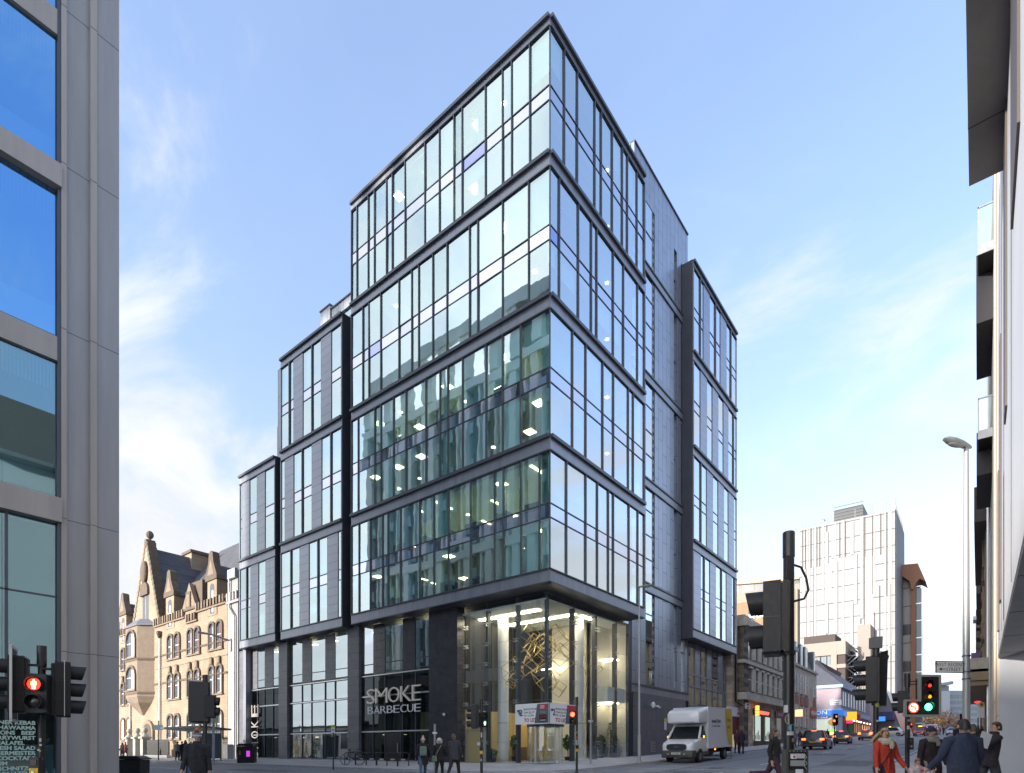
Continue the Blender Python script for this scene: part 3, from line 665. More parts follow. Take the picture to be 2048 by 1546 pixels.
COLW = mat('column_white', (.90, .93, .95), .35)
for (x, y) in ((-6.36, 3.6), (-2.6, 7.1)):
    g = G(); g.cyl((x, y, .26), (x, y, SOF-.5), .37, COLW, n=28); g.cyl((x, y, 3.0), (x, y, 3.02), .375, DARKM, n=28); g.build('lobby_column', OFF, smooth=True)
posts = [onY(LY+.35, u).x for u in (976.7, 1036.7)]; posy = [onX(LX-.35, u).y for u in (1144, 1188.7, 1229)]
g = G()
for x in posts: g.box(x-.09, x+.09, LY+.2, LY+.5, .26, SOF, DARKM)
for y in posy: g.box(LX-.5, LX-.2, y-.09, y+.09, .26, SOF, DARKM)
g.box(LX-.32, LX-.14, LY+.14, LY+.32, 4.0, SOF, DARKM)
rows = [.42+1.26*k for k in range(9)]
for z in rows[1:-1]:
    for x in posts+[onY(LY, 930).x]:
        for s in (-1, 1): g.box(x+s*.11-.025, x+s*.11+.025, LY-.03, LY+.2, z-.11, z-.07, SILV); g.box(x+s*.11-.025, x+s*.11+.025, LY-.03, LY+.2, z+.07, z+.11, SILV)
        g.cyl((x, LY+.04, z), (x, LY+.25, z), .05, SILV)
    for y in posy:
        for s in (-1, 1): g.box(LX-.2, LX+.03, y+s*.11-.025, y+s*.11+.025, z-.11, z-.07, SILV); g.box(LX-.2, LX+.03, y+s*.11-.025, y+s*.11+.025, z+.07, z+.11, SILV)
g.box(xd1, LX+.1, LY-.1, LY+.1, .1, .42, STEEL); g.box(LX-.1, LX+.1, LY-.1, yl1, .1, .42, STEEL)
g.build('lobby_posts', OFF)
xs = [xd1]+posts+[LX]
for a, b in zip(xs, xs[1:]):
    for z0, z1 in zip(rows, rows[1:]+[]):
        if a == posts[-1] and z0 < 2.6: continue
        gg = G(); gg.quad((a+.01, LY, z0+.01), (b-.01, LY, z0+.01), (b-.01, LY, min(z1, SOF)-.01), (a+.01, LY, min(z1, SOF)-.01), GLL)
        gg.box(a+.01, b-.01, LY+.0, LY+.012, z1-.012, z1+.0, STEEL); gg.build('lobby_pane', OFF)
ysn = [LY]+posy+[yl1]
for a, b in zip(ysn, ysn[1:]):
    for z0, z1 in zip(rows, rows[1:]):
        if a == LY and z0 < 2.6: continue
        gg = G(); gg.quad((LX, a+.01, z0+.01), (LX, b-.01, z0+.01), (LX, b-.01, min(z1, SOF)-.01), (LX, a+.01, min(z1, SOF)-.01), GLL)
        gg.box(LX-.012, LX, a+.01, b-.01, z1-.012, z1, STEEL); gg.build('lobby_pane', OFF)
g = G(); g.box(-2.2, LX, yl1, yl2+.2, .0, SOF, CHEEK); g.build('lobby_end_wall', OFF)
# revolving door at the chamfered corner
DC = Vector((LX-.55, LY+.55, .28)); g = G(); 
for k in range(24):
    t0, t1 = 2*math.pi*k/24, 2*math.pi*(k+1)/24
    if k % 6 == 0: g.cyl((DC.x+1.05*math.cos(t0), DC.y+1.05*math.sin(t0), .28), (DC.x+1.05*math.cos(t0), DC.y+1.05*math.sin(t0), 2.62), .035, SILV)
    if k % 12 < 8: g.quad((DC.x+1.05*math.cos(t0), DC.y+1.05*math.sin(t0), .28), (DC.x+1.05*math.cos(t1), DC.y+1.05*math.sin(t1), .28), (DC.x+1.05*math.cos(t1), DC.y+1.05*math.sin(t1), 2.62), (DC.x+1.05*math.cos(t0), DC.y+1.05*math.sin(t0), 2.62), GLL)
g.cyl((DC.x, DC.y, 2.6), (DC.x, DC.y, 2.75), 1.12, DARKM, n=24); g.build('revolving_door', OFF)
for k in range(4):
    g = G()
    t = math.pi/4+.4+k*math.pi/2; 
    a = DC; b = Vector((DC.x+math.cos(t), DC.y+math.sin(t), .28)); g.quad(a, b, b+Vector((0, 0, 2.3)), a+Vector((0, 0, 2.3)), GLL); g.cyl(b, b+Vector((0, 0, 2.3)), .03, SILV, n=6); g.cyl((a+b)/2+Vector((0, 0, .9)), (a+b)/2+Vector((0, 0, 1.0)), .2, SILV, n=8)
    g.build('door_wing', OFF)
g = G(); x = onY(LY, 949).x; g.box(x-.6, x+.9, LY-.06, LY-.02, .28, 2.5, mat('side_door_tan', (.36, .30, .14), .5)); g.box(x-.66, x-.6, LY-.1, LY, .28, 2.56, SILV); g.box(x+.9, x+.96, LY-.1, LY, .28, 2.56, SILV); g.box(x-.66, x+.96, LY-.1, LY, 2.5, 2.58, SILV); g.box(x+.6, x+.75, LY-.12, LY-.05, 1.2, 1.3, SILV)
g.box(x+.3, x+.55, LY-.08, LY-.05, 1.5, 1.7, WHITE); g.build('side_door', OFF)
# ------------------------------------------------------------------ near block on the left (its long side faces the left-hand street)
BEIGE = mat('beige_metal_panel', (.34, .312, .285), .45, metal=.15, var=.14, vscale=1.6, streak=.10)
BEIGE2 = mat('grey_metal_panel', (.29, .288, .29), .42, metal=.2, var=.13, vscale=1.6, streak=.10)
PALE = mat('pale_stone_pier', (.80, .84, .80), .8, var=.15, vscale=.4)
BLKG = glassmat('long_side_glass', (.25, .4, .45), .55, .002, .5, rcol=(.75, .92, 1.0))
LB = thing('corner_office', 'grey panelled office at the left edge with blue glass and a menu on its window', 'office building', (0, -30, 0))
g = G()
ye = -21.04; H = 49
yA, yB, yC, yD = [onX(0, u).y for u in (122, 133, 180, 193)]
g.box(-.6, 0, yD, ye, -.3, H, BEIGE2); g.box(-.6, .05, yC, yD, -.3, H, BEIGE); g.box(-.6, -.05, yB, yC, -.3, H, BEIGE2); g.box(-.6, .03, yA, yB, -.3, H, BEIGE)
for v in (35, 345, 671, 1044, 1306):
    z = onX(0, 155, v).z; g.box(-.5, .004, yD+.005, ye-.005, z-1.05 if 0 else z-.008, z+.008, DARKM); g.box(-.5, .054, yC, yD, z-.008, z+.008, DARKM); g.box(-.5, -.046, yB, yC, z-.008, z+.008, DARKM); g.box(-.5, .034, yA, yB, z-.008, z+.008, DARKM)
g.build('pilaster', LB, world=True)
zs = [(22, 72, 0), (333, 378, 1), (675, 723, 0), (998, 1046, 1)]
bands = []
for va, vb, led in zs:
    a, b = onX(0, 121, va).z, onX(0, 121, vb).z; bands.append((b, a, led))
top0 = bands[0][0]+4.15; bands = [(top0+4.1*k, top0+4.1*k+.66, k % 2) for k in range(5, -1, -1)]+bands
g = G()
for a, b, led in bands: g.box(-.6, .10 if led else -.02, -38, yA, a, b, BEIGE)
for y in (-26.6, -31.5, -36.5): g.box(-.6, .03, y-1.2, y, -.3, H, BEIGE2)
g.box(-.4, -.0, yA-.07, yA-.004, -.2, H-.1, DARKM); g.build('spandrels', LB, world=True)
ed = [H]+[b for a, b, l in bands]; lo_ = [b for a, b, l in bands]
lv = mat('louvre_strip', (.30, .34, .40), .4, metal=.3)
GLN = glassmat('near_blue_glass', (.40, .58, .65), .62, .0008, .5, rcol=(.26, .58, 1.0))  # blue of the mirrored sky is put into the coat tint
prev = H
GLN2 = glassmat('near_teal_glass', (.45, .62, .66), .42, .001, .5, rcol=(.42, .66, .74))  # duller tint imitates the street reflections in the lower rows
zz_ = [(bands[i][1], bands[i-1][0]) for i in range(1, len(bands))]+[(.3, bands[-1][0])]
for zb, zt in zz_:
    for y0, y1 in ((-26.6, yA-.08), (-31.5, -27.8), (-36.5, -32.7)):
        gg = G(); gg.quad((-.12, y0, zb), (-.12, y1, zb), (-.12, y1, zt), (-.12, y0, zt), GLN if zb > 8 else GLN2)
        gg.box(-.16, -.1, y0, y1, zb, zb+.06, DARKM); hh = (zt-zb)*.2
        n = int((y1-y0)/.075)
        if zb > .5:
            for k in range(n): gg.box(-.22, -.18, y0+k*.075, y0+k*.075+.04, zt-hh, zt, lv)
        else:
            for yy in (y1-1.0, y1-2.1): gg.box(-.15, -.09, yy-.03, yy+.03, zb, zt, DARKM)
            for f in (.42, .72): gg.box(-.15, -.09, y0, y1, zb+(zt-zb)*f-.02, zb+(zt-zb)*f+.02, DARKM)
        gg.build('window', LB, world=True)
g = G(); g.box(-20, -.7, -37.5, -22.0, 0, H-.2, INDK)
for zb, zt in zz_: g.box(-.7, -.62, -37.5, -22, zb+.3, zb+1.1, INW)
g.build('core_wall', LB, world=True)
g = G(); MT = mat('menu_lettering', (.42, .58, .50), .5)
yt = onX(0, 71).y; z = onX(0, 60, 1446).z
for i, (s, al) in enumerate([('DONER KEBAB', 0), ('SHAWARMA', 0), ('ONIONS   BEEF', 0), ('CURRYWURST', 0), ('FALAFEL', .22), ('FRESH SALAD', 0), ('JAGERMEISTER', 0), ('COCKTAILS', 0), ('RUM', .55), ('SCHNITZEL', 0), ('TAGLIATELLE', 0)]):
    g.text(s, .135, MT, TYZ((-.09, yt-al+.02, z-.04-i*.128)), .002, .004, 'RIGHT', 1.05)
g.build('menu_lettering', LB, world=True)
# long side towards the left-hand street: pale piers with window strips, an open colonnade on top
g = G(); x = -44.0
g.box(-44, -.7, -37.5, -22.2, H-6.6, H-6.2, PALE); g.box(-44, -.62, -21.6, -21.02, H-1.4, H, PALE); g.box(-44, -.62, -24, -21.0, H-7.6, H-6.6, PALE); g.box(-44, -.62, -22.2, -21.01, 9.0, 10.4, PALE); g.box(-44, -.62, -22.2, -21.01, 23.0, 24.0, PALE)
k = 0
while x < -1:
    g.box(x, x+.9, -22.2, -21.1, 0, H-6.6, PALE); g.box(x, x+1.3, -22.0, -21.2, H-6.2, H-1.4, PALE); g.box(x+1.9, x+2.5, -22.2, -21.3, 0, H-6.6, mat('dark_pier', (.06, .075, .08), .6)); g.box(x+2.5, x+2.75, -22.1, -21.25, 0, H-6.6, PALE); x += 3.4
for z in range(1, 10): g.box(-44, -.62, -22.2, -21.7, z*4.1, z*4.1+1.2, mat('pale_spandrel', (.50, .68, .74), .6))
g.build('street_front', LB, world=True)
g = G(); g.box(-44, -.65, -22.3, -22.1, 0, H-6.6, mat('long_side_panes', (.22, .42, .50), .2, var=.5, vscale=.25)); g.build('street_glazing', LB, world=True)
g = G(); g.box(-44, -43, -37.5, -22.2, 0, H-6.6, PALE); g.box(-44, 0, -38.4, -37.6, 0, H, PALE); g.box(-44, 0, -70, -38.5, 0, 13, PALE); g.build('end_wall_and_sun_blocker', LB, world=True)  # low rear block is added out of view to stop the low sun
# ------------------------------------------------------------------ old sandstone building on the left-hand street
YO = .6
SANDX = brickmat('sandstone_courses', (.35, .262, .182), (.385, .292, .207), (.24, .18, .13), .9, .32, .008, .85, plane='xz', var=.22, vscale=.5)
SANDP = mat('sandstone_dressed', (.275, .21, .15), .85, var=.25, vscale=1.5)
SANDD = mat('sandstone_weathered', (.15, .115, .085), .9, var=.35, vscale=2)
SLATE = brickmat('slate_roof', (.085, .085, .10), (.11, .11, .12), (.04, .04, .05), .3, .22, .015, .6, plane='xz', var=.25, vscale=.7)
SASH = mat('sash_white', (.6, .6, .62), .5)
WG = mat('old_window_glass', (.10, .11, .13), .1, spec=.8)
RED = mat('red_curtain', (.22, .03, .03), .8)
ST = thing('sandstone_building', 'old golden sandstone building with steep stepped gable, slate roof and paired arched windows', 'stone building', (-50, YO, 0))
def OP(u, v): p = onY(YO, u, v); return p.x, p.z
zE = OP(445, 1197)[1]; xr = OP(455, 1300)[0]; xl = -78.0
gl, gr, ga = OP(266, 1200), OP(319, 1192), OP(292.5, 1084)
g = G()
g.prism([(xl, -.3), (xr, -.3), (xr, zE), (gr[0], zE), (ga[0]+.25, ga[1]), (ga[0]-.25, ga[1]), (gl[0], zE), (xl, zE)], YO, YO+.8, SANDX, 'y')
g.build('wall', ST, world=True)
def steps(g, p, q, n=15, side=1):
    for i in range(n):
        a = Vector((p[0]+(q[0]-p[0])*i/n, 0, p[1]+(q[1]-p[1])*i/n)); b = Vector((p[0]+(q[0]-p[0])*(i+1)/n, 0, p[1]+(q[1]-p[1])*(i+1)/n))
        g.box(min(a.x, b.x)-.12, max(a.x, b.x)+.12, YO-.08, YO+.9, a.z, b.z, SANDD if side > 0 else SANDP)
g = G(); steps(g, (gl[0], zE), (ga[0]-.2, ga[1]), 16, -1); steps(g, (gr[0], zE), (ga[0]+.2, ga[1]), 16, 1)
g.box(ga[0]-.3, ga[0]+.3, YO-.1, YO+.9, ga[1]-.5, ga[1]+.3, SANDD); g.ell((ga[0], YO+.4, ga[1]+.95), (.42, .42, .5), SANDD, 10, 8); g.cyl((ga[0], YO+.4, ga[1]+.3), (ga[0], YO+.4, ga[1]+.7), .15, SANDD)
g.build('stepped_gable', ST, world=True)
def arch(x0, x1, z0, z1, n=6):
    w = (x1-x0)/2; c = (x0+x1)/2; zs_ = z1-w*.8
    return [(x0, z0), (x1, z0)]+[(c+w*math.cos(math.pi*i/n), zs_+w*.8*math.sin(math.pi*i/n)) for i in range(n+1)]
def owin(x0, x1, z0, z1, hood=True, finial=False, red=False, lit=False, yo=YO, par=ST):
    g = G(); o = arch(x0-.22, x1+.22, z0-.1, z1+.25); i_ = arch(x0, x1, z0, z1)
    # surround built as a ring of blocks so that the opening is a real recess
    n = len(o); vs = [(p[0], yo-.16, p[1]) for p in o]+[(p[0], yo-.16, p[1]) for p in i_]+[(p[0], yo+.0, p[1]) for p in o]+[(p[0], yo+.0, p[1]) for p in i_]
    fs = []
    for k in range(n):
        k2 = (k+1) % n; fs += [(k, k2, n+k2, n+k), (k, 2*n+k, 2*n+k2, k2), (n+k, n+k2, 3*n+k2, 3*n+k)]
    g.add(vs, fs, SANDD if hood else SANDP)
    g.prism(i_, yo-.012, yo-.004, emat('warm_window', (1, .62, .2), 1.6) if lit else WG, 'y')
    xm = (x0+x1)/2; zm = z0+(z1-z0)*.52
    g.box(x0+.0, x1, yo-.05, yo-.013, zm-.05, zm+.05, SASH); g.box(x0, x0+.07, yo-.05, yo-.013, z0, z1-.4, SASH); g.box(x1-.07, x1, yo-.05, yo-.013, z0, z1-.4, SASH); g.box(x0, x1, yo-.05, yo-.013, z0, z0+.08, SASH)
    if not lit: g.box(xm+.12, x1-.08, yo-.03, yo-.014, z0+.1, z1-.35, RED if red else SASH)
    if finial: g.prism(arch(xm-.28, xm+.28, z1+.2, z1+1.0), yo-.2, yo, SANDD, 'y'); g.prism(arch(xm-.15, xm+.15, z1+.32, z1+.85), yo-.22, yo-.2, SANDP, 'y')
    g.box(x0-.3, x1+.3, yo-.22, yo, z0-.22, z0-.1, SANDP)
    return g.build('window', par, world=True)
zr = {k: (OP(440, b)[1], OP(440, a)[1]) for k, (a, b) in {2: (1243, 1295), 1: (1331, 1385), 0: (1423, 1474)}.items()}
PU = [(337, 346), (351, 360), (377, 385.5), (391, 400), (420, 429), (435, 445)]
cols = [(OP(a, 1300)[0], OP(b, 1300)[0]) for a, b in PU]
cols += [(OP(244, 1300)[0], OP(250, 1300)[0]), (OP(255, 1300)[0], OP(261, 1300)[0])]
for i, (a, b) in enumerate(cols):
    for fl_ in (2, 1, 0): owin(a, b, zr[fl_][0], zr[fl_][1], finial=(fl_ == 1), red=(i % 2 == 1 and fl_ == 2), lit=(fl_ == 0 and i >= 6))
g = G()
def corbel(u0, u1, v0, dz=0):
    x0, z = OP(u0, v0); x1 = OP(u1, 1200)[0]; g.box(x0, x1, YO-.2, YO, z-.3, z-.12, SANDP); n = max(2, int((x1-x0)/.62))
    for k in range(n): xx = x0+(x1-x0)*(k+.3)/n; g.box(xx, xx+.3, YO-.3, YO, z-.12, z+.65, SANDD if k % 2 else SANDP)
corbel(310, 371, 1251); corbel(374, 396, 1243); corbel(394, 454, 1220.5); corbel(241, 266, 1270)
for v, u in ((1283, 440), (1347, 440)):
    z = OP(u, v)[1]; g.box(xl, xr, YO-.1, YO, z-.09, z+.09, SANDD)
z = OP(440, 1312)[1]; g.box(xl, xr, YO-.04, YO, z-.06, z+.06, SANDP)
g.box(xl, xr, YO-.15, YO, -.3, 1.2, SANDP); g.box(gr[0], xr, YO-.18, YO+.1, zE-.1, zE+.15, SANDD); g.box(xl, gl[0], YO-.18, YO+.1, zE-.1, zE+.15, SANDD)
x, z = OP(378.5, 1201); g.box(x-.55, x+.55, YO-.15, YO, z-1.0, z+.9, SANDD); g.box(x-.35, x+.35, YO-.17, YO-.1, z-.7, z+.6, SANDP)
xx, z2 = OP(379, 1166); g.prism([(x-1.8, zE), (x+1.8, zE), (xx, z2)], YO-.05, YO+.4, SANDP, 'y'); g.box(xx-1.3, xx+1.9, YO+.5, YO+4, zE-.5, z2+.2, SANDD)
g.build('stone_mouldings', ST, world=True)
g = G()
for p in (ga,):
    a, b = OP(284, 1200)[0], OP(298, 1200)[0]; z0, z1 = OP(291, 1240)[1], OP(291, 1188)[1]
    for q0, q1 in ((a+.2, a+1.0), (b-.9, b-.1)): g.prism(arch(q0, q1, z0, z1), YO-.01, YO-.003, WG, 'y')
    g.prism(arch(a-.1, b+.1, z1-.2, z1+1.4), YO-.25, YO, SANDD, 'y'); g.ell(((a+b)/2, YO-.2, z1+2.6), (.8, .3, 1.4), SANDD)
g.build('gable_window', ST, world=True)
# oriel
x0, x1 = OP(266, 1300)[0], OP(309, 1300)[0]; zt, zb = OP(290, 1257)[1], OP(290, 1392)[1]
def ring(z, s=1.0, d=1.3): c = (x0+x1)/2; h = (x1-x0)/2*s; return [(c-h, YO, z), (c-h*.55, YO-d*s, z), (c+h*.55, YO-d*s, z), (c+h, YO, z)]
g = G(); g.loft([ring(OP(290, 1430)[1], .12), ring(zb-.9, .8), ring(zb-.2, 1.0), ring(zb, 1.0), ring(zt, 1.0)], SANDP); g.loft([ring(zt, 1.12), ring(zt+.15, 1.12), ring(zt+1.0, .5)], mat('lead_roof', (.16, .17, .2), .5))
for zq in (zb+.1, (zb+zt)/2): g.loft([ring(zq, 1.05), ring(zq+.25, 1.05)], SANDD)
g.build('oriel', ST, world=True)
c = (x0+x1)/2; h = (x1-x0)/2
for (za, zc_) in ((zb+.7, (zb+zt)/2-.7), ((zb+zt)/2+.5, zt-.5)):
    owin(c-h*.40, c+h*.40, za, zc_, yo=YO-1.3)
    gg = G(); p, q = Vector((c-h*.95, YO-.13, za)), Vector((c-h*.6, YO-1.17, za)); nn = Vector((q-p).normalized().cross((0, 0, 1)))*.03
    up = Vector((0, 0, zc_-za)); gg.quad(p+nn, q+nn, q+nn+up, p+nn+up, WG); gg.tube([p+nn, q+nn, q+nn+up, p+nn+up, p+nn], .09, SANDD, 4); gg.tube([p+nn+up*.5, q+nn+up*.5], .06, SASH, 4); gg.build('window', ST, world=True)
# door
a, b = OP(290, 1300)[0], OP(307, 1300)[0]; g = G(); g.prism(arch(a-.35, b+.35, 0, OP(299, 1440)[1]), YO-.25, YO, SANDP, 'y'); g.prism(arch(a, b, 0, OP(299, 1447)[1]), YO-.26, YO-.25, mat('porch_shadow', (.10, .085, .07), .8), 'y'); g.build('doorway', ST, world=True)
# roofs
g = G(); yr = 9; zrg = onY(yr, 450, 1098).z
g.quad((gr[0]-3, YO+.3, zE), (xr, YO+.3, zE), (xr, yr, zrg), (gr[0]-3, yr, zrg), SLATE); g.quad((xl, YO+.3, zE), (gl[0]+3, YO+.3, zE), (gl[0]+3, yr, zrg-1), (xl, yr, zrg-1), SLATE)
g.add([(xr, YO+.3, zE), (xr, yr, zrg), (xr, 18, zE)], [(0, 1, 2)], SANDD); g.quad((xl, yr, zrg-1), (xr, yr, zrg), (xr, 18, zE), (xl, 18, zE), SLATE)
g.quad((ga[0], YO+.6, ga[1]-.6), (gr[0]+.2, YO+.6, zE-.2), (gr[0]+.2, 15, zE-.2), (ga[0], 15, ga[1]-.6), SLATE); g.quad((ga[0], YO+.6, ga[1]-.6), (ga[0], 15, ga[1]-.6), (gl[0]-.2, 15, zE-.2), (gl[0]-.2, YO+.6, zE-.2), SLATE)
g.build('roof', ST, world=True)
p0 = onY(5.5, 367.5, 1112); p1 = onY(5.5, 381, 1112); g = G(); g.box(p0.x, p1.x+.3, 5.5, 9.5, zE, p0.z, SANDX); g.box(p0.x-.2, p1.x+.5, 5.3, 9.7, p0.z, p0.z+.35, SANDD); g.build('chimney', ST, world=True)
for ua, ub, vt in ((331, 351, 1140), (414, 437, 1102), (240, 255, 1186)):
    xa_, xb_ = OP(ua, 1200)[0], OP(ub, 1200)[0]; zt = OP((ua+ub)/2, vt)[1]; h = zt-zE; c = (xa_+xb_)/2; w = (xb_-xa_)/2
    g = G(); zc_ = zE+h*.42
    g.box(xa_+w*.2, xb_-w*.2, YO-.06, YO+4.2, zE-1.4, zc_, SANDX); g.prism([(xa_, zc_), (xb_, zc_), (xb_, zc_+h*.08), (c+w*.45, zc_+h*.34), (c+w*.3, zt-.2), (c, zt), (c-w*.3, zt-.2), (c-w*.45, zc_+h*.34), (xa_, zc_+h*.08)], YO-.2, YO+.5, SANDD, 'y')
    g.prism([(c-w*.55, zc_+h*.1), (c+w*.55, zc_+h*.1), (c, zt-h*.16)], YO-.22, YO-.2, SANDP, 'y')
    g.quad((xb_, YO+.5, zc_), (xb_, YO+4.4, zc_), (c, YO+4.4, zt-h*.25), (c, YO+.5, zt-h*.25), SLATE); g.quad((xa_, YO+.5, zc_), (c, YO+.5, zt-h*.25), (c, YO+4.4, zt-h*.25), (xa_, YO+4.4, zc_), SLATE)
    d = g.build('dormer', ST, world=True)
    gg = G(); gg.prism(arch(c-w*.34, c+w*.34, zE-1.2, zc_-h*.06), YO-.08, YO-.065, WG, 'y'); gg.box(c+.0, c+w*.3, YO-.10, YO-.081, zE-1.1, zc_-h*.2, SASH); gg.box(c-w*.34, c+w*.34, YO-.11, YO-.081, zE+.2, zE+.35, SASH)
    for q in gg.v: q -= Vector(ST.location)
    gg.build('dormer_window', d)
for u, vt in ((322, 1277), (263, 1290)):
    x, z = OP(u, vt); g = G(); g.cyl((x, YO-.14, .2), (x, YO-.14, z), .1, SASH, n=8); g.lathe([(.12, 0), (.3, .5), (.3, .8)], (x, YO-.2, z), SANDD, 8); g.build('rainwater_pipe', ST, world=True)
# whitewashed party strip
xw = OP(475.5, 1300)[0]
WW = thing('whitewashed_wall', 'narrow white painted wall strip with grey rainwater pipes beside the dark granite office', 'wall', ((xr+xw)/2, YO, 0))
WH = mat('whitewash', (.36, .355, .35), .85, var=.15, vscale=.8)
g = G(); zz1 = OP(465, 1160)[1]; g.box(xr+.01, xw, YO+.02, YO+5, -.3, zz1, WH); g.build('wall', WW, world=True)
g = G(); z = OP(462, 1203)[1]
for k in range(4): g.box(xr+.2+k*.6, xr+.5+k*.6, YO-.25, YO+.0, z, z+.8, WH)
g.box(xr, xr+2.6, YO-.2, YO+.02, z-.25, z, WH); g.build('corbels', WW, world=True)
g = G(); x, z = OP(461.5, 1160); g.tube([(x, YO-.15, z), (x, YO-.15, OP(461, 1215)[1]), (xw-.4, YO-.15, OP(470, 1232)[1]), (xw-.4, YO-.15, .2)], .09, STEEL); g.box(x-.1, xw, YO-.3, YO, z, z+.9, STEEL); g.build('rainwater_pipe', WW, world=True)
p = OP(462, 1290); g = G(); g.cyl((p[0], YO, p[1]-.6), (p[0], YO, p[1]+.6), .15, STEEL); g.tube([(p[0], YO-.1, p[1]+.4), (p[0]-.8, YO-1.5, p[1]+.9), (p[0]-1.2, YO-2.6, p[1]+1.0)], [.08, .09, .13], STEEL); tag(g.build('wall_lamp', loc=(p[0], YO, p[1])), 'small grey street lamp arm bracketed to the white painted wall', 'lamp')
# unseen low terrace added down the left-hand street, height set for the low sun
TR = thing('low_terrace', 'low grey terrace added out of view beyond the near left office', 'building', (-90, -24, 0))
g = G(); g.box(-150, -47, -34, -22, -.3, 4.4, mat('terrace_render', (.6, .6, .58), .8)); g.box(-150.3, -46.7, -34.3, -21.8, 4.4, 4.7, SLATE)
for k in range(30): g.box(-149+3.4*k, -147.4+3.4*k, -22.0, -21.97, 1.2, 3.4, GLSIMPLE)
g.build('wall', TR, world=True)
# ------------------------------------------------------------------ up the right-hand street, left side
DST = brickmat('sooty_stone', (.58, .45, .33), (.32, .265, .22), (.19, .165, .14), .9, .45, .012, .9, plane='yz', var=.35, vscale=.9, bias=-.1)
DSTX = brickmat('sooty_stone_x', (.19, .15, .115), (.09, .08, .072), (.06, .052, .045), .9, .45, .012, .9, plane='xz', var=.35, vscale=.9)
GST = brickmat('grey_ashlar', (.56, .50, .41), (.52, .46, .375), (.33, .295, .245), 1.1, .5, .01, .9, plane='yz', var=.2, vscale=.7)
STR = mat('stone_trim', (.50, .45, .385), .9, var=.25, vscale=1.5)
SLY = brickmat('slate_mansard', (.10, .105, .115), (.13, .13, .14), (.05, .05, .055), .35, .28, .02, .6, plane='yz', var=.2)
def RX(u, v, x=0): p = onX(x, u, v); return p.y, p.z
SB = thing('sooty_stone_building', 'soot stained three storey stone building with a barber shop at street level', 'stone building', (0, 50, gz(50)))
y0, y1, y2 = RX(1488, 1300)[0], RX(1590, 1300)[0], RX(1634.5, 1300)[0]
zt = RX(1508, 1258)[1]; zc = RX(1508, 1262)[1]
z1a, z1b = RX(1508, 1393)[1], RX(1508, 1401)[1]      # cornice above the shops
z2a = RX(1508, 1330)[1]
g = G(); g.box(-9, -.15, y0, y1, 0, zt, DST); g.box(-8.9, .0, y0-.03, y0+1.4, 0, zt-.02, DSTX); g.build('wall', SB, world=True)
g = G()
for za, zb_, d in ((zt-.2, zt+.35, .45), (z1b-.1, z1a+.2, .4), (z2a-.15, z2a+.2, .18)): g.box(-9.3, d, y0-.3, y1, za, zb_, STR)
g.box(-9, .1, y0-.2, y0+2.2, zt+.35, RX(1500, 1236)[1], STR); g.box(-6, .0, y0+3, y1, zt+.35, zt+.9, STR)
g.build('cornice', SB, world=True)
n = 9
for k in range(n):
    a = y0+1.8+(y1-y0-2)*k/n; b = a+(y1-y0-2)/n*.5
    for z0, z1_ in ((z1a+.5, z2a-.5), (z2a+.5, zt-.4)):
        gg = G(); gg.box(-.14, -.12, a, b, z0, z1_, WG); gg.box(-.1, .06, b, b+(y1-y0-2)/n*.5-.02, z0, z1_, STR); gg.box(-.13, -.08, a, b, (z0+z1_)/2-.05, (z0+z1_)/2+.05, SASH); gg.box(-.13, .1, a-.1, b+.1, z1_, z1_+.22, STR); gg.build('window', SB, world=True)
NEON = emat('neon_red', (1.0, .08, .05), 1.0)
def shop(par, ya, yb, zs, col, txt, tcol, glow, bar=None):
    base = gz((ya+yb)/2)
    g = G(); g.box(-.05, .06, ya, yb, zs-.75, zs, mat('fascia_'+col[0], col[1], .5)); g.build('shop_fascia', par, world=True)
    if txt:
        g = G(); g.text(txt, .5, tcol, TYZ((.075, (ya+yb)/2, zs-.56)), .01, .01, 'CENTER', .8*(yb-ya)/(len(txt)*.33)); g.build('shop_lettering', par, world=True)
    wd = (yb-ya)
    for f0, f1 in ((.02, .4), (.62, .98)):
        g = G(); g.box(-.02, .0, ya+wd*f0, ya+wd*f1, base+.6, zs-.8, emat('shop_glow_'+col[0], glow, .28)); g.box(-.02, .05, ya+wd*f0, ya+wd*f0+.12, base+.5, zs-.75, BLACK); g.box(-.02, .05, ya+wd*f1-.12, ya+wd*f1, base+.5, zs-.75, BLACK); g.box(-.02, .05, ya+wd*f0, ya+wd*f1, base+.0, base+.6, BLACK)
        for j in range(4): yy = ya+wd*f0+(f1-f0)*wd*(.15+.2*j); g.box(.0, .012, yy, yy+.25, base+.7, base+1.2+.5*((j*7) % 3)/2, mat('shop_goods%d' % (j % 3), [(.15, .2, .1), (.1, .1, .2), (.25, .15, .08)][j % 3], .6))
        g.build('shop_window', par, world=True)
    g = G(); g.box(-.03, -.01, ya+wd*.42, ya+wd*.6, base+.0, zs-.8, BLACK); g.build('shop_door', par, world=True)
ya, yb = RX(1508, 1450)[0], RX(1541, 1450)[0]; zs = RX(1520, 1418)[1]
shop(SB, ya, yb, zs, ('dark', (.03, .025, .025)), 'BARBERSHOP', NEON, (.45, .55, .5))
g = G(); p = RX(1511.5, 1422)
for k in range(4): g.cyl((.25, p[0]-.3, p[1]-.5+k*.28), (.25, p[0]-.3, p[1]-.5+k*.28+.2), .2, emat('barber_orange', (1, .35, .05), .8))
g.build('barber_pole', SB, world=True)
ya2, yb2 = RX(1551, 1450)[0], RX(1580, 1450)[0]
shop(SB, ya2, yb2, zs+.1, ('purple', (.10, .02, .06)), 'PALACE', mat('pink_letter', (.6, .3, .5), .5), (.12, .12, .12))
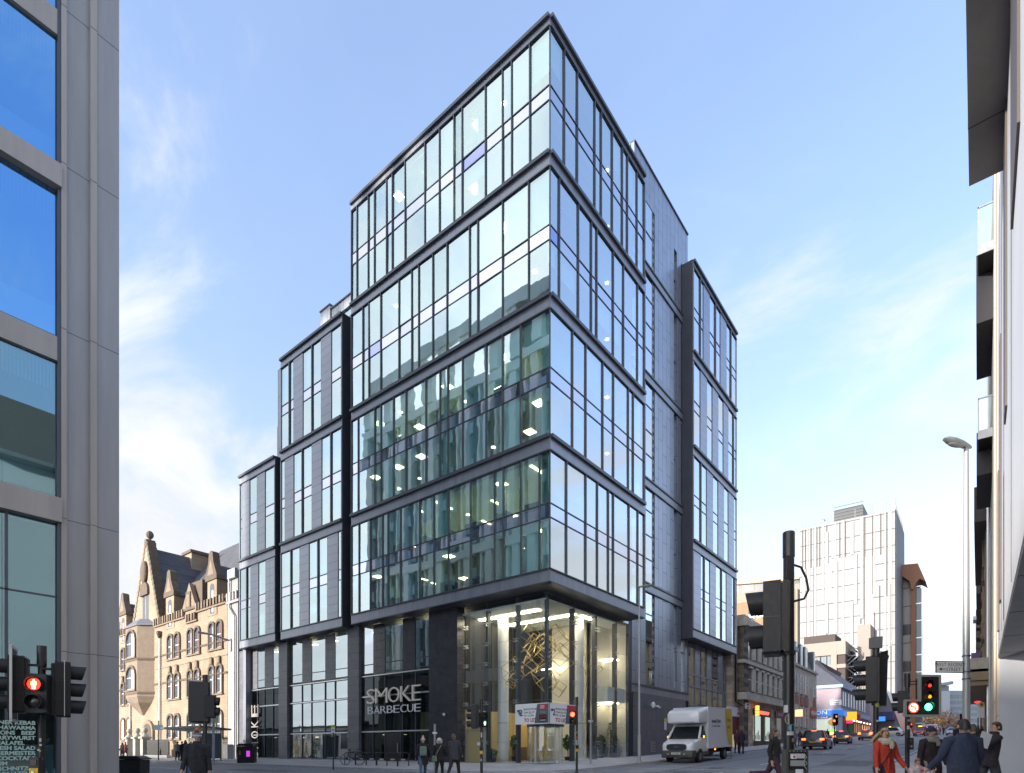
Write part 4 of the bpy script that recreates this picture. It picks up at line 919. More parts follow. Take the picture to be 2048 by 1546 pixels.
# lane front beside it with the white barber sign
LN = thing('lane_building', 'dark stone lane front under a white CITY BARBERS sign, beside the dark office', 'stone building', (-.5, 38, gz(38)))
xlane = .0
ys = y0-.25; g = G(); g.box(-9, -.6, Y4b+.4, ys, 0, RX(1480, 1247)[1], DST); g.build('wall', LN, world=True)
g = G(); yy, zz_1 = RX(1477, 1415, -.5); za, zb_ = RX(1477, 1416, -.5)[1], RX(1477, 1432, -.5)[1]; ysa, ysb = RX(1455, 1430, -.5)[0], RX(1486, 1430, -.5)[0]
g.box(-.6, -.45, ysa, ysb, zb_-.1, za, WHITE); g.build('shop_sign', LN, world=True)
g = G(); RD = mat('red_letter', (.45, .02, .03), .5); hh = za-zb_
g.text('CITY', hh*.5, RD, TYZ((-.44, ysb-.9, za-hh*.42)), .01, .01, 'RIGHT', 1.1); g.text('BARBERS', hh*.5, RD, TYZ((-.44, ysb-.2, za-hh*.86)), .01, .01, 'RIGHT', 1.1); g.build('sign_lettering', LN, world=True)
g = G(); g.box(-.6, -.5, ysa, ysb, zb_-1.9, zb_-.15, mat('maroon_blind', (.16, .02, .03), .6)); g.box(-.6, -.5, ysa, ysb, gz(38), zb_-1.95, emat('shop_glow_lane', (.35, .3, .2), .25)); g.build('shop_window', LN, world=True)
g = G(); yp = RX(1480.5, 1300)[0]; g.tube([(-.45, yp, RX(1480, 1258)[1]), (-.45, yp, RX(1480, 1402)[1]), (-.2, yp+1.3, RX(1490, 1412)[1]), (-.2, yp+1.3, gz(38))], .11, BLACK, 6); g.build('drain_pipe', LN, world=True)
p = RX(1496, 1412, .05); g = G(); g.box(.0, .05, p[0]-.8, p[0]+.8, p[1]-.32, p[1]+.32, WHITE)
g.text('BATH', .26, BLACK, TYZ((.06, p[0], p[1]+.03)), .005, .005, 'CENTER'); g.text('LANE', .26, BLACK, TYZ((.06, p[0], p[1]-.25)), .005, .005, 'CENTER'); tag(g.build('lane_sign', loc=(0, p[0], p[1])), 'small white street name plate on the corner of the sooty stone building', 'street sign')
# grey ashlar house with mansard
GH = thing('mansard_building', 'grey ashlar stone building with a dark slate mansard roof', 'stone building', (0, 65, gz(65)))
ze = RX(1600, 1333)[1]; zr_ = RX(1600, 1281)[1]
g = G(); g.box(-10, -.1, y1, y2, 0, ze, GST); g.build('wall', GH, world=True)
g = G(); g.prism([(-.1, ze+.2), (-1.3, zr_), (-9, zr_), (-10, ze+.2)], y1, y2, SLY, 'y'); g.box(-10, .15, y1, y2+.1, ze-.1, ze+.2, STR); g.box(-9, -1.25, y1, y2, zr_, zr_+.2, SASH); g.build('mansard_roof', GH, world=True)
for u0, u1 in ((1592, 1596), (1602, 1606.5), (1611, 1616), (1628, 1631)):
    a, b = RX(u0, 1350)[0], RX(u1, 1350)[0]; zref = 1600
    for va, vb in ((1346, 1382), (1413, 1450)):
        z1_, z0 = RX(1594, va)[1], RX(1594, vb)[1]; gg = G(); gg.box(-.09, -.07, a, b, z0, z1_, WG); gg.box(-.08, .03, a-.12, a+.02, z0, z1_, SASH); gg.box(-.08, .03, b-.15, b+.1, z0, z1_, SASH); gg.box(-.08, -.03, a, b, (z0+z1_)/2-.06, (z0+z1_)/2+.06, SASH)
        gg.box(-.08, .12, a-.2, b+.2, z0-.25, z0, STR)
        if vb > 1400: gg.box(-.08, .05, a-.2, b+.2, z1_+.3, z1_+1.5, mat('faded_red_sign', (.30, .12, .10), .6))
        gg.build('window', GH, world=True)
    gg = G(); gg.box(-1.0, -.1, a-.1, b+.1, ze+.3, zr_-.4, SLY); gg.box(-.1, -.06, a, b, ze+.3, zr_-.5, WG); gg.box(-.1, .0, a-.2, a, ze+.3, zr_-.4, mat('dormer_blue', (.30, .34, .40), .5)); gg.build('dormer', GH, world=True)
p = RX(1620, 1421); g = G(); a, b = RX(1621.5, 1450)[0], RX(1632.5, 1450)[0]; g.box(-.05, .08, a, b, p[1]-.9, p[1]+.5, mat('orange_fascia', (.45, .10, .03), .5)); g.text('RESTAURANT', .7, WHITE, TYZ((.09, (a+b)/2, p[1]-.5)), .01, .01, 'CENTER', .9); g.build('shop_fascia', GH, world=True)
p = RX(1598.5, 1426, .6); g = G(); g.box(.1, 1.0, p[0]-.06, p[0]+.06, p[1]-.45, p[1]+.45, emat('lit_sign_amber', (1, .62, .3), .4)); g.box(.0, .1, p[0]-.03, p[0]+.03, p[1]-.03, p[1]+.03, BLACK); tag(g.build('hanging_sign', loc=(.5, p[0], p[1])), 'small lit amber sign projecting from the grey ashlar building', 'sign')
# pink rendered corner block with blue shop
PB = thing('pink_corner_building', 'pink and blue rendered corner block with a blue shopfront under a slate roof', 'corner building', (0, 95, gz(95)))
yp0, yp1 = RX(1682, 1400)[0], RX(1739, 1400)[0]; xpl = onY(yp0, 1633).x-4
PK = mat('pink_render', (.37, .29, .33), .8, var=.1, vscale=.5); BLR = mat('blue_render', (.22, .255, .33), .8, var=.1, vscale=.5); BLT = mat('pale_blue_trim', (.30, .44, .54), .6)
zp = RX(1682, 1375)[1]; zl = RX(1682, 1417)[1]; zf = RX(1682, 1430)[1]
g = G(); g.box(xpl, -.02, yp0, yp1, 0, zp, PK); g.build('wall', PB, world=True)
g = G(); g.box(-.02, .02, yp0+.01, yp1, zl, zp, BLR); g.box(-.02, .03, yp0+.01, yp1, 0, zl, mat('street_front_mix', (.12, .10, .11), .7, var=.5, vscale=.8)); g.build('street_front', PB, world=True)
g = G(); g.box(xpl-.3, .35, yp0-.35, yp1, zp, zp+.55, BLT); g.box(xpl, .25, yp0-.25, yp1, zl-.9, zl, BLT); g.build('cornice', PB, world=True)
g = G(); zh = RX(1682, 1372)[1]; g.loft([[(xpl-.3, yp0-.3, zp+.55), (.3, yp0-.3, zp+.55), (.3, yp1, zp+.55), (xpl-.3, yp1, zp+.55)], [(xpl+3, yp0+6, zp+6), (-6, yp0+6, zp+6), (-6, yp1-3, zp+6), (xpl+3, yp1-3, zp+6)]], mat('slate_hip', (.10, .10, .12), .6, var=.2, vscale=2)); g.build('roof', PB, world=True)
for u in (1687, 1691.5, 1698, 1703, 1708.5, 1714, 1720, 1725.5, 1730):
    a = RX(u, 1400)[0]; gg = G(); gg.box(.02, .04, a-.9, a+.3, zl+.6, zp-.6, WG); gg.box(.02, .10, a+.3, a+.5, zl+.6, zp-.6, BLT); gg.build('window', PB, world=True)
p = onY(yp0-.02, 1671.5, 1405); g = G(); g.box(p.x-.9, p.x+.9, p.y-.06, p.y, p.z-.45, p.z+.45, WHITE); g.text('REGENT', .32, BLACK, TXZ((p.x, p.y-.07, p.z+.05)), .005, .01, 'CENTER'); g.text('STREET', .32, BLACK, TXZ((p.x, p.y-.07, p.z-.34)), .005, .01, 'CENTER'); g.build('street_plate', PB, world=True)
BLS = emat('blue_shop_sign', (.01, .16, .62), .22)
g = G(); za, zb_ = onY(yp0, 1660, 1421).z, onY(yp0, 1660, 1432).z; g.box(xpl, .3, yp0-.45, yp0, zb_, za, BLS); g.box(.0, .32, yp0, yp0+5, zb_, za, BLS)
p = onY(yp0-.5, 1652.5, 1430); g.text('MOON', .95, WHITE, TXZ((p.x+.2, p.y, zb_+.3)), .01, .02, 'RIGHT', 1.25); p2 = onY(yp0-.5, 1653, 1433); g.text('MOBILE', .4, WHITE, TXZ((p2.x+.2, p2.y, zb_-.38)), .01, .01, 'RIGHT', 1.5); g.build('shop_fascia', PB, world=True)
g = G(); gb = gz(88); a = onY(yp0, 1655).x; b = onY(yp0, 1672).x
g.box(xpl, a, yp0-.06, yp0-.02, gb, zb_-.5, emat('shop_glow_blue', (.55, .6, .5), .22)); g.box(a, b, yp0-.07, yp0-.02, gb+1.6, zb_-.4, WHITE); g.box(a, b, yp0-.08, yp0-.02, gb+1.2, gb+1.7, emat('sign_green', (.3, .7, .1), .3)); g.box(xpl, b, yp0-.09, yp0-.02, gb+.7, gb+1.15, emat('sign_yellow', (.9, .75, .3), .35)); g.ell(((a+b)/2+.3, yp0-.07, gb+2.9), (.9, .02, .7), mat('golden_tree_motif', (.5, .32, .05), .6)); g.box(b, .25, yp0-.2, yp0, gb-.5, zb_, BLR); g.build('shop_window', PB, world=True)
def proj_sign(u, v, col, w, h, label, txt=None):
    y, z = RX(u, v, .9); g = G(); g.box(.1, .1+w, y-.08, y+.08, z-h/2, z+h/2, col); g.box(.0, .1, y-.04, y+.04, z-.04, z+.04, BLACK)
    if txt: g.text(txt, h*.3, BLACK, TXZ((.1+w/2, y-.09, z-.1)), .004, .01, 'CENTER', .8)
    tag(g.build('projecting_sign', loc=(.5, y, z)), label, 'sign', 'projecting shop signs on the blue street front')
proj_sign(1702, 1432, emat('sign_amber', (.9, .45, .02), .32), 1.7, 1.5, 'square amber shop sign sticking out from the blue rendered front')
proj_sign(1703, 1441, emat('sign_pink', (.9, .03, .18), .35), 1.0, 1.0, 'small hot pink sign below the amber one on the blue front')
proj_sign(1716, 1434, mat('sign_red', (.35, .03, .04), .5), 1.2, 1.1, 'red projecting sign right of the amber one on the blue front')
g = G(); ya, yb = yp0+2, yp1
for i, (c, f0, f1) in enumerate([((.02, .10, .06), .18, .34), ((.22, .03, .04), .36, .6), ((.25, .03, .05), .62, .98)]):
    gg = G(); q0, q1 = yp0+(yp1-yp0)*f0, yp0+(yp1-yp0)*f1; zz0 = gz((q0+q1)/2); gg.box(.03, .3, q0, q1, zz0, zz0+.7, mat('shop_stall_%d' % i, c, .5)); gg.box(.03, .35, q0, q1, zb_-.9, zb_+.1, mat('shop_stall_%d' % i, c, .5)); 
    n = 4
    for k in range(n+1): yy = q0+(q1-q0)*k/n; gg.box(.03, .3, yy-.12, yy+.12, zz0, zb_, mat('shop_stall_%d' % i, c, .5))
    gg.box(.03, .1, q0, q1, zz0+.7, zb_-.9, emat('shop_warm', (.8, .5, .25), .25))
    for k in range(3): gg.ell((.45, q0+(q1-q0)*(k+.5)/3, zb_-.5), (.14, .14, .14), emat('lantern', (1, .8, .5), 1.2))
    gg.build('shop_front', PB, world=True)
# brown and cream office slab behind
BO = thing('brown_cream_office', 'brown and cream banded office with an open stair in front of the white tower', 'office building', (-10, 150, 4))
CR = mat('cream_render', (.32, .285, .24), .8, var=.08, vscale=.2); BRB = mat('brown_brick', (.085, .065, .06), .85, var=.15, vscale=.3)
yo = 128.0
def BP(u, v, y=yo): p = onY(y, u, v); return p.x, p.z
xa, xc = BP(1596, 1400)[0], BP(1690.5, 1400)[0]; xs = BP(1674, 1400)[0]; zt = BP(1670, 1285)[1]
g = G(); g.box(xa, xc, yo, yo+14, 0, zt, BRB); g.build('wall', BO, world=True)
g = G(); zz0 = BP(1670, 1310)[1]; g.box(xa, xc+.1, yo-.3, yo+14.2, zz0, zt+.2, CR); vr = [(1310, 1330, 1341), (1341, 1362, 0), (1362, 1375, 1385)]
fl_h = (BP(1670, 1330)[1]-BP(1670, 1374)[1])
for k in range(5):
    zq = BP(1670, 1330)[1]-fl_h*k; g.box(xa, xc+.1, yo-.3, yo+14.2, zq-.8, zq+.1, CR)
x = BP(1668, 1400)[0]; g.box(x-.6, x+.6, yo-.35, yo, 0, zt, CR); g.build('cream_bands', BO, world=True)
for k in range(4):
    zq = BP(1670, 1330)[1]-fl_h*k-.8+(fl_h if 0 else 0)
    for j, (ua, ub) in enumerate(((1604, 1622), (1626, 1640), (1643, 1653), (1655, 1666))):
        pa, pb = BP(ua, 1400)[0], BP(ub, 1400)[0]; gg = G(); z1_ = BP(1670, 1311)[1]-fl_h*k; gg.box(pa, pb, yo-.1, yo-.02, z1_-2.4, z1_-.1, GLSIMPLE); gg.box(pa, pb, yo-.16, yo-.1, z1_-2.4, z1_-.1, mat('blue_grey_pane', (.22, .27, .29), .15)); gg.box((pa+pb)/2-.08, (pa+pb)/2+.08, yo-.2, yo-.16, z1_-2.4, z1_-.1, DARKM); gg.build('window', BO, world=True)
g = G(); px0, pz0 = BP(1604, 1284); px1 = BP(1667, 1284)[0]; g.box(px0, px1, yo+2, yo+10, zt, BP(1640, 1268)[1], BRB); g.build('roof_plant', BO, world=True)
sx0, sx1 = BP(1691, 1400, yo+3)[0], BP(1716, 1400, yo+3)[0]
for k in range(7):
    zq = BP(1700, 1300)[1]-fl_h*k*.5-1
    gg = G(); gg.box(sx0, sx1, yo+3, yo+6, zq, zq+.2, STEEL); a, b = (sx0, sx1) if k % 2 else (sx1, sx0); gg.tube([(a, yo+3.2, zq+.2), (b, yo+3.2, zq+fl_h*.5)], .18, STEEL, 4); gg.tube([(a, yo+3.1, zq+1.1), (b, yo+3.1, zq+1.0+fl_h*.5)], .06, SILV, 4)
    for j in range(6): xx = sx0+(sx1-sx0)*j/5; gg.box(xx-.05, xx+.05, yo+3, yo+3.1, zq, zq+1.2, DARKM)
    gg.build('stair_flight', BO, world=True)
bx0, bx1 = BP(1715, 1300, yo+5)[0], BP(1741, 1300, yo+5)[0]; g = G(); g.box(bx0, bx1, yo+5, yo+16, 0, BP(1720, 1250, yo+5)[1], mat('beige_panels', (.30, .26, .225), .8, var=.05, vscale=.3)); g.box(sx0, bx0, yo+9, yo+9.3, 0, BP(1700, 1295)[1], GLSIMPLE)
g.box(sx0, bx0+.02, yo+4.5, yo+9, BP(1700, 1297)[1], BP(1700, 1292)[1], CR); g.build('stair_tower', BO, world=True)
# white tower
TY = 199.0
WT = thing('white_tower', 'tall white panelled tower with thin brown seams and a dark rooftop plant box', 'tower', (-15, TY, 5))
tx0, tx1 = onY(TY, 1600).x, onY(TY, 1790).x; tz = onY(TY, 1695, 1033).z; tz1 = onY(TY, 1790, 1018).z
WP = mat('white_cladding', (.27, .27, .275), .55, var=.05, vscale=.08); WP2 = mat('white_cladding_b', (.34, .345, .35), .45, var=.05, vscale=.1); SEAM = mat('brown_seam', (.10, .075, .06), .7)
SHADE_SIDE = brickmat('tower_side_grey', (.12, .125, .135), (.14, .145, .155), (.06, .06, .065), 3.0, 3.3, .08, .6, plane='yz', off=0, var=.1, bump=0)  # shade of the tower's right side put into a darker cladding colour
g = G(); g.box(tx0, tx1, TY, TY+28, 0, tz1, WP); g.build('wall', WT, world=True)
g = G(); g.box(tx1+.005, tx1+.25, TY+.4, TY+28, 0, tz1, SHADE_SIDE)
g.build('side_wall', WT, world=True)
rt = random.Random(3); Wd = tx1-tx0
def TX(f): return tx0+Wd*f
def TZ(v): return onY(TY, 1700, v).z
g = G(); f = 0
while f < .985:
    wv = rt.choice((.02, .03, .025, .035)); 
    if rt.random() < .5: g.box(TX(f), TX(min(f+wv, .99)), TY-.15, TY, rt.choice((0, TZ(1300), TZ(1200))), rt.choice((tz1, TZ(1120), tz1)), WP2)
    f += wv
g.build('cladding_strips', WT, world=True)
g = G()
for k in range(7): g.box(TX(.03+.032*k)-.1, TX(.03+.032*k)+.1, TY-.2, TY, TZ(1122), tz1-.5, SEAM)
for f, va, vb in ((.08, 1122, 1300), (.155, 1122, 1500), (.30, 1033, 1500), (.44, 1030, 1112), (.5, 1030, 1112), (.78, 1020, 1195), (.85, 1180, 1300), (.86, 1020, 1120), (.92, 1020, 1200), (.96, 1180, 1400), (.66, 1190, 1250), (.70, 1040, 1300)): g.box(TX(f)-.1, TX(f)+.1, TY-.2, TY, TZ(vb), min(TZ(va), tz1-.5), SEAM)
for k in range(14): g.box(tx0, tx1, TY-.18, TY, 8+k*5.4, 8.1+k*5.4, SEAM)
g.build('panel_seams', WT, world=True)
for f, va, vb, n in ((.285, 1055, 1262, 11), (.35, 1055, 1110, 3), (.385, 1118, 1262, 7), (.555, 1045, 1110, 4), (.59, 1110, 1210, 5), (.55, 1205, 1290, 4), (.655, 1040, 1240, 12)):
    za, zb_ = TZ(va), TZ(vb); h = (za-zb_)/n
    for k in range(n):
        gg = G(); z0 = zb_+h*k; gg.box(TX(f), TX(f+.033), TY-.28, TY-.19, z0, z0+h*.55, mat('tower_pane', (.30, .38, .40), .12)); gg.box(TX(f), TX(f+.033), TY-.28, TY-.19, z0+h*.55, z0+h, mat('tower_pane_b', (.36, .33, .28), .6)); gg.build('window', WT, world=True)
a, b = onY(TY+8, 1668, 1040), onY(TY+8, 1726, 1008); g = G(); g.box(a.x, b.x, TY+8, TY+20, tz1-2, b.z, mat('plant_box', (.05, .055, .06), .5))
for k in range(8): g.box(a.x, b.x, TY+7.8, TY+8, tz1+k*1.1, tz1+k*1.1+.2, mat('plant_louvre', (.09, .095, .10), .5))
g.build('roof_plant', WT, world=True)
g = G()
for k in range(9): x = TX(.03+.035*k); g.cyl((x, TY+.2, tz1), (x, TY+.2, tz1+2.2), .12, SILV, n=5)
for k in range(10): g.cyl((tx1+.1, TY+1+2.6*k, tz1), (tx1+.1, TY+1+2.6*k, tz1+(4 if k == 0 else 2.2)), .18, mat('roof_post', (.30, .30, .30), .5), n=5)
for f in (.6, .78, .92): g.cyl((TX(f), TY+.2, tz1), (TX(f), TY+.2, tz1+3), .1, SILV, n=5)
g.build('roof_posts', WT, world=True)
# cinema block behind (left of the tower)
CY = 232.0
CN = thing('cinema_building', 'cream and tan cinema block with a curved copper roof edge, left of the white tower', 'cinema', (-40, CY, 5))
def CPt(u, v): p = onY(CY, u, v); return p.x, p.z
ca, cb = CPt(1440, 1300)[0], CPt(1599.5, 1300)[0]
TANB = brickmat('tan_panel', (.29, .185, .11), (.31, .20, .12), (.22, .14, .085), 3.2, 2.2, .05, .8, plane='xz', off=0, var=.06, bump=0); CRP = mat('cream_panel', (.31, .27, .215), .8, var=.05, vscale=.1)
g = G(); zt_ = CPt(1475, 1188)[1]
n = 12; topz = [CPt(1440+(1600-1440)*k/n, 1172-13*(k/n)**1.2)[1] for k in range(n+1)]
g.prism([(ca, 0), (cb, 0)]+[(ca+(cb-ca)*k/n, topz[k]) for k in range(n, -1, -1)], CY, CY+20, CRP, 'y'); g.build('wall', CN, world=True)
g = G()
for k in range(n):
    xA, xB = ca+(cb-ca)*k/n, ca+(cb-ca)*(k+1)/n; g.add([(xA, CY-1.2, topz[k]), (xB, CY-1.2, topz[k+1]), (xB, CY+20, topz[k+1]), (xA, CY+20, topz[k]), (xA, CY-1.2, topz[k]+.7), (xB, CY-1.2, topz[k+1]+.7), (xB, CY+20, topz[k+1]+.7), (xA, CY+20, topz[k]+.7)], [(0, 1, 2, 3), (4, 5, 6, 7), (0, 1, 5, 4), (1, 2, 6, 5), (2, 3, 7, 6), (3, 0, 4, 7)], mat('copper_edge', (.45, .25, .13), .5))
g.build('roof_edge', CN, world=True)
for u0, u1, va, vb in ((1452, 1478, 1171, 1184), (1484, 1508, 1169, 1182), (1513, 1540, 1167, 1178), (1546, 1570, 1164, 1175), (1590, 1599, 1160, 1166)):
    a, b = CPt(u0, va), CPt(u1, vb); gg = G(); gg.box(a[0], b[0], CY-.1, CY-.02, b[1], a[1], mat('grey_glazing', (.09, .10, .115), .2)); gg.build('window', CN, world=True)
g = G(); a, b = CPt(1440, 1212), CPt(1572, 1330); g.box(a[0], b[0], CY-.3, CY, 0, a[1], TANB); g.box(a[0]-1, b[0]+8, CY-.4, CY, a[1], a[1]+.3, mat('copper_edge', (.45, .25, .13), .5)); a, b = CPt(1497, 1212), CPt(1510, 1240); g.box(a[0], b[0], CY-.35, CY-.3, b[1], a[1], GLSIMPLE); g.build('tan_front', CN, world=True)
g = G(); z = CPt(1500, 1238)[1]; 
RL = emat('sign_red_letter', (.9, .12, .06), .5); WL = emat('sign_white_letter', (1, 1, 1), .6)
xw_ = CPt(1498, 1240)[0]; sz = 3.6
g.text('cine', sz*1.05, RL, TXZ((xw_-.15, CY-.6, z)), .1, .03, 'RIGHT'); g.text('world', sz*1.05, WL, TXZ((xw_, CY-.6, z)), .1, .05, 'LEFT', 1.12); g.build('sign_lettering', CN, world=True)
for k in range(2): gg = G(); a = CPt(1590+k*5, 1300)[0]; gg.cyl((a, CY-1, 0), (a, CY-1, CPt(1590, 1180)[1]), .6, CRP, n=10); gg.build('column', CN, world=True)
# curved block right of the tower
CVY = 222.0
CV = thing('curved_tower', 'cream curved tower with an orange flared roof beam behind the white tower', 'tower', (2, CVY, 5))
a, b = onY(CVY, 1802), onY(CVY, 1836); g = G(); zt_ = onY(CVY, 1815, 1150).z; r = (b.x-a.x)*.62; cxx = b.x-r*.95
g.lathe([(r, 0), (r, zt_)], (cxx, CVY+r, 0), mat('cream_curve', (.42, .39, .35), .7), 28)
for k in range(9): g.lathe([(r+.1, 0), (r+.1, .25)], (cxx, CVY+r, 6+k*6.5), DARKM, 28)
for k in (3, 5): g.lathe([(r+.08, 0), (r+.08, 3.4)], (cxx, CVY+r, 9+k*6.5), mat('dark_band', (.10, .10, .10), .5), 28)
g.build('drum', CV, world=True)
OB = mat('orange_beam', (.26, .115, .06), .6); g = G(); x1_, z1_ = onY(CVY-1, 1824).x, onY(CVY-1, 1824, 1160).z
g.box(x1_-.2, x1_+1.1, CVY-2, CVY-1, 0, z1_, OB); g.prism([(onY(CVY, u).x, onY(CVY, u, v).z) for u, v in ((1800, 1134), (1837, 1131), (1853, 1167), (1841, 1161), (1833, 1170), (1828, 1182), (1824, 1182), (1821, 1166), (1800, 1152))], CVY-3, CVY+8, OB, 'y'); g.build('roof_beam', CV, world=True)
g = G(); gx = onY(CVY, 1828).x; g.box(gx, b.x+1, CVY, CVY+6, 0, z1_-3, mat('curved_glass', (.10, .14, .16), .15)); 
for k in range(10): g.box(gx, b.x+1.1, CVY-.15, CVY, 4+k*6, 4.3+k*6, SILV)
g.build('glazed_bay', CV, world=True)
# glazed entrance canopy further up the street
p = RX(1765, 1440, 0); ENT = thing('glazed_entrance', 'slanted glass and steel entrance front beyond the pink corner block', 'building', (0, p[0], gz(150)))
g = G(); ya, yb = RX(1748, 1440)[0], RX(1790, 1440)[0]; zq = gz(150)
g.prism([(-3, zq), (4, zq), (.5, zq+11), (-3, zq+12)], ya+18, ya+44, mat('entrance_glass', (.16, .2, .23), .2), 'y')
for k in range(9): yy = ya+18+26*k/8; g.tube([(4.1, yy-.05, zq), (.6, yy-.05, zq+11)], .22, SILV, 5)
g.box(-6, 2.4, ya+14, ya+46, zq+3.4, zq+5.4, mat('navy_hoarding', (.03, .035, .13), .6)); g.box(-6, -1, ya-2, ya+17, zq-1, zq+8, mat('pale_block', (.35, .33, .30), .8)); g.build('front', ENT, world=True)
p = RX(1752, 1438, 1.5); tag(G().box(1, 3.2, p[0]-.1, p[0]+.1, p[1]-.5, p[1]+.5, emat('sign_blue', (.05, .3, .9), .25)).build('shop_sign', loc=(1.5, p[0], p[1])), 'small bright blue shop sign left of the glazed entrance', 'sign')
# far end of the street
def far_block(nm, lab, u0, u1, vt, lam, col, cat='office building', rows=7, cols=6, glass=True):
    a = at(u0, lam, vt); b = at(u1, lam, vt); c = (a+b)/2; wd = (b-a).length
    t = thing(nm, lab, cat, (c.x, c.y, 4), TH); g = G(); h = a.z-4; g.box(-wd/2, wd/2, 0, 14, -2, h, col); g.build('wall', t)
    if glass:
        g = G()
        for r in range(rows):
            z = 2+(h-3)*r/rows
            for k in range(cols): x = -wd/2+wd*(k+.15)/cols; g.box(x, x+wd/cols*.75, -.1, 0, z, z+(h-3)/rows*.6, mat('far_pane', (.20, .25, .30), .2))
        o = g.build('window', t); o['kind'] = 'stuff'
    return t
far_block('far_office', 'distant grey glass office under a tilted flat roof at the end of the street', 1858, 1898, 1371, 330, mat('far_grey', (.24, .26, .28), .6), rows=9, cols=5)
t = far_block('far_office', 'distant pale flat fronted block in front of the grey glass office', 1877, 1900, 1382, 320, mat('far_pale', (.40, .42, .45), .6), rows=1, cols=1)
far_block('far_office', 'distant wide low grey block beside the lamp post at the end of the street', 1899, 1962, 1381, 335, mat('far_grey2', (.30, .32, .35), .6), rows=8, cols=9)
pa, pb = at(1866, 328, 1372), at(1905, 328, 1365); g = G(); v = pa-pb
g.tube([pa, pb], 1.0, mat('far_roof', (.3, .32, .35), .5), 6); tag(g.build('roof_canopy', loc=pa), 'thin tilted roof plane over the distant grey glass office', 'roof')
# bare autumn trees at the far end
def bare_tree(p, h, w, col, label, seed, n=260):
    r = random.Random(seed); t = thing('street_tree', label, 'tree', p, 0, 'autumn trees at the far end of the street')
    g = G(); bark = mat('bark', (.06, .045, .035), .9); g.tube([(0, 0, -.3), (.05, 0, h*.3), (0, .1, h*.6)], [.22, .16, .08], bark, 6)
    tips = []
    for i in range(16):
        a = r.uniform(0, 6.28); z0 = h*r.uniform(.25, .6); e = Vector((math.cos(a)*w*r.uniform(.3, .5), math.sin(a)*w*r.uniform(.3, .5), z0+h*r.uniform(.15, .42))); m_ = Vector((e.x*.4, e.y*.4, z0+(e.z-z0)*.6)); g.tube([(0, 0, z0), m_, e], [.09, .05, .02], bark, 5); tips += [m_, e, (m_+e)/2]
    g.build('trunk', t)
    g = G(); lm = [mat('leaf_a_'+col[0], col[1], .8), mat('leaf_b_'+col[0], [c*.65 for c in col[1]], .8)]
    for i in range(n):
        c = r.choice(tips)+Vector((r.gauss(0, w*.09), r.gauss(0, w*.09), r.gauss(0, h*.06))); s = r.uniform(.15, .36); a = Vector((r.gauss(0, 1), r.gauss(0, 1), r.gauss(0, 1))).normalized()*s; b = a.orthogonal().normalized()*s
        g.quad(c-a, c-b*.6, c+a, c+b*.6, r.choice(lm))
    g.build('crown', t)
rt = random.Random(5)
for i, (u, lam, h, cname) in enumerate([(1866, 200, 9, 'orange'), (1876, 190, 8, 'orange'), (1886, 215, 10, 'brown'), (1897, 205, 9, 'brown'), (1908, 220, 10, 'brown'), (1917, 200, 8, 'brown'), (1856, 230, 11, 'brown')]):
    p = gnd(u, lam); bare_tree(p, h, h*.9, (cname, (.26, .14, .035) if cname == 'orange' else (.14, .09, .07)), ['orange leaved street tree far up the road, nearest the red taxi', 'orange leaved tree right of the first at the street end', 'brown twiggy tree left of centre at the street end', 'brown twiggy tree right of the orange ones', 'tall brown tree nearer the lamp post at the street end', 'low brown tree beside the lamp post at the street end', 'tall brown tree behind the green traffic signal'][i], i+20)
# distant skyline filler behind the street end
tag(G().prism([(-400, 0), (400, 0), (400, 12), (200, 15), (0, 13), (-200, 18), (-400, 12)], 700, 760, mat('far_hill', (.14, .15, .15), .9), 'y').build('hills'), kind='structure')
# ------------------------------------------------------------------ right-hand side of the right-hand street
XW = 19.3
def WX(u, v, x=XW): p = onX(x, u, v); return p
RB = thing('right_office', 'pale grey panelled modern building at the right edge, jutting out over a recessed ground floor', 'office building', (XW+2, -8, 0))
PG = brickmat('pale_grey_panel_y', (.60, .60, .62), (.63, .63, .65), (.33, .33, .34), 2.4, 30, .02, .45, plane='yz', off=0, var=.05, bump=.2, vscale=.4)
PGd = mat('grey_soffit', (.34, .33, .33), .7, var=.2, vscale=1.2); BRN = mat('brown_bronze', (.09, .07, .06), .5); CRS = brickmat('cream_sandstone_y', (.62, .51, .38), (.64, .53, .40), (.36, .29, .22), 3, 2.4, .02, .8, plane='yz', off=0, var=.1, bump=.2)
zs = 4.35
ysf = -1.5
g = G(); g.box(XW, XW+12, -45, ysf, zs, 18.8, PG); g.build('wall', RB, world=True)
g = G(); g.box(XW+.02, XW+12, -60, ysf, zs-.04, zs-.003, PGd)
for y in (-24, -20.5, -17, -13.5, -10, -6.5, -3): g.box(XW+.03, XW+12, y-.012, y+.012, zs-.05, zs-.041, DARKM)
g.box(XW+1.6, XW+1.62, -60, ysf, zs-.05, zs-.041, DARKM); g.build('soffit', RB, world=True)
g = G()
# recessed ground floor ends in an angled pale wall
g.prism([(XW+.03, ysf), (XW+6, ysf-13), (XW+6.3, ysf-12.7), (XW+6.3, ysf+2), (XW+.03, ysf+2)], -.3, zs-.05, mat('pale_grey_flank', (.58, .585, .61), .5, var=.04, vscale=.5), 'z'); g.build('flank_wall', RB, world=True)
g = G(); g.box(XW+8, XW+8.3, -60, ysf-8, -.3, zs-.05, mat('brown_wall_low', (.16, .12, .10), .7)); g.build('rear_wall', RB, world=True)
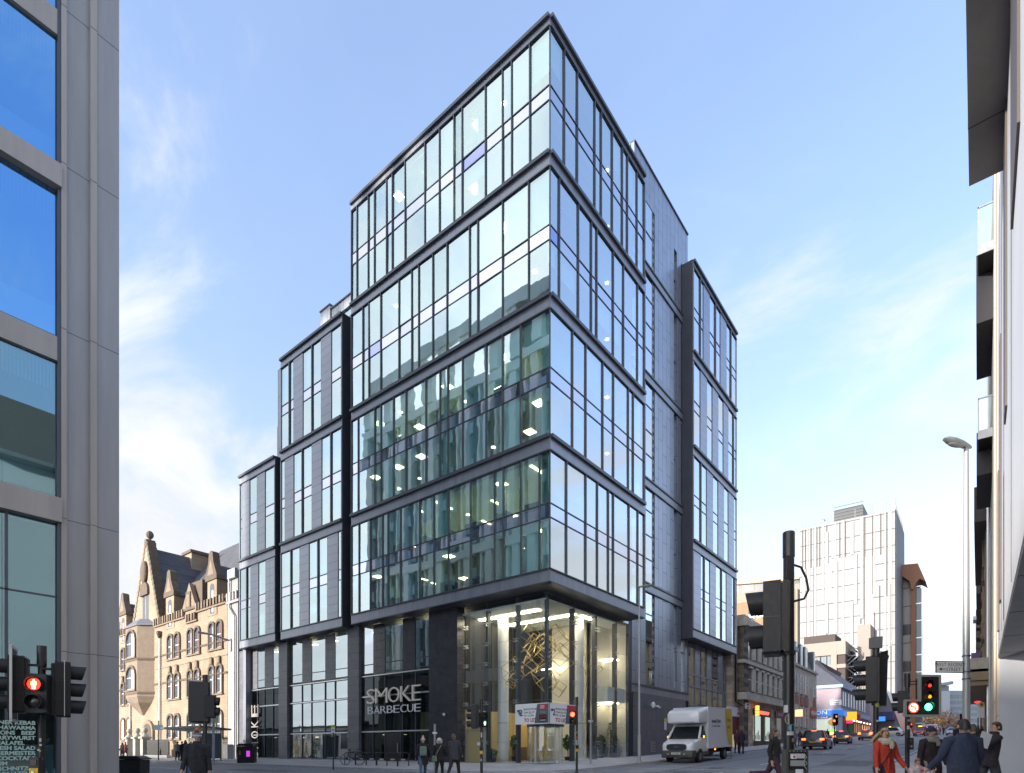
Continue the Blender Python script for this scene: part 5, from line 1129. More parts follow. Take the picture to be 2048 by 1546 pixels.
# bronze window slots in the upper wall
for v0, v1, u in ((-40, 500, 2040), (420, 800, 2022)):
    pass
g = G()
for (y0_, y1_, z0, z1_) in ((-15, -12.6, 11, 18.7), (-9.8, -8.8, 9, 18.7), (-5.5, -4.9, 5.5, 13), (-3.2, -2.8, 5, 10)): g.box(XW-.04, XW+.2, y0_, y1_, z0, z1_, BRN)
for y in (-12, -7.6, -5.9, -4.2): g.box(XW-.015, XW, y-.015, y+.015, zs+.2, 18.7, DARKM)
g.build('slot_windows', RB, world=True)
g = G(); g.box(XW-.02, XW+.8, ysf, ysf+2.2, -.3, 24, CRS); g.build('cream_end', RB, world=True)
# roof canopy over the wall (seen from below)
zc_ = 15.9; qa = onX(XW, 2022.7, 0); A_ = CAM+ray(1932, 0)*((zc_-1.3)*FPX/HV); E_ = CAM+ray(1938, 373)*((zc_-1.3)*FPX/(HV-373))
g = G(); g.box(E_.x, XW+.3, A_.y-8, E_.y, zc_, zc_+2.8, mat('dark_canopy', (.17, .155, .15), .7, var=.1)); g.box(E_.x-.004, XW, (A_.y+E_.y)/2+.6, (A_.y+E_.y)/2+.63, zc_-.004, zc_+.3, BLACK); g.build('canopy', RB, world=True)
# older block behind with glass balconies
RO = thing('balcony_block', 'sandstone faced flats with projecting glass balconies and dark box bays, beyond the pale right building', 'apartment building', (XW, 12, .6))
XO = XW-.06
g = G(); g.box(XO, XW+14, ysf+2.25, 26, 0, 24, CRS); g.box(XO-.07, XO, 17, 17.6, 0, 24, SILV); g.box(XO-.05, XO, 10.5, 11, 0, 24, STEEL); g.build('wall', RO, world=True)
def balc(lam, u0, vtop, vrail, vdeck, vbot, last=False):
    p0 = at(u0, lam); g = G(); y = p0.y; x = p0.x; zd = at(u0, lam, vdeck).z; zr2 = at(u0, lam, vrail).z; zb2 = at(u0, lam, vbot).z
    ln = 4.2
    g.box(x, XO, y, y+ln, zd-.35, zd, STEEL); g.box(x+.02, XO, y+.05, y+ln, zd-.36, zd-.351, BLACK); o = g.build('balcony', RO, world=True)
    gg = G(); gg.box(x, x+.04, y, y+ln, zr2-.05, zr2, STEEL); gg.box(x, XO, y, y+.04, zr2-.05, zr2, STEEL); gg.box(x, x+.04, y, y+.05, zd, zr2, STEEL); gg.quad((x+.02, y, zd), (x+.02, y+ln, zd), (x+.02, y+ln, zr2), (x+.02, y, zr2), CLEAR); gg.quad((x, y+.02, zd), (XO, y+.02, zd), (XO, y+.02, zr2), (x, y+.02, zr2), CLEAR)
    for q in gg.v: q -= Vector(RO.location)
    gg.build('railing', o)
balc(22, 1955, 0, 415, 492, 640); balc(24, 1955.5, 0, 797, 862, 960)
for (lam, u, va, vb) in ((23, 1952.5, 512, 648), (25, 1953, 866, 952)):
    p = at(u, lam, va); q = at(u, lam, vb); G().box(p.x, XO, p.y, p.y+4.5, q.z, p.z, mat('dark_bay', (.03, .028, .035), .6)).build('dark_bay', RO, world=True)

# row of older stone fronts further up with heavy cornices
OC = thing('corniced_stone_row', 'old sandstone tenement with heavy dark cornices up the right side of the street', 'stone building', (XW, 60, 2))
SO = mat('old_sandstone', (.33, .25, .16), .85, var=.2, vscale=.5); SOD = mat('old_sandstone_dark', (.10, .085, .075), .9, var=.2)
g = G(); g.box(XW-.15, XW+14, 26.2, 92, 0, 19.5, SO); g.build('wall', OC, world=True)
g = G()
for (lam, u, va, vb, ln) in ((40, 1948, 975, 1045, 20), (40, 1962, 950, 975, 14), (62, 1952, 1150, 1188, 20), (62, 1960, 1125, 1150, 10), (45, 1964, 1065, 1095, 8), (34, 1926, 1340, 1362, 22), (34, 1935, 1363, 1372, 18)):
    p = at(u, lam, va); q = at(u, lam, vb); g.box(p.x, XW, p.y, p.y+ln, q.z, p.z, SOD if va < 1300 else SO)
p = at(1926, 34, 1318); q = at(1926, 34, 1345); g.box(p.x, XW, p.y, p.y+22, q.z, p.z, STR); g.build('cornice', OC, world=True)
for k in range(9):
    for z in (6.5, 10.8, 15.0): gg = G(); y = 29+k*7; gg.box(XW-.2, XW-.155, y, y+1.6, z, z+2.6, WG); gg.box(XW-.3, XW-.155, y-.2, y, z-.2, z+2.9, SO); gg.box(XW-.35, XW-.155, y-.3, y+1.9, z+2.6, z+2.95, SOD); gg.build('window', OC, world=True)
RR = thing('red_sandstone_row', 'red sandstone front with stepped cornices further up the right side', 'stone building', (XW, 110, 3))
RS = mat('red_sandstone', (.32, .10, .055), .85, var=.2, vscale=.5)
g = G(); g.box(XW-.2, XW+12, 92.3, 150, 0, at(1955, 85, 1232).z, RS); g.build('wall', RR, world=True)
g = G()
for v in (1225, 1248, 1268, 1290, 1302): p = at(1951.5, 85, v); g.box(p.x, XW, p.y, p.y+20, p.z-.6, p.z+.4, SOD)
p = at(1946, 80, 1240); g.box(p.x, XW, p.y, p.y+3, p.z, p.z+.5, STEEL); g.build('cornice', RR, world=True)
p = at(1943, 60, 1314); q = at(1957, 60, 1306); g = G(); g.box(at(1942, 60).x, at(1959, 60).x+1.2, p.y, p.y+.15, at(1940, 60, 1322).z, at(1940, 60, 1306).z, mat('violet_banner', (.20, .10, .30), .6)); tag(g.build('banner', loc=p), 'violet banner hanging out from the red sandstone row', 'banner')
LR = thing('low_brick_row', 'low red brick row far up the right side of the street', 'building', (XW, 180, 5))
g = G(); g.box(XW, XW+12, 150.3, 300, 0, 16, RS); g.build('wall', LR, world=True)
# ------------------------------------------------------------------ signals, lamps, signs and other street furniture
def hit(u, v):
    """where the sight line through a pixel meets the ground"""
    lo, hi = 3.0, 400.0; d = ray(u, v)
    for lam in [3+.1*k for k in range(4000)]:
        p = CAM+d*lam
        if p.z <= gz(p.y)+.0: return lam
    return 200.0
def face(dx, dy): return math.atan2(dx, -dy)      # turn a thing whose front is -y so that it faces (dx,dy)
def toward(rx, fy):                                # direction given in view terms: rx to the right, fy away from the viewer
    d = RT*rx+FW*fy; return d.x, d.y
HOUS = mat('signal_housing', (.018, .018, .020), .5, var=.15, vscale=20, spec=.35)
LENS = {'r': mat('red_lens_off', (.10, .008, .006), .15), 'a': mat('amber_lens_off', (.14, .06, .005), .15), 'g': mat('green_lens_off', (.005, .05, .03), .15), 'k': mat('clear_lens_off', (.03, .03, .03), .15)}
LENSON = {'r': emat('red_lens_lit', (1, .05, .02), 3.5), 'a': emat('amber_lens_lit', (1, .4, .02), 2.5), 'g': emat('green_lens_lit', (.05, 1, .42), 3.0), 'rm': emat('red_dim_lit', (1, .04, .02), .5), 'am': emat('amber_dim_lit', (1, .35, .02), .5)}
BORD = mat('white_border', (.55, .55, .54), .5)
def head(par, z, ang, aspects, lit=None, off=.0, side=0.0, board=None, r=.105, pitch=.31, visor=.24, scale=1.0, name='signal_head'):
    """a signal head; z is the height of its middle, ang its facing, off its distance from the pole"""
    n = len(aspects); M4 = Rz(ang) @ Matrix.Translation((side, -off, z)) @ Matrix.Scale(scale, 4)
    g = G(); h = pitch*n+.06; hw = r+.055
    g.prism([(-hw, -h/2+.03), (-hw+.03, -h/2), (hw-.03, -h/2), (hw, -h/2+.03), (hw, h/2-.03), (hw-.03, h/2), (-hw+.03, h/2), (-hw, h/2-.03)], -.10, .12, HOUS, 'y')
    g.box(-hw+.03, hw-.03, .12, .17, -h/2+.04, h/2-.04, HOUS)
    if board == 'rect':
        bw, bh = hw+.13, h/2+.13; g.box(-bw, bw, -.045, -.03, -bh, bh, HOUS)
        for a, b, c, d in ((-bw-.02, bw+.02, bh-.02, bh+.025), (-bw-.02, bw+.02, -bh-.025, -bh+.02), (-bw-.02, -bw+.025, -bh, bh), (bw-.025, bw+.02, -bh, bh)): g.box(a, b, -.055, -.02, c, d, BORD)
    for i in range(n):
        zz_1 = h/2-.03-pitch*(i+.5); a0, a1 = math.radians(-62), math.radians(242); rr = r+.022; k = 14; rings = []
        inn = [(rr*math.cos(a0+(a1-a0)*j/k), zz_1+rr*math.sin(a0+(a1-a0)*j/k)) for j in range(k+1)]
        vs = []
        for rad, y, cut in ((1, -.10, 0), (1.0, -.10-visor, 1), (.94, -.10-visor, 1), (.94, -.10, 0)):
            for j in range(k+1):
                px, pz = inn[j][0], zz_1+(inn[j][1]-zz_1); t = (pz-zz_1)/rr; yy = y if not cut else -.10-visor*(.86+.14*t)
                vs.append((px*rad, yy, zz_1+(pz-zz_1)*rad))
        fs = []
        for q in range(3):
            for j in range(k): fs.append((q*(k+1)+j, q*(k+1)+j+1, (q+1)*(k+1)+j+1, (q+1)*(k+1)+j))
        g.add(vs, fs, HOUS)
        if i: g.box(-hw-.004, hw+.004, -.104, .124, h/2-.03-pitch*i-.008, h/2-.03-pitch*i+.008, BLACK)
    for s in (-1, 1): g.box(-.02, .02, .12, max(off, .13), s*h*.36-.02, s*h*.36+.02, BLACK)
    g.xf(M4); o = g.build(name, par, smooth=True)
    for i, a in enumerate(aspects):
        zz_1 = h/2-.03-pitch*(i+.5); gl = G(); on = lit is not None and i in lit
        gl.lathe([(r, 0), (r*.9, .02), (r*.5, .04), (.001, .045)], (0, 0, 0), LENSON[lit[i]] if on and lit[i] in LENSON else LENS[a], 16)
        gl.xf(Matrix.Translation((0, -.102, zz_1)) @ Matrix.Rotation(math.pi/2, 4, 'X'))
        gl.xf(M4); gl.build('lens', o, smooth=True)
    return o
MANR = emat('red_man_lit', (1, .55, .12), 4.0); MANBG = emat('red_man_ground', (1, .02, .01), 1.6); MANG = emat('green_man_lit', (.2, 1, .55), 3.0)
def pedhead(par, z, ang, lit, off=.16, side=0.0, scale=1.0):
    o = head(par, z, ang, 'kk', None, off, side, None, .105, .30, .12, scale, 'pedestrian_head')
    M4 = Rz(ang) @ Matrix.Translation((side, -off, z+(.15 if lit == 'r' else -.15)*scale)) @ Matrix.Scale(scale, 4)
    if not lit: return o
    g = G(); g.cyl((0, -.15, 0), (0, -.148, 0), .1, MANBG if lit == 'r' else LENS['g'], n=16); m = MANR if lit == 'r' else MANG
    g.ell((0, -.153, .06), (.017, .004, .02), m); g.box(-.024, .024, -.157, -.151, -.015, .042, m); g.box(-.036, -.026, -.157, -.151, -.015, .04, m); g.box(.026, .036, -.157, -.151, -.015, .04, m); g.box(-.022, -.004, -.157, -.151, -.08, -.013, m); g.box(.004, .022, -.157, -.151, -.08, -.013, m)
    g.xf(M4); g.build('walking_figure', o); return o
def pole(par, h, r=.057, cap=True, m=None):
    g = G(); m = m or BLKP; g.cyl((0, 0, -.05), (0, 0, h), r, m, n=16)
    if cap: g.cyl((0, 0, h-.35), (0, 0, h+.02), r+.016, m, n=16)
    g.cyl((0, 0, -.02), (0, 0, .03), r+.06, m, n=12); return g.build('pole', par, smooth=True)
def pushbox(par, z, ang, off=.06, col=None, scale=1.0):
    g = G(); g.box(-.06, .06, -off-.07, -off, -.13, .13, BLACK); g.box(-.058, .058, -off-.075, -off-.07, -.12, -.01, col or mat('push_yellow', (.65, .42, .01), .5)); g.box(-.04, .04, -off-.078, -off-.07, .02, .1, LENS['k']); g.cyl((0, -off-.09, -.07), (0, -off-.07, -.07), .02, SILV, n=8)
    g.xf(Rz(ang) @ Matrix.Translation((0, 0, z)) @ Matrix.Scale(scale, 4)); return g.build('push_button', par)
def stickers(par, spec, r=.06):
    for ang, z, w, h, c in spec:
        g = G(); k = 10; d = r+.004
        cells = []
        a0 = ang-w/2/r; a1 = ang+w/2/r; n = 6; vs = []
        if h < 0:   # round
            for j in range(k): t = 2*math.pi*j/k; aa = ang+(w/2*math.cos(t))/r; vs.append((d*math.sin(aa), -d*math.cos(aa), z+w/2*math.sin(t)))
            g.add(vs, [tuple(range(k))], c)
        else:
            for j in range(n+1): aa = a0+(a1-a0)*j/n; vs += [(d*math.sin(aa), -d*math.cos(aa), z-h/2), (d*math.sin(aa), -d*math.cos(aa), z+h/2)]
            g.add(vs, [(2*j, 2*j+2, 2*j+3, 2*j+1) for j in range(n)], c)
        g.build('sticker', par)
SGW = mat('sticker_white', (.5, .5, .48), .6, var=.2, vscale=40); SGB = mat('sticker_blue', (.12, .30, .36), .6, var=.2, vscale=40); SGY = mat('sticker_lime', (.30, .36, .05), .6); SGT = mat('sticker_tan', (.28, .23, .18), .7, var=.25, vscale=40)
AC = face(*toward(0, -1))          # facing the viewer
AR = face(*toward(1, .85)); AL = face(*toward(-1, -.1)); AAW = face(*toward(0, 1))
GS = 'traffic signals round the crossing'
def zat(lam, v): return 1.3+(HV-v)*lam/FPX
def sig(u, lam, label, vtop):
    p = gnd(u, lam); p.z += .12 if (p.x < KX and p.y > KY) or p.x > 15.6 or p.y < -17.5 else 0
    t = thing('traffic_signal', label, 'traffic signal', p, 0, GS); pole(t, zat(lam, vtop)-p.z-.02); return t, p
# left edge cluster
lam = 10.4; t, p = sig(83.5, lam, 'black signal post at the left edge showing a lit red standing figure', 1292)
Z = lambda v: zat(lam, v)-p.z
pedhead(t, Z(1389), face(*toward(.25, -1)), 'r', .17, 0.03, 1.02)
head(t, Z(1378), AR, 'rag', None, .30, -.06, 'rect' if 0 else None)
g = G(); d = Vector((*toward(1, 0), 0)); g.box(-.24, .24, -.315, -.305, Z(1432), Z(1320), BORD); g.xf(Rz(AR)); g.build('backing_board', t)
head(t, Z(1372), face(*toward(-1, -.65)), 'rag', {2: 'g'}, .34, .05, 'rect')
pushbox(t, Z(1534), AC, .06, scale=1.35)
stickers(t, [(AC+.35, Z(1480), .03, .06, SGW), (AC+.4, Z(1490), .04, -1, SGW), (AC+.3, Z(1502), .03, .03, SGY), (AC+.5, Z(1518), .05, .04, SGW), (AC-.2, Z(1500), .05, .03, SGW)])
# across the left street
lam = 17.0; t, p = sig(410.5, lam, 'signal post beyond the man in the bobble hat, its wide black board seen from behind', 1350)
head(t, Z(1404), face(*toward(-.75, 1)), 'rag', None, .20, 0.10, 'rect'); pedhead(t, Z(1413), face(*toward(1, .3)), None, .17, -.02)
g = G(); g.box(-.30, .24, -.10, -.085, Z(1443), Z(1364), HOUS); g.xf(Rz(face(*toward(.12, -1))) @ Matrix.Translation((-.12, .0, 0))); g.build('backing_board', t)
pts = [(.02, -.02, Z(1394)), (.05, -.03, Z(1400))]
stickers(t, [(AC+.9, Z(1395), .04, .03, SGW), (AC+1, Z(1400), .03, .03, SGY), (AC+.9, Z(1412), .04, .03, SGW)], .17)
# in front of the lobby, left and right
lam = 24.0; t, p = sig(963, lam, 'signal post in front of the lobby showing a green walking figure', 1398)
head(t, Z(1433), face(*toward(-1, .25)), 'rag', None, .30, .0); pedhead(t, Z(1440), face(*toward(.45, -1)), 'g', .16, .03, .95); pushbox(t, Z(1501), AC, scale=1.2)
stickers(t, [(AC, Z(1470), .06, .2, SGW), (AC+.5, Z(1482), .05, -1, SGY), (AC-.2, Z(1520), .05, .1, SGW)])
lam = 27.5; t, p = sig(1153.5, lam, 'signal post in front of the lobby showing red beside the TO LET board', 1394)
head(t, Z(1436), face(*toward(-.25, -1)), 'ra', {0: 'r'}, .12, -.16); pushbox(t, Z(1497), AC, scale=1.25); stickers(t, [(AC, Z(1486), .06, .3, SGW), (AC, Z(1465), .05, .1, SGY), (AC, Z(1475), .05, .12, mat('sticker_orange', (.4, .12, .03), .6))])
# big post in front of the road on the right
lam = 8.0; t, p = sig(1577.5, lam, 'big black signal post nearest the viewer with two deep hoods pointing left and stickers', 1068)
t2 = [c for c in kids(t) if c.name.startswith('pole')][0]; COL.objects.unlink(t2); bpy.data.objects.remove(t2)
hh = Z(1066); g = G(); g.cyl((0, 0, -.1), (0, 0, hh-.1), .070, BLKP, n=20); g.cyl((0, 0, hh-.33), (0, 0, hh), .078, BLKP, n=20); g.lathe([(.078, 0), (.07, .012), (.03, .018)], (0, 0, hh), BLKP, 20); g.box(-.06, .03, -.078, -.05, hh-.66, hh-.33, BLKP); g.xf(Rz(AC)); g.build('pole', t, smooth=True)
head(t, Z(1235), face(*toward(-1, .5)), 'ra', None, .215, -.035, None, .145, .47, .24); 
g = G(); b0 = Z(1307); g.box(-.14, .14, -.06, .0, b0+.01, Z(1162)-.01, HOUS); g.cyl((0, -.02, b0-.02), (0, -.02, b0+.03), .10, HOUS); g.xf(Rz(face(*toward(-1, .5)))); g.build('backing_board', t)
rr = RT; q = [(.05, hh-.43), (.17, hh-.47), (.24, hh-.62), (.27, hh-.78), (.21, hh-.90), (.05, hh-.94)]
pp = []
for i in range(len(q)-1):
    for f in (0, .5): pp.append((q[i][0]+(q[i+1][0]-q[i][0])*f, q[i][1]+(q[i+1][1]-q[i][1])*f))
pp.append(q[-1]); G().tube([RT*a+Vector((0, 0, z)) for a, z in pp], .016, BLACK, 8).build('cable', t, smooth=True)
stickers(t, [(AC-.02, Z(1439), .165, -1, SGT), (AC+.25, Z(1456.5), .11, -1, SGB), (AC-.1, Z(1467), .09, .05, SGW), (AC-1.0, Z(1418), .06, .1, SGW), (AC+.6, Z(1480), .07, .05, SGT)], .07)
g = G(); bw = .147; g.box(-bw, bw, -.24, -.10, Z(1640), Z(1499), mat('unit_grey', (.07, .068, .062), .6, var=.2, vscale=15)); g.box(-bw+.03, bw-.03, -.248, -.24, Z(1539), Z(1504), HOUS)
g.box(-bw+.05, bw-.05, -.252, -.248, Z(1516), Z(1507), SGW); g.box(-bw+.05, bw-.05, -.252, -.248, Z(1531), Z(1520), mat('unit_notice', (.30, .33, .32), .5)); g.box(-bw+.06, -.02, -.256, -.252, Z(1517), Z(1509), WHITE); g.ell((-bw+.1, -.256, Z(1513)), (.018, .003, .018), mat('sticker_rose', (.5, .04, .12), .5)); g.box(-.03, .07, -.256, -.252, Z(1545), Z(1537), WHITE)
for k in range(5): g.cyl((-.1+.05*k, -.25, Z(1502)), (-.1+.05*k, -.245, Z(1502)), .008, SILV, n=6)
g.tube([(.09, -.25, Z(1508)), (.12, -.25, Z(1514)), (.09, -.25, Z(1519)), (.125, -.25, Z(1526)), (.09, -.25, Z(1531)), (.12, -.25, Z(1538))], .004, SGW, 4)
g.xf(Rz(AC)); g.build('pedestrian_unit', t)
# second right post
lam = 13.4; t, p = sig(1752, lam, 'signal post behind the woman in red with three left facing hoods and a speed sticker', 1290)
head(t, Z(1359), face(*toward(-1, .66)), 'rag', None, .10, -.06, None, .115, .335, .28); 
g = G(); g.prism([(-.13, Z(1410)), (.08, Z(1412)), (.12, Z(1300)), (-.13, Z(1308))], -.10, .12, HOUS, 'y'); g.xf(Rz(AC) @ Matrix.Translation((.16, .1, 0))); g.build('rear_signal_head', t)
g = G(); g.prism([(-.11, Z(1297)), (.09, Z(1297)), (.10, Z(1274)), (-.11, Z(1275))], -.09, .09, mat('detector_grey', (.16, .16, .165), .5), 'y'); g.cyl((-.03, 0, Z(1276)), (-.03, 0, Z(1225)), .007, BLACK, n=6); g.xf(Rz(AC)); g.build('radar_detector', t)
G().tube([RT*a+Vector((0, 0, Z(v))) for a, v in ((.1, 1303), (.22, 1306), (.29, 1312), (.27, 1319), (.18, 1319))], .012, BLACK, 6).build('cable', t)
stickers(t, [(AC+.0, Z(1400.5), .105, -1, SGT), (AC+.05, Z(1410.5), .1, -1, SGY), (AC-.1, Z(1442), .05, -1, SGW), (AC+.6, Z(1461), .05, -1, SGB)], .062)
g = G(); zc1 = Z(1400.5); g.text('20', .05, BLACK, Rz(AC) @ Matrix.Translation((0, -.069, zc1-.018)) @ Matrix.Rotation(math.pi/2, 4, 'X'), .001, .002, 'CENTER'); g.build('sticker_lettering', t)
# third right post with the L-shaped face
lam = 16.0; t, p = sig(1814.5, lam, 'signal post with an L-shaped face, lit green beside a turn ban roundel', 1347)
k_ = lam/FPX
def lx(u): return (u-1814.5)*k_
outl = [(lx(1802.5), Z(1432)), (lx(1871), Z(1432)), (lx(1871), Z(1353)), (lx(1831.5), Z(1353)), (lx(1831.5), Z(1402)), (lx(1802.5), Z(1402))]
g = G(); g.prism(outl, -.16, -.10, HOUS, 'y'); g.box(lx(1836), lx(1873), -.10, .1, Z(1428), Z(1357), HOUS)
ins = []; cx_, cz_ = 0, 0
for a, b in zip(outl, outl[1:]+outl[:1]):
    d = Vector((b[0]-a[0], 0, b[1]-a[1])); 
    if abs(d.x) > abs(d.z): g.box(min(a[0], b[0])-.02, max(a[0], b[0])+.02, -.185, -.10, a[1]-.028, a[1]+.028, mat('grey_border', (.33, .32, .30), .5))
    else: g.box(a[0]-.028, a[0]+.028, -.184, -.101, min(a[1], b[1])+.0, max(a[1], b[1])-.0, mat('grey_border', (.33, .32, .30), .5))
g.box(lx(1834), lx(1868), -.17, -.16, Z(1382.5), Z(1381.5), BLACK); g.box(lx(1834), lx(1868), -.17, -.16, Z(1403.5), Z(1402.5), BLACK)
for z in (Z(1363), Z(1369)): g.tube([(0, 0, z), (lx(1833), -.1, z)], .014, BLACK, 6)
M4 = Rz(AC); g.xf(M4); o = g.build('signal_head', t)
for v, a, on in ((1371, 'r', 'rm'), (1393, 'a', 'am'), (1415, 'g', 'g')):
    g = G(); x = lx(1847); z = Z(v); 
    g.lathe([(.118, 0), (.105, .02), (.06, .04), (.001, .05)], (0, 0, 0), LENS[a], 18)
    if a == 'g': g.lathe([(.1, .03), (.06, .055), (.001, .06)], (.0, 0, 0), LENSON['g'], 16)
    else: g.lathe([(.05, .042), (.03, .058), (.001, .06)], (.03, -.02, 0), LENSON[on], 12)
    g.xf(Matrix.Translation((x, -.16, z)) @ Matrix.Rotation(math.pi/2, 4, 'X')); g.xf(M4); g.build('lens', o, smooth=True)
    g = G(); kk = 12; vs = []
    for y in (-.16, -.30):
        for j in range(kk+1): aa = math.radians(-10+200*j/kk); vs.append((x+.128*math.cos(aa), y+(.0 if y > -.2 else .08*(1-max(0, math.sin(aa)))), z+.128*math.sin(aa)))
    g.add(vs, [(j, j+1, kk+2+j, kk+1+j) for j in range(kk)], HOUS); g.xf(M4); g.build('visor', o)
g = G(); x, z = lx(1819), Z(1416); g.cyl((x, -.165, z), (x, -.16, z), .145, emat('roundel_red', (.9, .05, .02), .7), n=24); g.cyl((x, -.17, z), (x, -.165, z), .112, emat('roundel_cream', (1, .74, .48), .9), n=24)
g.tube([(x+.04, -.173, z-.06), (x+.04, -.173, z+.02), (x+.01, -.173, z+.045), (x-.05, -.173, z+.035)], .014, BLACK, 5); g.prism([(x-.05, z+.075), (x-.05, z-.005), (x-.095, z+.035)], -.176, -.172, BLACK, 'y'); g.tube([(x-.08, -.176, z+.08), (x+.08, -.176, z-.08)], .013, emat('roundel_red', (.9, .05, .02), .7), 5); g.xf(M4); g.build('no_left_turn_roundel', t)
head(t, Z(1404), face(*toward(-.9, .6)), 'ra', None, .12, .05, None, .1, .27, .15)
pb = pushbox(t, Z(1487), AC, .06, mat('unit_dark', (.03, .03, .03), .5), 1.15); g = G(); g.box(-.09, .09, -.13, -.06, Z(1499), Z(1476), BLACK); g.box(-.06, .06, -.135, -.13, Z(1490), Z(1479), SGW); g.ell((0, -.135, Z(1493)), (.025, .004, .012), SGW); g.xf(M4); g.build('pedestrian_unit', t)
stickers(t, [(AC, Z(1441), .06, -1, SGW), (AC+.1, Z(1455), .1, .1, SGW)])
# far signals
lam = 62.0; t, p = sig(1669, lam, 'small distant signal showing red beside the blue shop corner', 1431); head(t, Z(1439), AC, 'rag', {0: 'r'}, .16, 0, 'rect'); head(t, Z(1445), face(*toward(-.6, -1)), 'ra', {0: 'r'}, .5, .0)
lam = 58.0; t, p = sig(1921.5, lam, 'small distant signal showing red left of the tall right lamp post', 1429); head(t, Z(1440), AC, 'rag', {0: 'r'}, .16, 0, 'rect')
lam = 80.0; t, p = sig(1819.5, lam, 'tiny distant signal showing red just right of the L-faced post', 1444); head(t, Z(1451), AC, 'ra', {0: 'r'}, .14, 0)
# street lamps
LAMPB = mat('lamp_body_grey', (.36, .37, .37), .4, metal=.3)
lam = 35.0; p = gnd(1278.5, lam); p.z += .12; t = thing('street_lamp', 'slim grey street lamp on the pavement in front of the lobby end', 'street lamp', p); hz = zat(lam, 1174)-p.z
g = G(); g.cyl((0, 0, 0), (0, 0, 1.6), .10, LAMPB, n=14); g.cyl((0, 0, 1.6), (0, 0, hz), .07, LAMPB, .045, 12); g.cyl((0, 0, -.02), (0, 0, .05), .16, LAMPB); g.build('pole', t, smooth=True)
def lantern(t, hz, d, L, m):
    g = G(); dv = Vector((*d, 0)).normalized(); ang = math.atan2(dv.y, dv.x); rings = []
    for s, w, h0, h1 in ((-.25, .03, -.02, .03), (-.1, .10, -.06, .06), (.3, .17, -.04, .12), (.7, .19, .0, .15), (.95, .13, .06, .15), (1.05, .03, .10, .13)):
        rings.append([(L*s, w*math.cos(a)*L, (h0+(h1-h0)*(.5+.5*math.sin(a)))*L) for a in [2*math.pi*k/10 for k in range(10)]])
    g.loft(rings, m); g.xf(Matrix.Translation((0, 0, hz)) @ Rz(ang)); o = g.build('lantern', t, smooth=True)
    g = G(); g.ell((L*.5, 0, -.03*L), (L*.36, .13*L, .05*L), mat('lamp_glass', (.30, .30, .29), .2), 12, 6); g.xf(Matrix.Translation((0, 0, hz)) @ Rz(ang)); g.build('lamp_glass', o, smooth=True)
lantern(t, hz, toward(1, -.2), .78, LAMPB)
lam = 14.0; p = gnd(1932.5, lam); p.z += .12; TL = thing('street_lamp', 'tall tapering grey street lamp at the right carrying the street name sign', 'street lamp', p); hz = zat(lam, 890)-p.z
g = G(); g.cyl((0, 0, 0), (0, 0, hz), .088, LAMPB, .05, 16); g.cyl((0, 0, -.02), (0, 0, 1.6), .11, LAMPB, n=16)
for v in (1344, 1358, 1312): z = zat(lam, v)-p.z; g.cyl((0, 0, z-.015), (0, 0, z+.015), .092, DARKM, n=16)
g.build('pole', TL, smooth=True); lantern(TL, hz-.04, toward(-1, -.35), .72, LAMPB)
Zl = lambda v: zat(lam, v)-p.z
SN = thing('street_name_sign', 'white WEST REGENT STREET name sign with an arrow, fixed to the tall lamp post', 'street sign', p)
M4 = Rz(face(*toward(.10, -1))) @ Matrix.Translation((0, -.02, 0)); kx = lam/FPX; x0, x1 = (1864-1932.5)*kx, (1924-1932.5)*kx; z0, z1 = Zl(1346.5), Zl(1323)
sk = .02/ (x1-x0)
g = G(); g.box(x0, x1, -.012, .012, z0, z1, mat('sign_white', (.78, .77, .75), .5)); 
for a, b, c, d in ((x0, x1, z0, z0+.018), (x0, x1, z1-.018, z1), (x0, x0+.018, z0+.018, z1-.018), (x1-.018, x1, z0+.018, z1-.018)): g.box(a, b, -.016, -.0121, c, d, BLACK)
g.box(x1, -.05, -.01, .01, z1-.06, z1-.04, STEEL); g.box(x1, -.05, -.01, .01, z0+.03, z0+.05, STEEL); g.xf(M4); g.build('panel', SN)
g = G(); xm = (x0+x1)/2; sz = .118; TT = lambda x, z: M4 @ Matrix.Translation((x, -.0125, z)) @ Matrix.Rotation(math.pi/2, 4, 'X')
g.text('WEST REGENT', sz, BLACK, TT(xm, z0+.155), .002, -.001, 'CENTER', .93, 1.08); g.text('STREET', sz, BLACK, TT(x1-.07, z0+.045), .002, -.001, 'RIGHT', .93, 1.08)
g2 = G(); g2.box(x0+.14, x0+.25, -.017, -.0121, z0+.08, z0+.095, BLACK); g2.prism([(x0+.08, z0+.0875), (x0+.15, z0+.125), (x0+.15, z0+.05)], -.0168, -.0122, BLACK, 'y'); g2.xf(M4)
g.add(g2.v, g2.f, BLACK); g.build('lettering', SN)
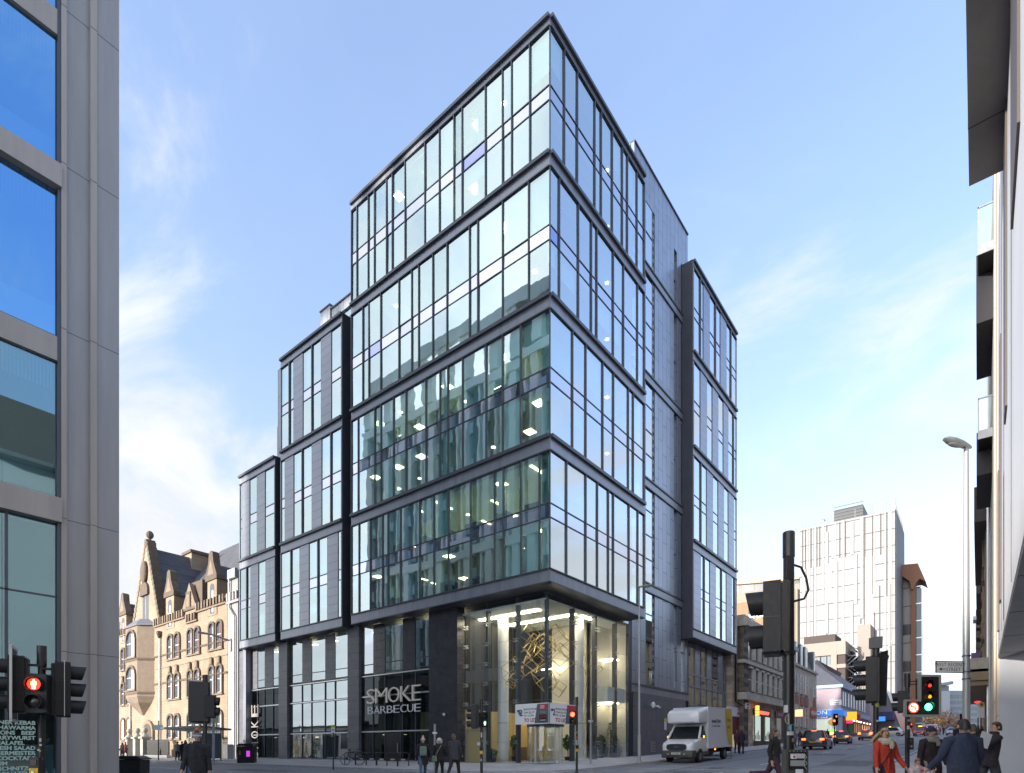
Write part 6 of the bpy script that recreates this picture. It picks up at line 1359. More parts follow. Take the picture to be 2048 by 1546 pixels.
# low lit post by the lobby, parking plates
def post(u, vb, vt, r, m, name, label, cat, lam=None):
    l = lam or hit(u, vb); p = gnd(u, l); p.z += .12; t = thing(name, label, cat, p); g = G(); g.cyl((0, 0, -.05), (0, 0, zat(l, vt)-p.z), r, m, n=10); g.build('pole', t); return t, p, l
t, p, l = post(1181.5, 1516, 1440, .06, STEEL, 'marker_post', 'short plain grey post on the pavement in front of the lobby Christmas tree', 'post', 33.5)
g = G(); hz = zat(l, 1441)-p.z; g.box(-.16, .12, -.05, .05, hz-.1, hz+.02, STEEL); g.xf(Rz(AC)); g.build('cap', t)
t, p, l = post(666.5, 1536, 1452, .035, BLKP, 'parking_sign', 'yellow and white parking plate on a thin black post outside the restaurant', 'sign', 31.5)
g = G(); z1 = zat(l, 1452)-p.z; k_ = l/FPX; g.box(-4*k_, 4*k_, -.05, -.038, z1-13.5*k_, z1-3.2*k_, WHITE); g.box(-4*k_, 4*k_, -.05, -.038, z1-3.2*k_, z1+.5*k_, mat('notice_yellow', (.6, .55, .03), .5)); g.box(-3*k_, 3*k_, -.053, -.05, z1-9*k_, z1-7*k_, mat('print_grey', (.2, .2, .2), .6)); g.xf(Rz(AC)); g.build('plate', t)
t, p, l = post(869.5, 1540, 1448, .05, STEEL, 'marker_post', 'white topped grey post behind the woman with the white hood', 'post', 27.5)
g = G(); z1 = zat(l, 1465)-p.z; g.box(-.1, .1, -.07, .07, z1-.06, z1+.02, WHITE); g.xf(Rz(AC)); g.build('cap', t)
t, p, l = post(317, 1519, 1441, .045, BLKP, 'direction_sign', 'small blue finger sign on a dark post in front of the sandstone doorway', 'sign', 52)
g = G(); k_ = l/FPX; z1 = zat(l, 1455)-p.z; g.box(-9*k_, 9.5*k_, -.07, -.05, z1-5*k_, z1+5*k_, mat('sign_navy', (.04, .09, .16), .5)); g.xf(Rz(AC)); g.build('plate', t)
# TO LET hoarding above the revolving door
BD = thing('letting_board', 'white TO LET board wrapping round the lobby corner above the revolving door', 'board', (-.3, .35, 3.2))
xa1 = onY(.35, 1030.5).x; yb1 = onX(-.3, 1152).y; za, zb_ = 2.72, 3.92
g = G(); WB = mat('board_white', (.82, .84, .86), .5); g.box(xa1, -.3, .35, .42, zb_, za, WB); g.box(-.37, -.3, .351, yb1, za, zb_, WB); g.build('panel', BD, world=True)
g = G(); DG = mat('board_dark', (.10, .13, .15), .5); OR_ = mat('board_orange', (.42, .08, .035), .5); NV = mat('board_navy', (.06, .13, .18), .5); RE = mat('board_red', (.55, .03, .05), .5); GY = mat('board_print', (.13, .11, .12), .5)
w_ = -.3-xa1; f = lambda q: xa1+w_*q; hz = zb_-za; e = lambda q: za+hz*q
g.prism([(f(.58), e(0.04)), (f(.66), e(.96)), (f(.985), e(.96)), (f(.985), e(.04))], .338, .35, DG, 'y'); g.box(f(.72), f(.93), .33, .338, e(.70), e(.92), RE); g.box(f(.72), f(.93), .33, .338, e(.1), e(.44), BLACK)
for k in range(3): g.box(f(.75), f(.87), .326, .33, e(.74+.055*k), e(.765+.055*k), WHITE)
for k in range(2): g.box(f(.74), f(.9), .334, .338, e(.52+.06*k), e(.54+.06*k), mat('board_grey_print', (.3, .32, .33), .5))
g.text('GVA', .17*hz, RE, TXZ((f(.74), .325, e(.28))), .001, .004); g.box(f(.74), f(.9), .326, .33, e(.16), e(.19), WHITE)
g.box(f(.06), f(.14), .34, .35, e(.60), e(.72), NV); g.box(f(.10), f(.19), .338, .35, e(.48), e(.60), NV); g.text('2', .42*hz, NV, TXZ((f(.125), .345, e(.42))), .001, .02)
for s, z in (('SPACE FROM', .68), ('7294 SQ FT', .52), ('TO 15,744', .37)): g.text(s, .135*hz, GY, TXZ((f(.25), .348, e(z))), .001, .004, 'LEFT', 1.05)
g.text('TO LET', .235*hz, OR_, TXZ((f(.27), .348, e(.12))), .001, .012, 'LEFT', .95); g.build('lettering', BD, world=True)
g = G(); w_ = yb1-.35; f = lambda q: .35+w_*q
g.prism([(f(.58), e(0.04)), (f(.66), e(.96)), (f(.985), e(.96)), (f(.985), e(.04))], -.3, -.288, DG, 'x'); g.box(-.288, -.28, f(.68), f(.95), e(.72), e(.94), RE); g.box(-.29, -.28, f(.06), f(.14), e(.60), e(.72), NV); g.text('2', .42*hz, NV, TYZ((-.295, f(.125), e(.42))), .001, .02)
for s, z in (('SPACE FROM', .68), ('7294 SQ FT', .52), ('TO 15,744', .37)): g.text(s, .135*hz, GY, TYZ((-.298, f(.22), e(z))), .001, .004, 'LEFT', 1.4)
g.text('TO LET', .235*hz, OR_, TYZ((-.298, f(.22), e(.12))), .001, .012, 'LEFT', 1.3); g.build('lettering', BD, world=True)
# restaurant lettering
SGN = thing('restaurant_sign', 'large silver bulb lettering reading SMOKE BARBECUE over the restaurant door', 'sign', (onY(.7, 788).x, .7, 4.6))
x0, x1 = onY(.7, 735).x, onY(.7, 842.5).x; z0, z1 = onY(.7, 788, 1404.5).z, onY(.7, 788, 1374).z; LT = mat('letter_silver', (.88, .80, .70), .4, metal=.2); LT2 = mat('letter_white', (.92, .92, .94), .5)
wd = x1-x0
def fit(g, s, x0, x1, z0, h, m, y, ext=.05, bold=.015):
    st = len(g.v); g.text(s, h/.72, m, Matrix.Identity(4), ext, bold); xs = [p.x for p in g.v[st:]]; zs_ = [p.y for p in g.v[st:]]
    sx = (x1-x0)/(max(xs)-min(xs)); sz = h/(max(zs_)-min(zs_)); mx, mz = min(xs), min(zs_)
    for i in range(st, len(g.v)): p = g.v[i]; g.v[i] = Vector((x0+(p.x-mx)*sx, y-p.z, z0+(p.y-mz)*sz))
for i, ch in enumerate('SMOKE'):
    wds = [.155, .235, .215, .195, .15]; a = x0+wd*(sum(wds[:i])+.012*i); b = a+wd*wds[i]-.03
    g = G(); fit(g, ch, a, b, z0, z1-z0, LT, .68, .06, -.022); g.build('letter', SGN, world=True)
    # row of bulbs along each letter
z2, z3 = onY(.7, 788, 1425.5).z, onY(.7, 788, 1410.5).z
for i, ch in enumerate('BARBECUE'): a = x0+wd*i/8+.05; G_ = G(); fit(G_, ch, a, a+wd/8-.12, z2, z3-z2, LT2, .7, .03, -.012); G_.build('letter', SGN, world=True)
SG2 = thing('restaurant_sign', 'tall pale lettering reading SMOKE upwards on the glass at the left end of the restaurant', 'sign', (onY(.8, 508).x, .8, 3))
zs = [onY(.8, 508, v).z for v in (1519, 1500, 1480, 1458, 1437, 1405)]; xq0, xq1 = onY(.8, 502).x, onY(.8, 516).x
for i, ch in enumerate('SMOKE'):
    g = G(); fit(g, ch, 0, zs[i+1]-zs[i]-.35, 0, xq1-xq0, mat('letter_cream', (.34, .32, .28), .5), 0, .02, .01)
    for j in range(len(g.v)): p = g.v[j]; g.v[j] = Vector((xq1-p.z, .84+p.y, zs[i]+.15+p.x))
    g.build('letter', SG2, world=True)
# bicycle stands, bicycle
def stand():
    t = thing('cycle_stand', '', 'cycle stand', (0, 0, 0), 0, 'row of black bicycle stands outside the restaurant'); g = G(); g.tube([(-.33, 0, -.05), (-.33, 0, .7), (-.26, 0, .78), (.26, 0, .78), (.33, 0, .7), (.33, 0, -.05)], .03, BLKP, 8); g.build('hoop', t, smooth=True)
    g = G(); g.box(-.3, .3, -.012, .012, .32, .44, BLACK); g.box(-.12, .12, -.016, -.012, .35, .42, SGW); g.build('cross_plate', t); return t
st0 = stand(); ST_L = ['bicycle stand nearest the restaurant door, rightmost of its row', 'bicycle stand second from the right of its row', 'bicycle stand third from the right of its row', 'bicycle stand third from the left of its row', 'bicycle stand just right of the parked bicycle', 'bicycle stand the parked bicycle leans on']
spots = [(806, 1537), (785, 1537), (763, 1536), (743, 1535), (722, 1534), (700, 1533)]
for i, (u, v) in enumerate(spots):
    p = gnd(u, 30.5); p = onY(-4.3, u); p.z = gz(-4.3)+.12
    if i == 0: st0.location = p; st0.rotation_euler = (0, 0, math.radians(40)); st0['label'] = ST_L[0]
    else: dup(st0, p, math.radians(40), ST_L[i])
p = onY(-4.6, 705); BK = thing('bicycle', 'dark bicycle leaning on a stand outside the restaurant windows', 'bicycle', (p.x, p.y, gz(p.y)+.12), math.radians(22))
for x in (-.52, .52):
    g = G(); k = 28
    for r_, rad, m in ((.34, .022, BLACK), (.32, .008, SILV)): g.tube([(x+r_*math.cos(2*math.pi*j/k), 0, .35+r_*math.sin(2*math.pi*j/k)) for j in range(k+1)], rad, m, 6)
    for j in range(12): a = 2*math.pi*j/12; g.tube([(x, 0, .35), (x+.32*math.cos(a), 0, .35+.32*math.sin(a))], .003, SILV, 3)
    g.cyl((x, -.05, .35), (x, .05, .35), .03, BLACK, n=8); g.build('wheel', BK)
g = G(); FRM = mat('bike_frame', (.03, .035, .045), .35)
for a, b in (((-.52, 0, .35), (-.05, 0, .3)), ((-.52, 0, .35), (-.2, 0, .85)), ((-.05, 0, .3), (-.22, 0, .92)), ((-.05, 0, .3), (.36, 0, .75)), ((-.2, 0, .82), (.34, 0, .85)), ((.52, 0, .35), (.33, 0, .9))): g.tube([a, b], .018, FRM, 6)
g.build('frame', BK); g = G(); g.tube([(.33, 0, .88), (.32, 0, 1.0), (.36, -.26, 1.02), (.44, -.28, 1.0)], .013, BLACK, 6); g.tube([(.32, 0, 1.0), (.36, .26, 1.02), (.44, .28, 1.0)], .013, BLACK, 6); g.build('handlebar', BK)
g = G(); g.ell((-.23, 0, .95), (.14, .07, .035), BLACK); g.build('saddle', BK, smooth=True); g = G(); g.cyl((-.05, -.03, .3), (-.05, -.02, .3), .09, SILV, n=14); g.tube([(-.05, -.05, .3), (.02, -.08, .15)], .012, SILV, 5); g.tube([(-.05, .05, .3), (-.12, .08, .45)], .012, SILV, 5); g.build('crank', BK)
# bins and cabinets
def binbox(p, w, d, h, rz, label, sign=None):
    t = thing('street_bin', label, 'bin', p, rz); g = G(); g.prism([(-w/2, 0), (w/2, 0), (w/2+.03, h*.86), (-w/2-.03, h*.86)], -d/2, d/2, mat('bin_black', (.012, .012, .014), .45), 'y'); g.build('body', t, bevel=.02)
    g = G(); g.box(-w/2-.06, w/2+.06, -d/2-.05, d/2+.05, h*.87, h*.92, BLACK); g.prism([(-w/2-.04, h*.92), (w/2+.04, h*.92), (w/2-.12, h), (-w/2+.12, h)], -d/2, d/2, BLACK, 'y'); g.build('lid', t, bevel=.015)
    if sign: g = G(); g.box(.06, .30, -d/2-.02, -d/2-.004, h*.32, h*.62, emat(sign, (.45, .04, .5), .4)); g.box(-.42, -.34, -d/2-.02, -d/2-.004, h*.4, h*.62, SGY); g.build('poster', t)
    return t
p = gnd(494, 43.0); p.z += .12; binbox(p, 1.15, .9, 1.42, AC+.2, 'large black street bin with a purple poster at the left end of the restaurant', 'poster_purple')
p = gnd(266, 22.0); binbox(p, .86, .6, 1.02, AC, 'low black cabinet beside the corner of the panelled left office')
p = onY(-.6, 457); t = thing('utility_cabinet', 'pale grey utility cabinet in front of the white painted wall strip', 'cabinet', (p.x, -.6, gz(-.6)+.12)); g = G(); g.box(-.45, .45, -.3, .3, 0, 1.35, mat('cabinet_grey', (.36, .37, .38), .6, var=.1)); g.build('body', t, bevel=.03); g = G(); g.box(-.4, .4, -.32, -.3, .1, 1.25, mat('cabinet_grey2', (.40, .41, .42), .6, var=.1)); g.build('door', t)
# iron railings and stone gate piers in front of the sandstone building
for i, u in enumerate((259, 275, 290)):
    p = onY(-2.0, u); t = thing('gate_pier', ['pale stone gate pier with a ball top, leftmost of three', 'pale stone gate pier with a ball top, middle of three', 'pale stone gate pier with a ball top, nearest the dark railings'][i], 'gate pier', (p.x, -2.0, gz(-2)+.1), 0, 'ball topped gate piers'); g = G(); PS = mat('pier_stone', (.42, .40, .36), .8, var=.15); g.box(-.35, .35, -.35, .35, 0, 2.1, PS); g.box(-.5, .5, -.5, .5, 2.1, 2.3, PS); g.lathe([(.45, 2.3), (.2, 2.6), (.15, 2.75)], (0, 0, 0), PS, 10); g.build('shaft', t); g = G(); g.ell((0, 0, 3.0), (.3, .3, .32), PS); g.build('ball', t, smooth=True)
pA, pB = onY(-2.0, 292).x, onY(-2.0, 336).x; t = thing('railings', 'dark iron railings on a low wall in front of the sandstone building', 'railings', ((pA+pB)/2, -2.0, gz(-2)+.1)); g = G(); L_ = pB-pA
for k in range(34): x = -L_/2+L_*k/33; g.cyl((x, 0, .3), (x, 0, 1.95), .035, BLACK, n=5)
g.box(-L_/2, L_/2, -.02, .02, .45, .5, BLACK); g.box(-L_/2, L_/2, -.02, .02, 1.75, 1.8, BLACK); g.box(-L_/2, L_/2, .15, .17, .35, 1.75, mat('rail_backing', (.02, .02, .025), .7)); g.build('iron_bars', t); g = G(); g.box(-L_/2-.2, L_/2+.2, -.2, .2, -.1, .32, PS); g.build('low_wall', t)
pA, pB = onY(-1.2, 440).x, onY(-1.2, 455).x; t = thing('railings', 'short run of spiked iron railings beside the bus shelter', 'railings', ((pA+pB)/2, -1.2, gz(-1.2)+.1)); g = G(); L_ = pB-pA
for k in range(9): x = -L_/2+L_*k/8; g.cyl((x, 0, 0), (x, 0, 1.9), .03, BLACK, n=5); g.cyl((x, 0, 1.9), (x, 0, 2.15), .05, BLACK, .002, 5)
g.box(-L_/2, L_/2, -.02, .02, 1.5, 1.56, BLACK); g.build('iron_bars', t)
# bus shelter and stop flag
pA, pB = onY(-4.4, 360).x, onY(-4.4, 441).x; BS = thing('bus_shelter', 'glass bus shelter with a flat roof and poster panel in front of the sandstone building', 'bus shelter', ((pA+pB)/2, -4.4, gz(-4.4)+.12)); L_ = pB-pA
SHG = mat('shelter_grey', (.12, .16, .17), .45, metal=.3); g = G(); g.prism([(-1.6, 2.75), (.9, 2.55), (.9, 2.68), (-1.6, 2.9)], -L_/2, L_/2, SHG, 'x'); g.build('roof', BS)
for x in (-L_/2+.6, -.4, L_/2-1.0):
    g = G(); g.cyl((x, .5, 0), (x, .5, 2.6), .05, SHG, n=8); g.build('post', BS)
g = G(); g.quad((-L_/2+.6, .52, .2), (L_/2-1.0, .52, .2), (L_/2-1.0, .52, 2.5), (-L_/2+.6, .52, 2.5), CLEAR); g.build('rear_glass', BS)
g = G(); g.box(L_/2-1.1, L_/2-.98, -1.2, .5, .2, 2.3, SHG); g.box(L_/2-1.3, L_/2-1.11, -1.1, .4, .4, 2.2, mat('poster_tan', (.34, .26, .12), .5, var=.5, vscale=3)); g.build('poster_panel', BS); g = G(); g.box(-L_/2+.8, 0, .1, .4, .45, .52, mat('bench_red', (.30, .05, .04), .5)); g.build('bench', BS)
p = onY(-6.1, 427); t = thing('bus_stop_flag', 'pale bus stop pole with a lime green flag beside the shelter', 'bus stop', (p.x, -6.1, gz(-6.1)+.12)); g = G(); g.cyl((0, 0, 0), (0, 0, 3.6), .1, mat('stop_pole', (.45, .46, .5), .5), n=10); g.build('pole', t); g = G(); g.box(.12, .75, -.03, .03, 3.0, 3.55, mat('flag_lime', (.34, .40, .16), .5)); g.box(.0, .75, -.03, .03, 3.56, 3.7, STEEL); g.build('flag', t)
# A-board on the right-hand pavement, notices
p = gnd(1962, 30); t = thing('notice_board', 'tall white notice with a round gold emblem on the far right pavement', 'sign', (p.x, p.y, p.z+.12)); g = G(); k_ = 30/FPX; g.box(-7*k_, 6*k_, -.03, .03, zat(30, 1440)-p.z, zat(30, 1415)-p.z, WHITE); g.cyl((0, -.04, zat(30, 1414)-p.z), (0, .04, zat(30, 1414)-p.z), 6*k_, mat('emblem_gold', (.55, .42, .2), .5), n=18); g.cyl((0, -.05, zat(30, 1414)-p.z), (0, -.04, zat(30, 1414)-p.z), 3*k_, mat('emblem_brown', (.2, .1, .05), .5), n=14); g.cyl((0, 0, 0), (0, 0, zat(30, 1440)-p.z), .03, BLACK, n=6); g.xf(Rz(AC)); g.build('panel', t)
p = gnd(1956, 33); g = G(); k_ = 33/FPX; z = zat(33, 1404.5); g.ell((p.x, p.y, z), (6*k_, .05, 2.5*k_), emat('sign_red_oval', (.9, .03, .04), .6)); g.cyl((p.x, p.y+.1, p.z), (p.x, p.y+.1, z), .03, BLACK, n=6); tag(g.build('shop_sign', loc=p), 'red oval shop sign above the white notice on the right', 'sign')
# lobby furnishings: hanging cubes, Christmas tree, plants
HS = thing('hanging_sculpture', 'cluster of brass wire cubes hanging inside the glass lobby', 'sculpture', (-4, 4, 8)); BR = mat('brass_wire', (.62, .44, .12), .3, metal=.6)
rs = random.Random(9)
for (u, v, lam, s) in ((1055, 1275, 37, 1.0), (1068, 1290, 38, .9), (1083, 1270, 37, 1.1), (1092, 1295, 36.5, .8), (1050, 1325, 38, 1.0), (1072, 1318, 40, 1.1), (1025, 1345, 38, 1.0), (1088, 1355, 36.5, 1.0), (1120, 1318, 37, 1.2), (1112, 1275, 37, 1.0), (1130, 1290, 38, .9), (1118, 1378, 36.5, .6), (1180, 1330, 40, 1.1), (1026, 1362, 38, .6)):
    c = at(u, lam, v); rot = Matrix.Rotation(rs.uniform(0, 3), 4, 'Z') @ Matrix.Rotation(.955, 4, 'X') @ Matrix.Rotation(.785, 4, 'Z'); cs = [Vector((a, b, d))*s/2 for a in (-1, 1) for b in (-1, 1) for d in (-1, 1)]; g = G()
    for i in range(8):
        for j in range(i+1, 8):
            if abs((cs[i]-cs[j]).length-s) < .01: g.tube([c+(rot @ cs[i]), c+(rot @ cs[j])], .022, BR, 4)
    g.cyl(c+Vector((0, 0, s*.8)), (c.x, c.y, SOF-.5), .004, STEEL, n=3); g.build('wire_cube', HS, world=True)
p = at(1222, 42.2); XT = thing('christmas_tree', 'dark green Christmas tree with white baubles inside the lobby glass', 'Christmas tree', (p.x, p.y, .26)); g = G(); g.cyl((0, 0, 0), (0, 0, 2.4), .06, mat('bark', (.06, .045, .035), .9)); g.lathe([(.25, 0), (.3, .35)], (0, 0, 0), BLACK, 10); g.build('trunk', XT)
g = G(); FI = [mat('fir_a', (.02, .06, .04), .7), mat('fir_b', (.04, .085, .06), .7)]; hT = 2.9
for i in range(1500):
    z = .35+(hT-.35)*rs.random()**1.25; R_ = .92*(1-(z-.35)/(hT-.3))+.05; a = rs.uniform(0, 6.28); rr = R_*rs.uniform(.45, 1.05); c = Vector((rr*math.cos(a), rr*math.sin(a), z-rr*.15)); d = Vector((math.cos(a), math.sin(a), rs.uniform(-.3, .25)))*.12; b = Vector((-math.sin(a), math.cos(a), rs.uniform(-.3, .3)))*.04; g.quad(c-b, c+d-b*.3, c+d+b*.3, c+b, rs.choice(FI))
g.build('crown', XT); g = G()
for i in range(60): z = .5+2.2*rs.random(); R_ = .92*(1-(z-.35)/(hT-.3))+.07; a = rs.uniform(0, 6.28); g.ell((R_*math.cos(a), R_*math.sin(a), z), (.035, .035, .035), SILV, 6, 4)
g.build('baubles', XT); G().ell((0, 0, hT+.05), (.08, .08, .12), SILV, 6, 4).build('topper', XT)
def plant(u, lam, h, w, label, n=240):
    p = at(u, lam); t = thing('potted_plant', label, 'plant', (p.x, p.y, .26)); g = G(); g.lathe([(.18, 0), (.24, .5), (.2, .5)], (0, 0, 0), BLACK, 12); g.build('pot', t); g = G(); g.cyl((0, 0, .4), (0, 0, h*.7), .03, mat('bark', (.06, .045, .035), .9), n=6); g.build('stem', t); g = G()
    for i in range(n): a = Vector((rs.gauss(0, 1), rs.gauss(0, 1), rs.gauss(0, 1))).normalized(); c = Vector((0, 0, h*.75))+Vector((a.x*w, a.y*w, a.z*h*.27))*rs.uniform(.5, 1); d = Vector((rs.gauss(0, 1), rs.gauss(0, 1), rs.gauss(0, 1))).normalized()*.12; b = d.orthogonal().normalized()*.05; g.quad(c-d, c-b, c+d, c+b, mat('houseplant_a', (.03, .085, .02), .6) if i % 2 else mat('houseplant_b', (.06, .13, .03), .6))
    g.build('foliage', t)
plant(1200, 41.3, 2.0, .42, 'round leafy potted plant left of the lobby Christmas tree'); plant(1030, 39, 1.9, .35, 'tall potted plant behind the left white lobby column'); plant(1136, 38.5, 1.9, .35, 'tall potted plant right of the revolving door'); plant(986, 38, 1.0, .3, 'low potted orchid by the lobby side door', 120)
# ------------------------------------------------------------------ vehicles
TYRE = mat('tyre', (.012, .012, .012), .8); RIM = mat('alloy_rim', (.30, .31, .33), .35, metal=.7); CGL = mat('car_glass', (.012, .015, .018), .06, spec=.9); TRIM = mat('black_trim', (.018, .018, .02), .5)
TAIL = mat('tail_lens', (.30, .015, .012), .2); TAILON = emat('tail_lit', (1, .07, .02), 3.2); HLMP = mat('headlamp', (.5, .52, .55), .12, spec=.9); YPL = mat('yellow_plate', (.62, .40, .03), .5); WPL = mat('white_plate', (.65, .65, .63), .5)
def paint(name, c): return mat('car_paint_'+name, c, .28, metal=.25, coat=.8)
def ringx(y, w, z0, z1, r=.12, n=3):
    """rounded cross-section of a car body at station y"""
    pts = []
    for cx, cz, a0 in ((w-r, z1-r, 0), (-w+r, z1-r, 90), (-w+r, z0+r*.6, 180), (w-r, z0+r*.6, 270)):
        for k in range(n+1): a = math.radians(a0+90*k/n); pts.append((cx+r*math.cos(a), y, cz+(r if a0 < 180 else r*.6)*math.sin(a)))
    return pts
def wheel(par, x, y, R=.33, w=.21, rim=RIM):
    s = 1 if x > 0 else -1; g = G(); k = 24
    rings = [[(x-s*w+s*dx, y+rr*math.cos(2*math.pi*j/k), R+rr*math.sin(2*math.pi*j/k)) for j in range(k)] for dx, rr in ((0, R*.8), (0, R*.95), (.03, R), (w-.03, R), (w, R*.95), (w, R*.68), (w-.03, R*.64))]
    g.loft(rings, TYRE); o = g.build('wheel', par, smooth=True)
    g = G(); g.cyl((x-s*.05, y, R), (x-s*.035, y, R), R*.64, mat('rim_dark', (.05, .05, .055), .5), n=20)
    for j in range(7): a = 2*math.pi*j/7; g.tube([(x-s*.028, y+.05*math.cos(a), R+.05*math.sin(a)), (x-s*.02, y+R*.62*math.cos(a), R+R*.62*math.sin(a))], .035, rim, 5)
    g.cyl((x-s*.04, y, R), (x-s*.005, y, R), .07, rim, n=10); g.build('rim', o)
def car(label, loc, rz, col, L=4.3, W=.9, H=1.5, belt=.92, kind='hatch', lit=True, plate='', roofsign=None, name='parked_car', cat='car', group=None, clear=.2):
    """front at +y"""
    t = thing(name, label, cat, loc, rz, group); R = .33; h2 = L/2; nose = {'taxi': .0, 'suv': .06}.get(kind, .12)
    st = [(-h2, W*.80, clear+.12, belt-.16), (-h2+.06, W*.92, clear+.04, belt-.04), (-h2+.35, W*.99, clear, belt), (-h2+1.0, W, clear, belt+.0), (0, W, clear, belt), (h2-1.35, W*.99, clear, belt-.01), (h2-.8, W*.97, clear, belt-.07-nose*.3), (h2-.3, W*.92, clear+.02, belt-.16-nose), (h2-.04, W*.80, clear+.06, belt-.30-nose), (h2, W*.70, clear+.16, belt-.42-nose)]
    g = G(); g.loft([ringx(*s_) for s_ in st], col); 
    for x in (-W, W):
        for y in (-h2+.82, h2-.85): 
            k = 14; g.add([(x*1.002, y, R)]+[(x*1.004, y+.41*math.cos(math.pi*j/k), R+.41*math.sin(math.pi*j/k)) for j in range(k+1)]+[], [(0, j+1, j+2) for j in range(k)], TRIM)
    g.build('body', t, smooth=True)
    yb0, yb1, yr0, yr1 = {'hatch': (-h2+.12, h2-1.15, -h2+.62, h2-2.0), 'suv': (-h2+.14, h2-1.25, -h2+.55, h2-2.05), 'estate': (-h2+.16, h2-1.25, -h2+.52, h2-2.1), 'taxi': (-h2+.42, h2-1.30, -h2+1.05, h2-1.85), 'saloon': (-h2+.6, h2-1.3, -h2+1.3, h2-2.1)}[kind]
    def rect(y0, y1, w, z, r=.10): return [(w-r, y0, z), (w, y0+r, z), (w, y1-r*2, z), (w-r*2, y1, z), (-w+r*2, y1, z), (-w, y1-r*2, z), (-w, y0+r, z), (-w+r, y0, z)]
    g = G(); b0, b1 = rect(yb0, yb1, W*.955, belt-.03), rect(yr0, yr1, W*.74, H-.07); g.loft([b0, b1], CGL); g.build('window', t)
    g = G(); g.loft([rect(yr0-.03, yr1+.03, W*.755, H-.085), rect(yr0+.02, yr1-.03, W*.74, H-.02), rect(yr0+.25, yr1-.25, W*.55, H)], col)
    for i in (0, 1, 2, 3, 4, 5, 6, 7):
        a, b = Vector(b0[i]), Vector(b1[i]); g.tube([a+(a-b)*.02, b], [.06, .05], col, 5)
    ym = (yb0+yb1)/2-.1
    for s in (-1, 1): g.tube([(s*W*.957, ym, belt-.03), (s*W*.745, (yr0+yr1)/2, H-.07)], .045, TRIM, 4)
    g.build('roof', t, smooth=True)
    for s in (-1, 1):
        for y in (-h2+.82, h2-.85): wheel(t, s*(W+.01), y, R)
        g = G(); z0, z1 = (belt-.24, belt-.08) if kind != 'estate' else (belt-.2, belt+.1)
        g.box(s*W*.60, s*W*.955, -h2-.012, -h2+.14, z0, z1, TAILON if lit else TAIL); g.build('tail_light', t, bevel=.02)
        g = G(); g.ell((s*W*.68, h2-.16, belt-.36-nose), (.16, .16, .10), HLMP, 10, 6); g.build('headlight', t, smooth=True)
        g = G(); g.ell((s*(W+.08), h2-1.75, belt+.08), (.1, .06, .075), col, 8, 6); g.build('door_mirror', t, smooth=True)
        g = G(); g.box(s*W*.7, s*W*.93, -h2-.0, -h2+.1, clear+.16, clear+.22, TAIL); g.build('reflector', t)
        g = G(); g.box(s*(W+.004), s*(W+.012), -.2, -.08, belt-.14, belt-.11, TRIM); g.build('door_handle', t)
    g = G(); g.box(-W*.86, W*.86, -h2-.02, -h2+.12, clear+.04, clear+.26, TRIM); g.box(-W*.8, W*.8, h2-.12, h2+.01, clear+.02, clear+.24, TRIM); g.build('bumper', t, bevel=.03)
    g = G(); zp = clear+.36; g.box(-.27, .27, -h2-.035, -h2+.08, zp, zp+.12, YPL); g.text(plate, .1, BLACK, Matrix.Translation((0, -h2-.037, zp+.025)) @ Matrix.Rotation(math.pi/2, 4, 'X'), .001, .002, 'CENTER', .9); g.build('number_plate', t)
    g = G(); g.box(-.27, .27, h2+.0, h2+.02, clear+.16, clear+.28, WPL); g.build('number_plate', t)
    g = G(); g.box(-W*.42, W*.42, h2-.06, h2+.006, belt-.42-nose, belt-.28-nose, TRIM); g.build('grille', t)
    if lit: g = G(); g.box(-.2, .2, yr0-.06, yr0-.02, H-.07, H-.035, TAILON); g.build('brake_light', t)
    if roofsign: g = G(); g.box(-.28, .28, yr1-.3, yr1-.15, H-.01, H+.12, emat('taxi_sign', (1, .45, .05), 1.2)); g.build('taxi_sign', t, bevel=.02)
    return t
GCAR = 'cars in the right-hand street'
def gp(u, v): return gnd(u, hit(u, v))
p = gp(1624, 1500); car('dark red-black sport utility car, nearest of the cars waiting on the right-hand street', (p.x, p.y+2.3, gz(p.y+2.3)), .02, paint('plum', (.022, .014, .02)), 4.5, .93, 1.68, 1.02, 'suv', True, 'SA61 HXM', group=GCAR)
p = gp(1680, 1488); car('small dark grey hatchback waiting right behind the plum sport utility car', (p.x, p.y+1.8, gz(p.y+1.8)), .02, paint('grey', (.045, .048, .052)), 3.6, .82, 1.49, .98, 'hatch', True, 'SD58 KLE', group=GCAR)
p = gp(1730, 1481); car('beige silver estate car waiting behind the black signal post', (p.x, p.y+2.2, gz(p.y+2.2)), .0, paint('champagne', (.26, .235, .20)), 4.6, .90, 1.52, .98, 'estate', True, 'SF07 OBH', group=GCAR)
p = gp(1790, 1472.5); car('white and black taxi turning across the road behind the woman in red', (p.x-.6, p.y, p.z), math.radians(75), paint('white', (.55, .57, .60)), 4.6, .88, 1.78, 1.05, 'taxi', False, '', 1, 'taxi', 'taxi', GCAR)
p = gp(1839, 1473); car('red taxi with round headlamps coming down the street towards the viewer', (p.x, p.y+2, gz(p.y+2)), math.pi-.05, paint('red', (.42, .015, .03)), 4.6, .88, 1.78, 1.05, 'taxi', False, '', 1, 'taxi', 'taxi', GCAR)
p = gp(1862, 1470.5); car('pale blue car just right of the red taxi', (p.x, p.y+3, gz(p.y+3)), math.pi-.05, paint('blue', (.16, .24, .34)), 4.2, .87, 1.48, .95, 'hatch', False, '', group=GCAR)
p = gp(1903, 1471); car('light blue car parked by the right kerb beyond the navy jacket', (p.x, p.y+2, gz(p.y+2)), math.pi, paint('sky', (.24, .33, .42)), 4.2, .87, 1.48, .95, 'hatch', False, '', group=GCAR)
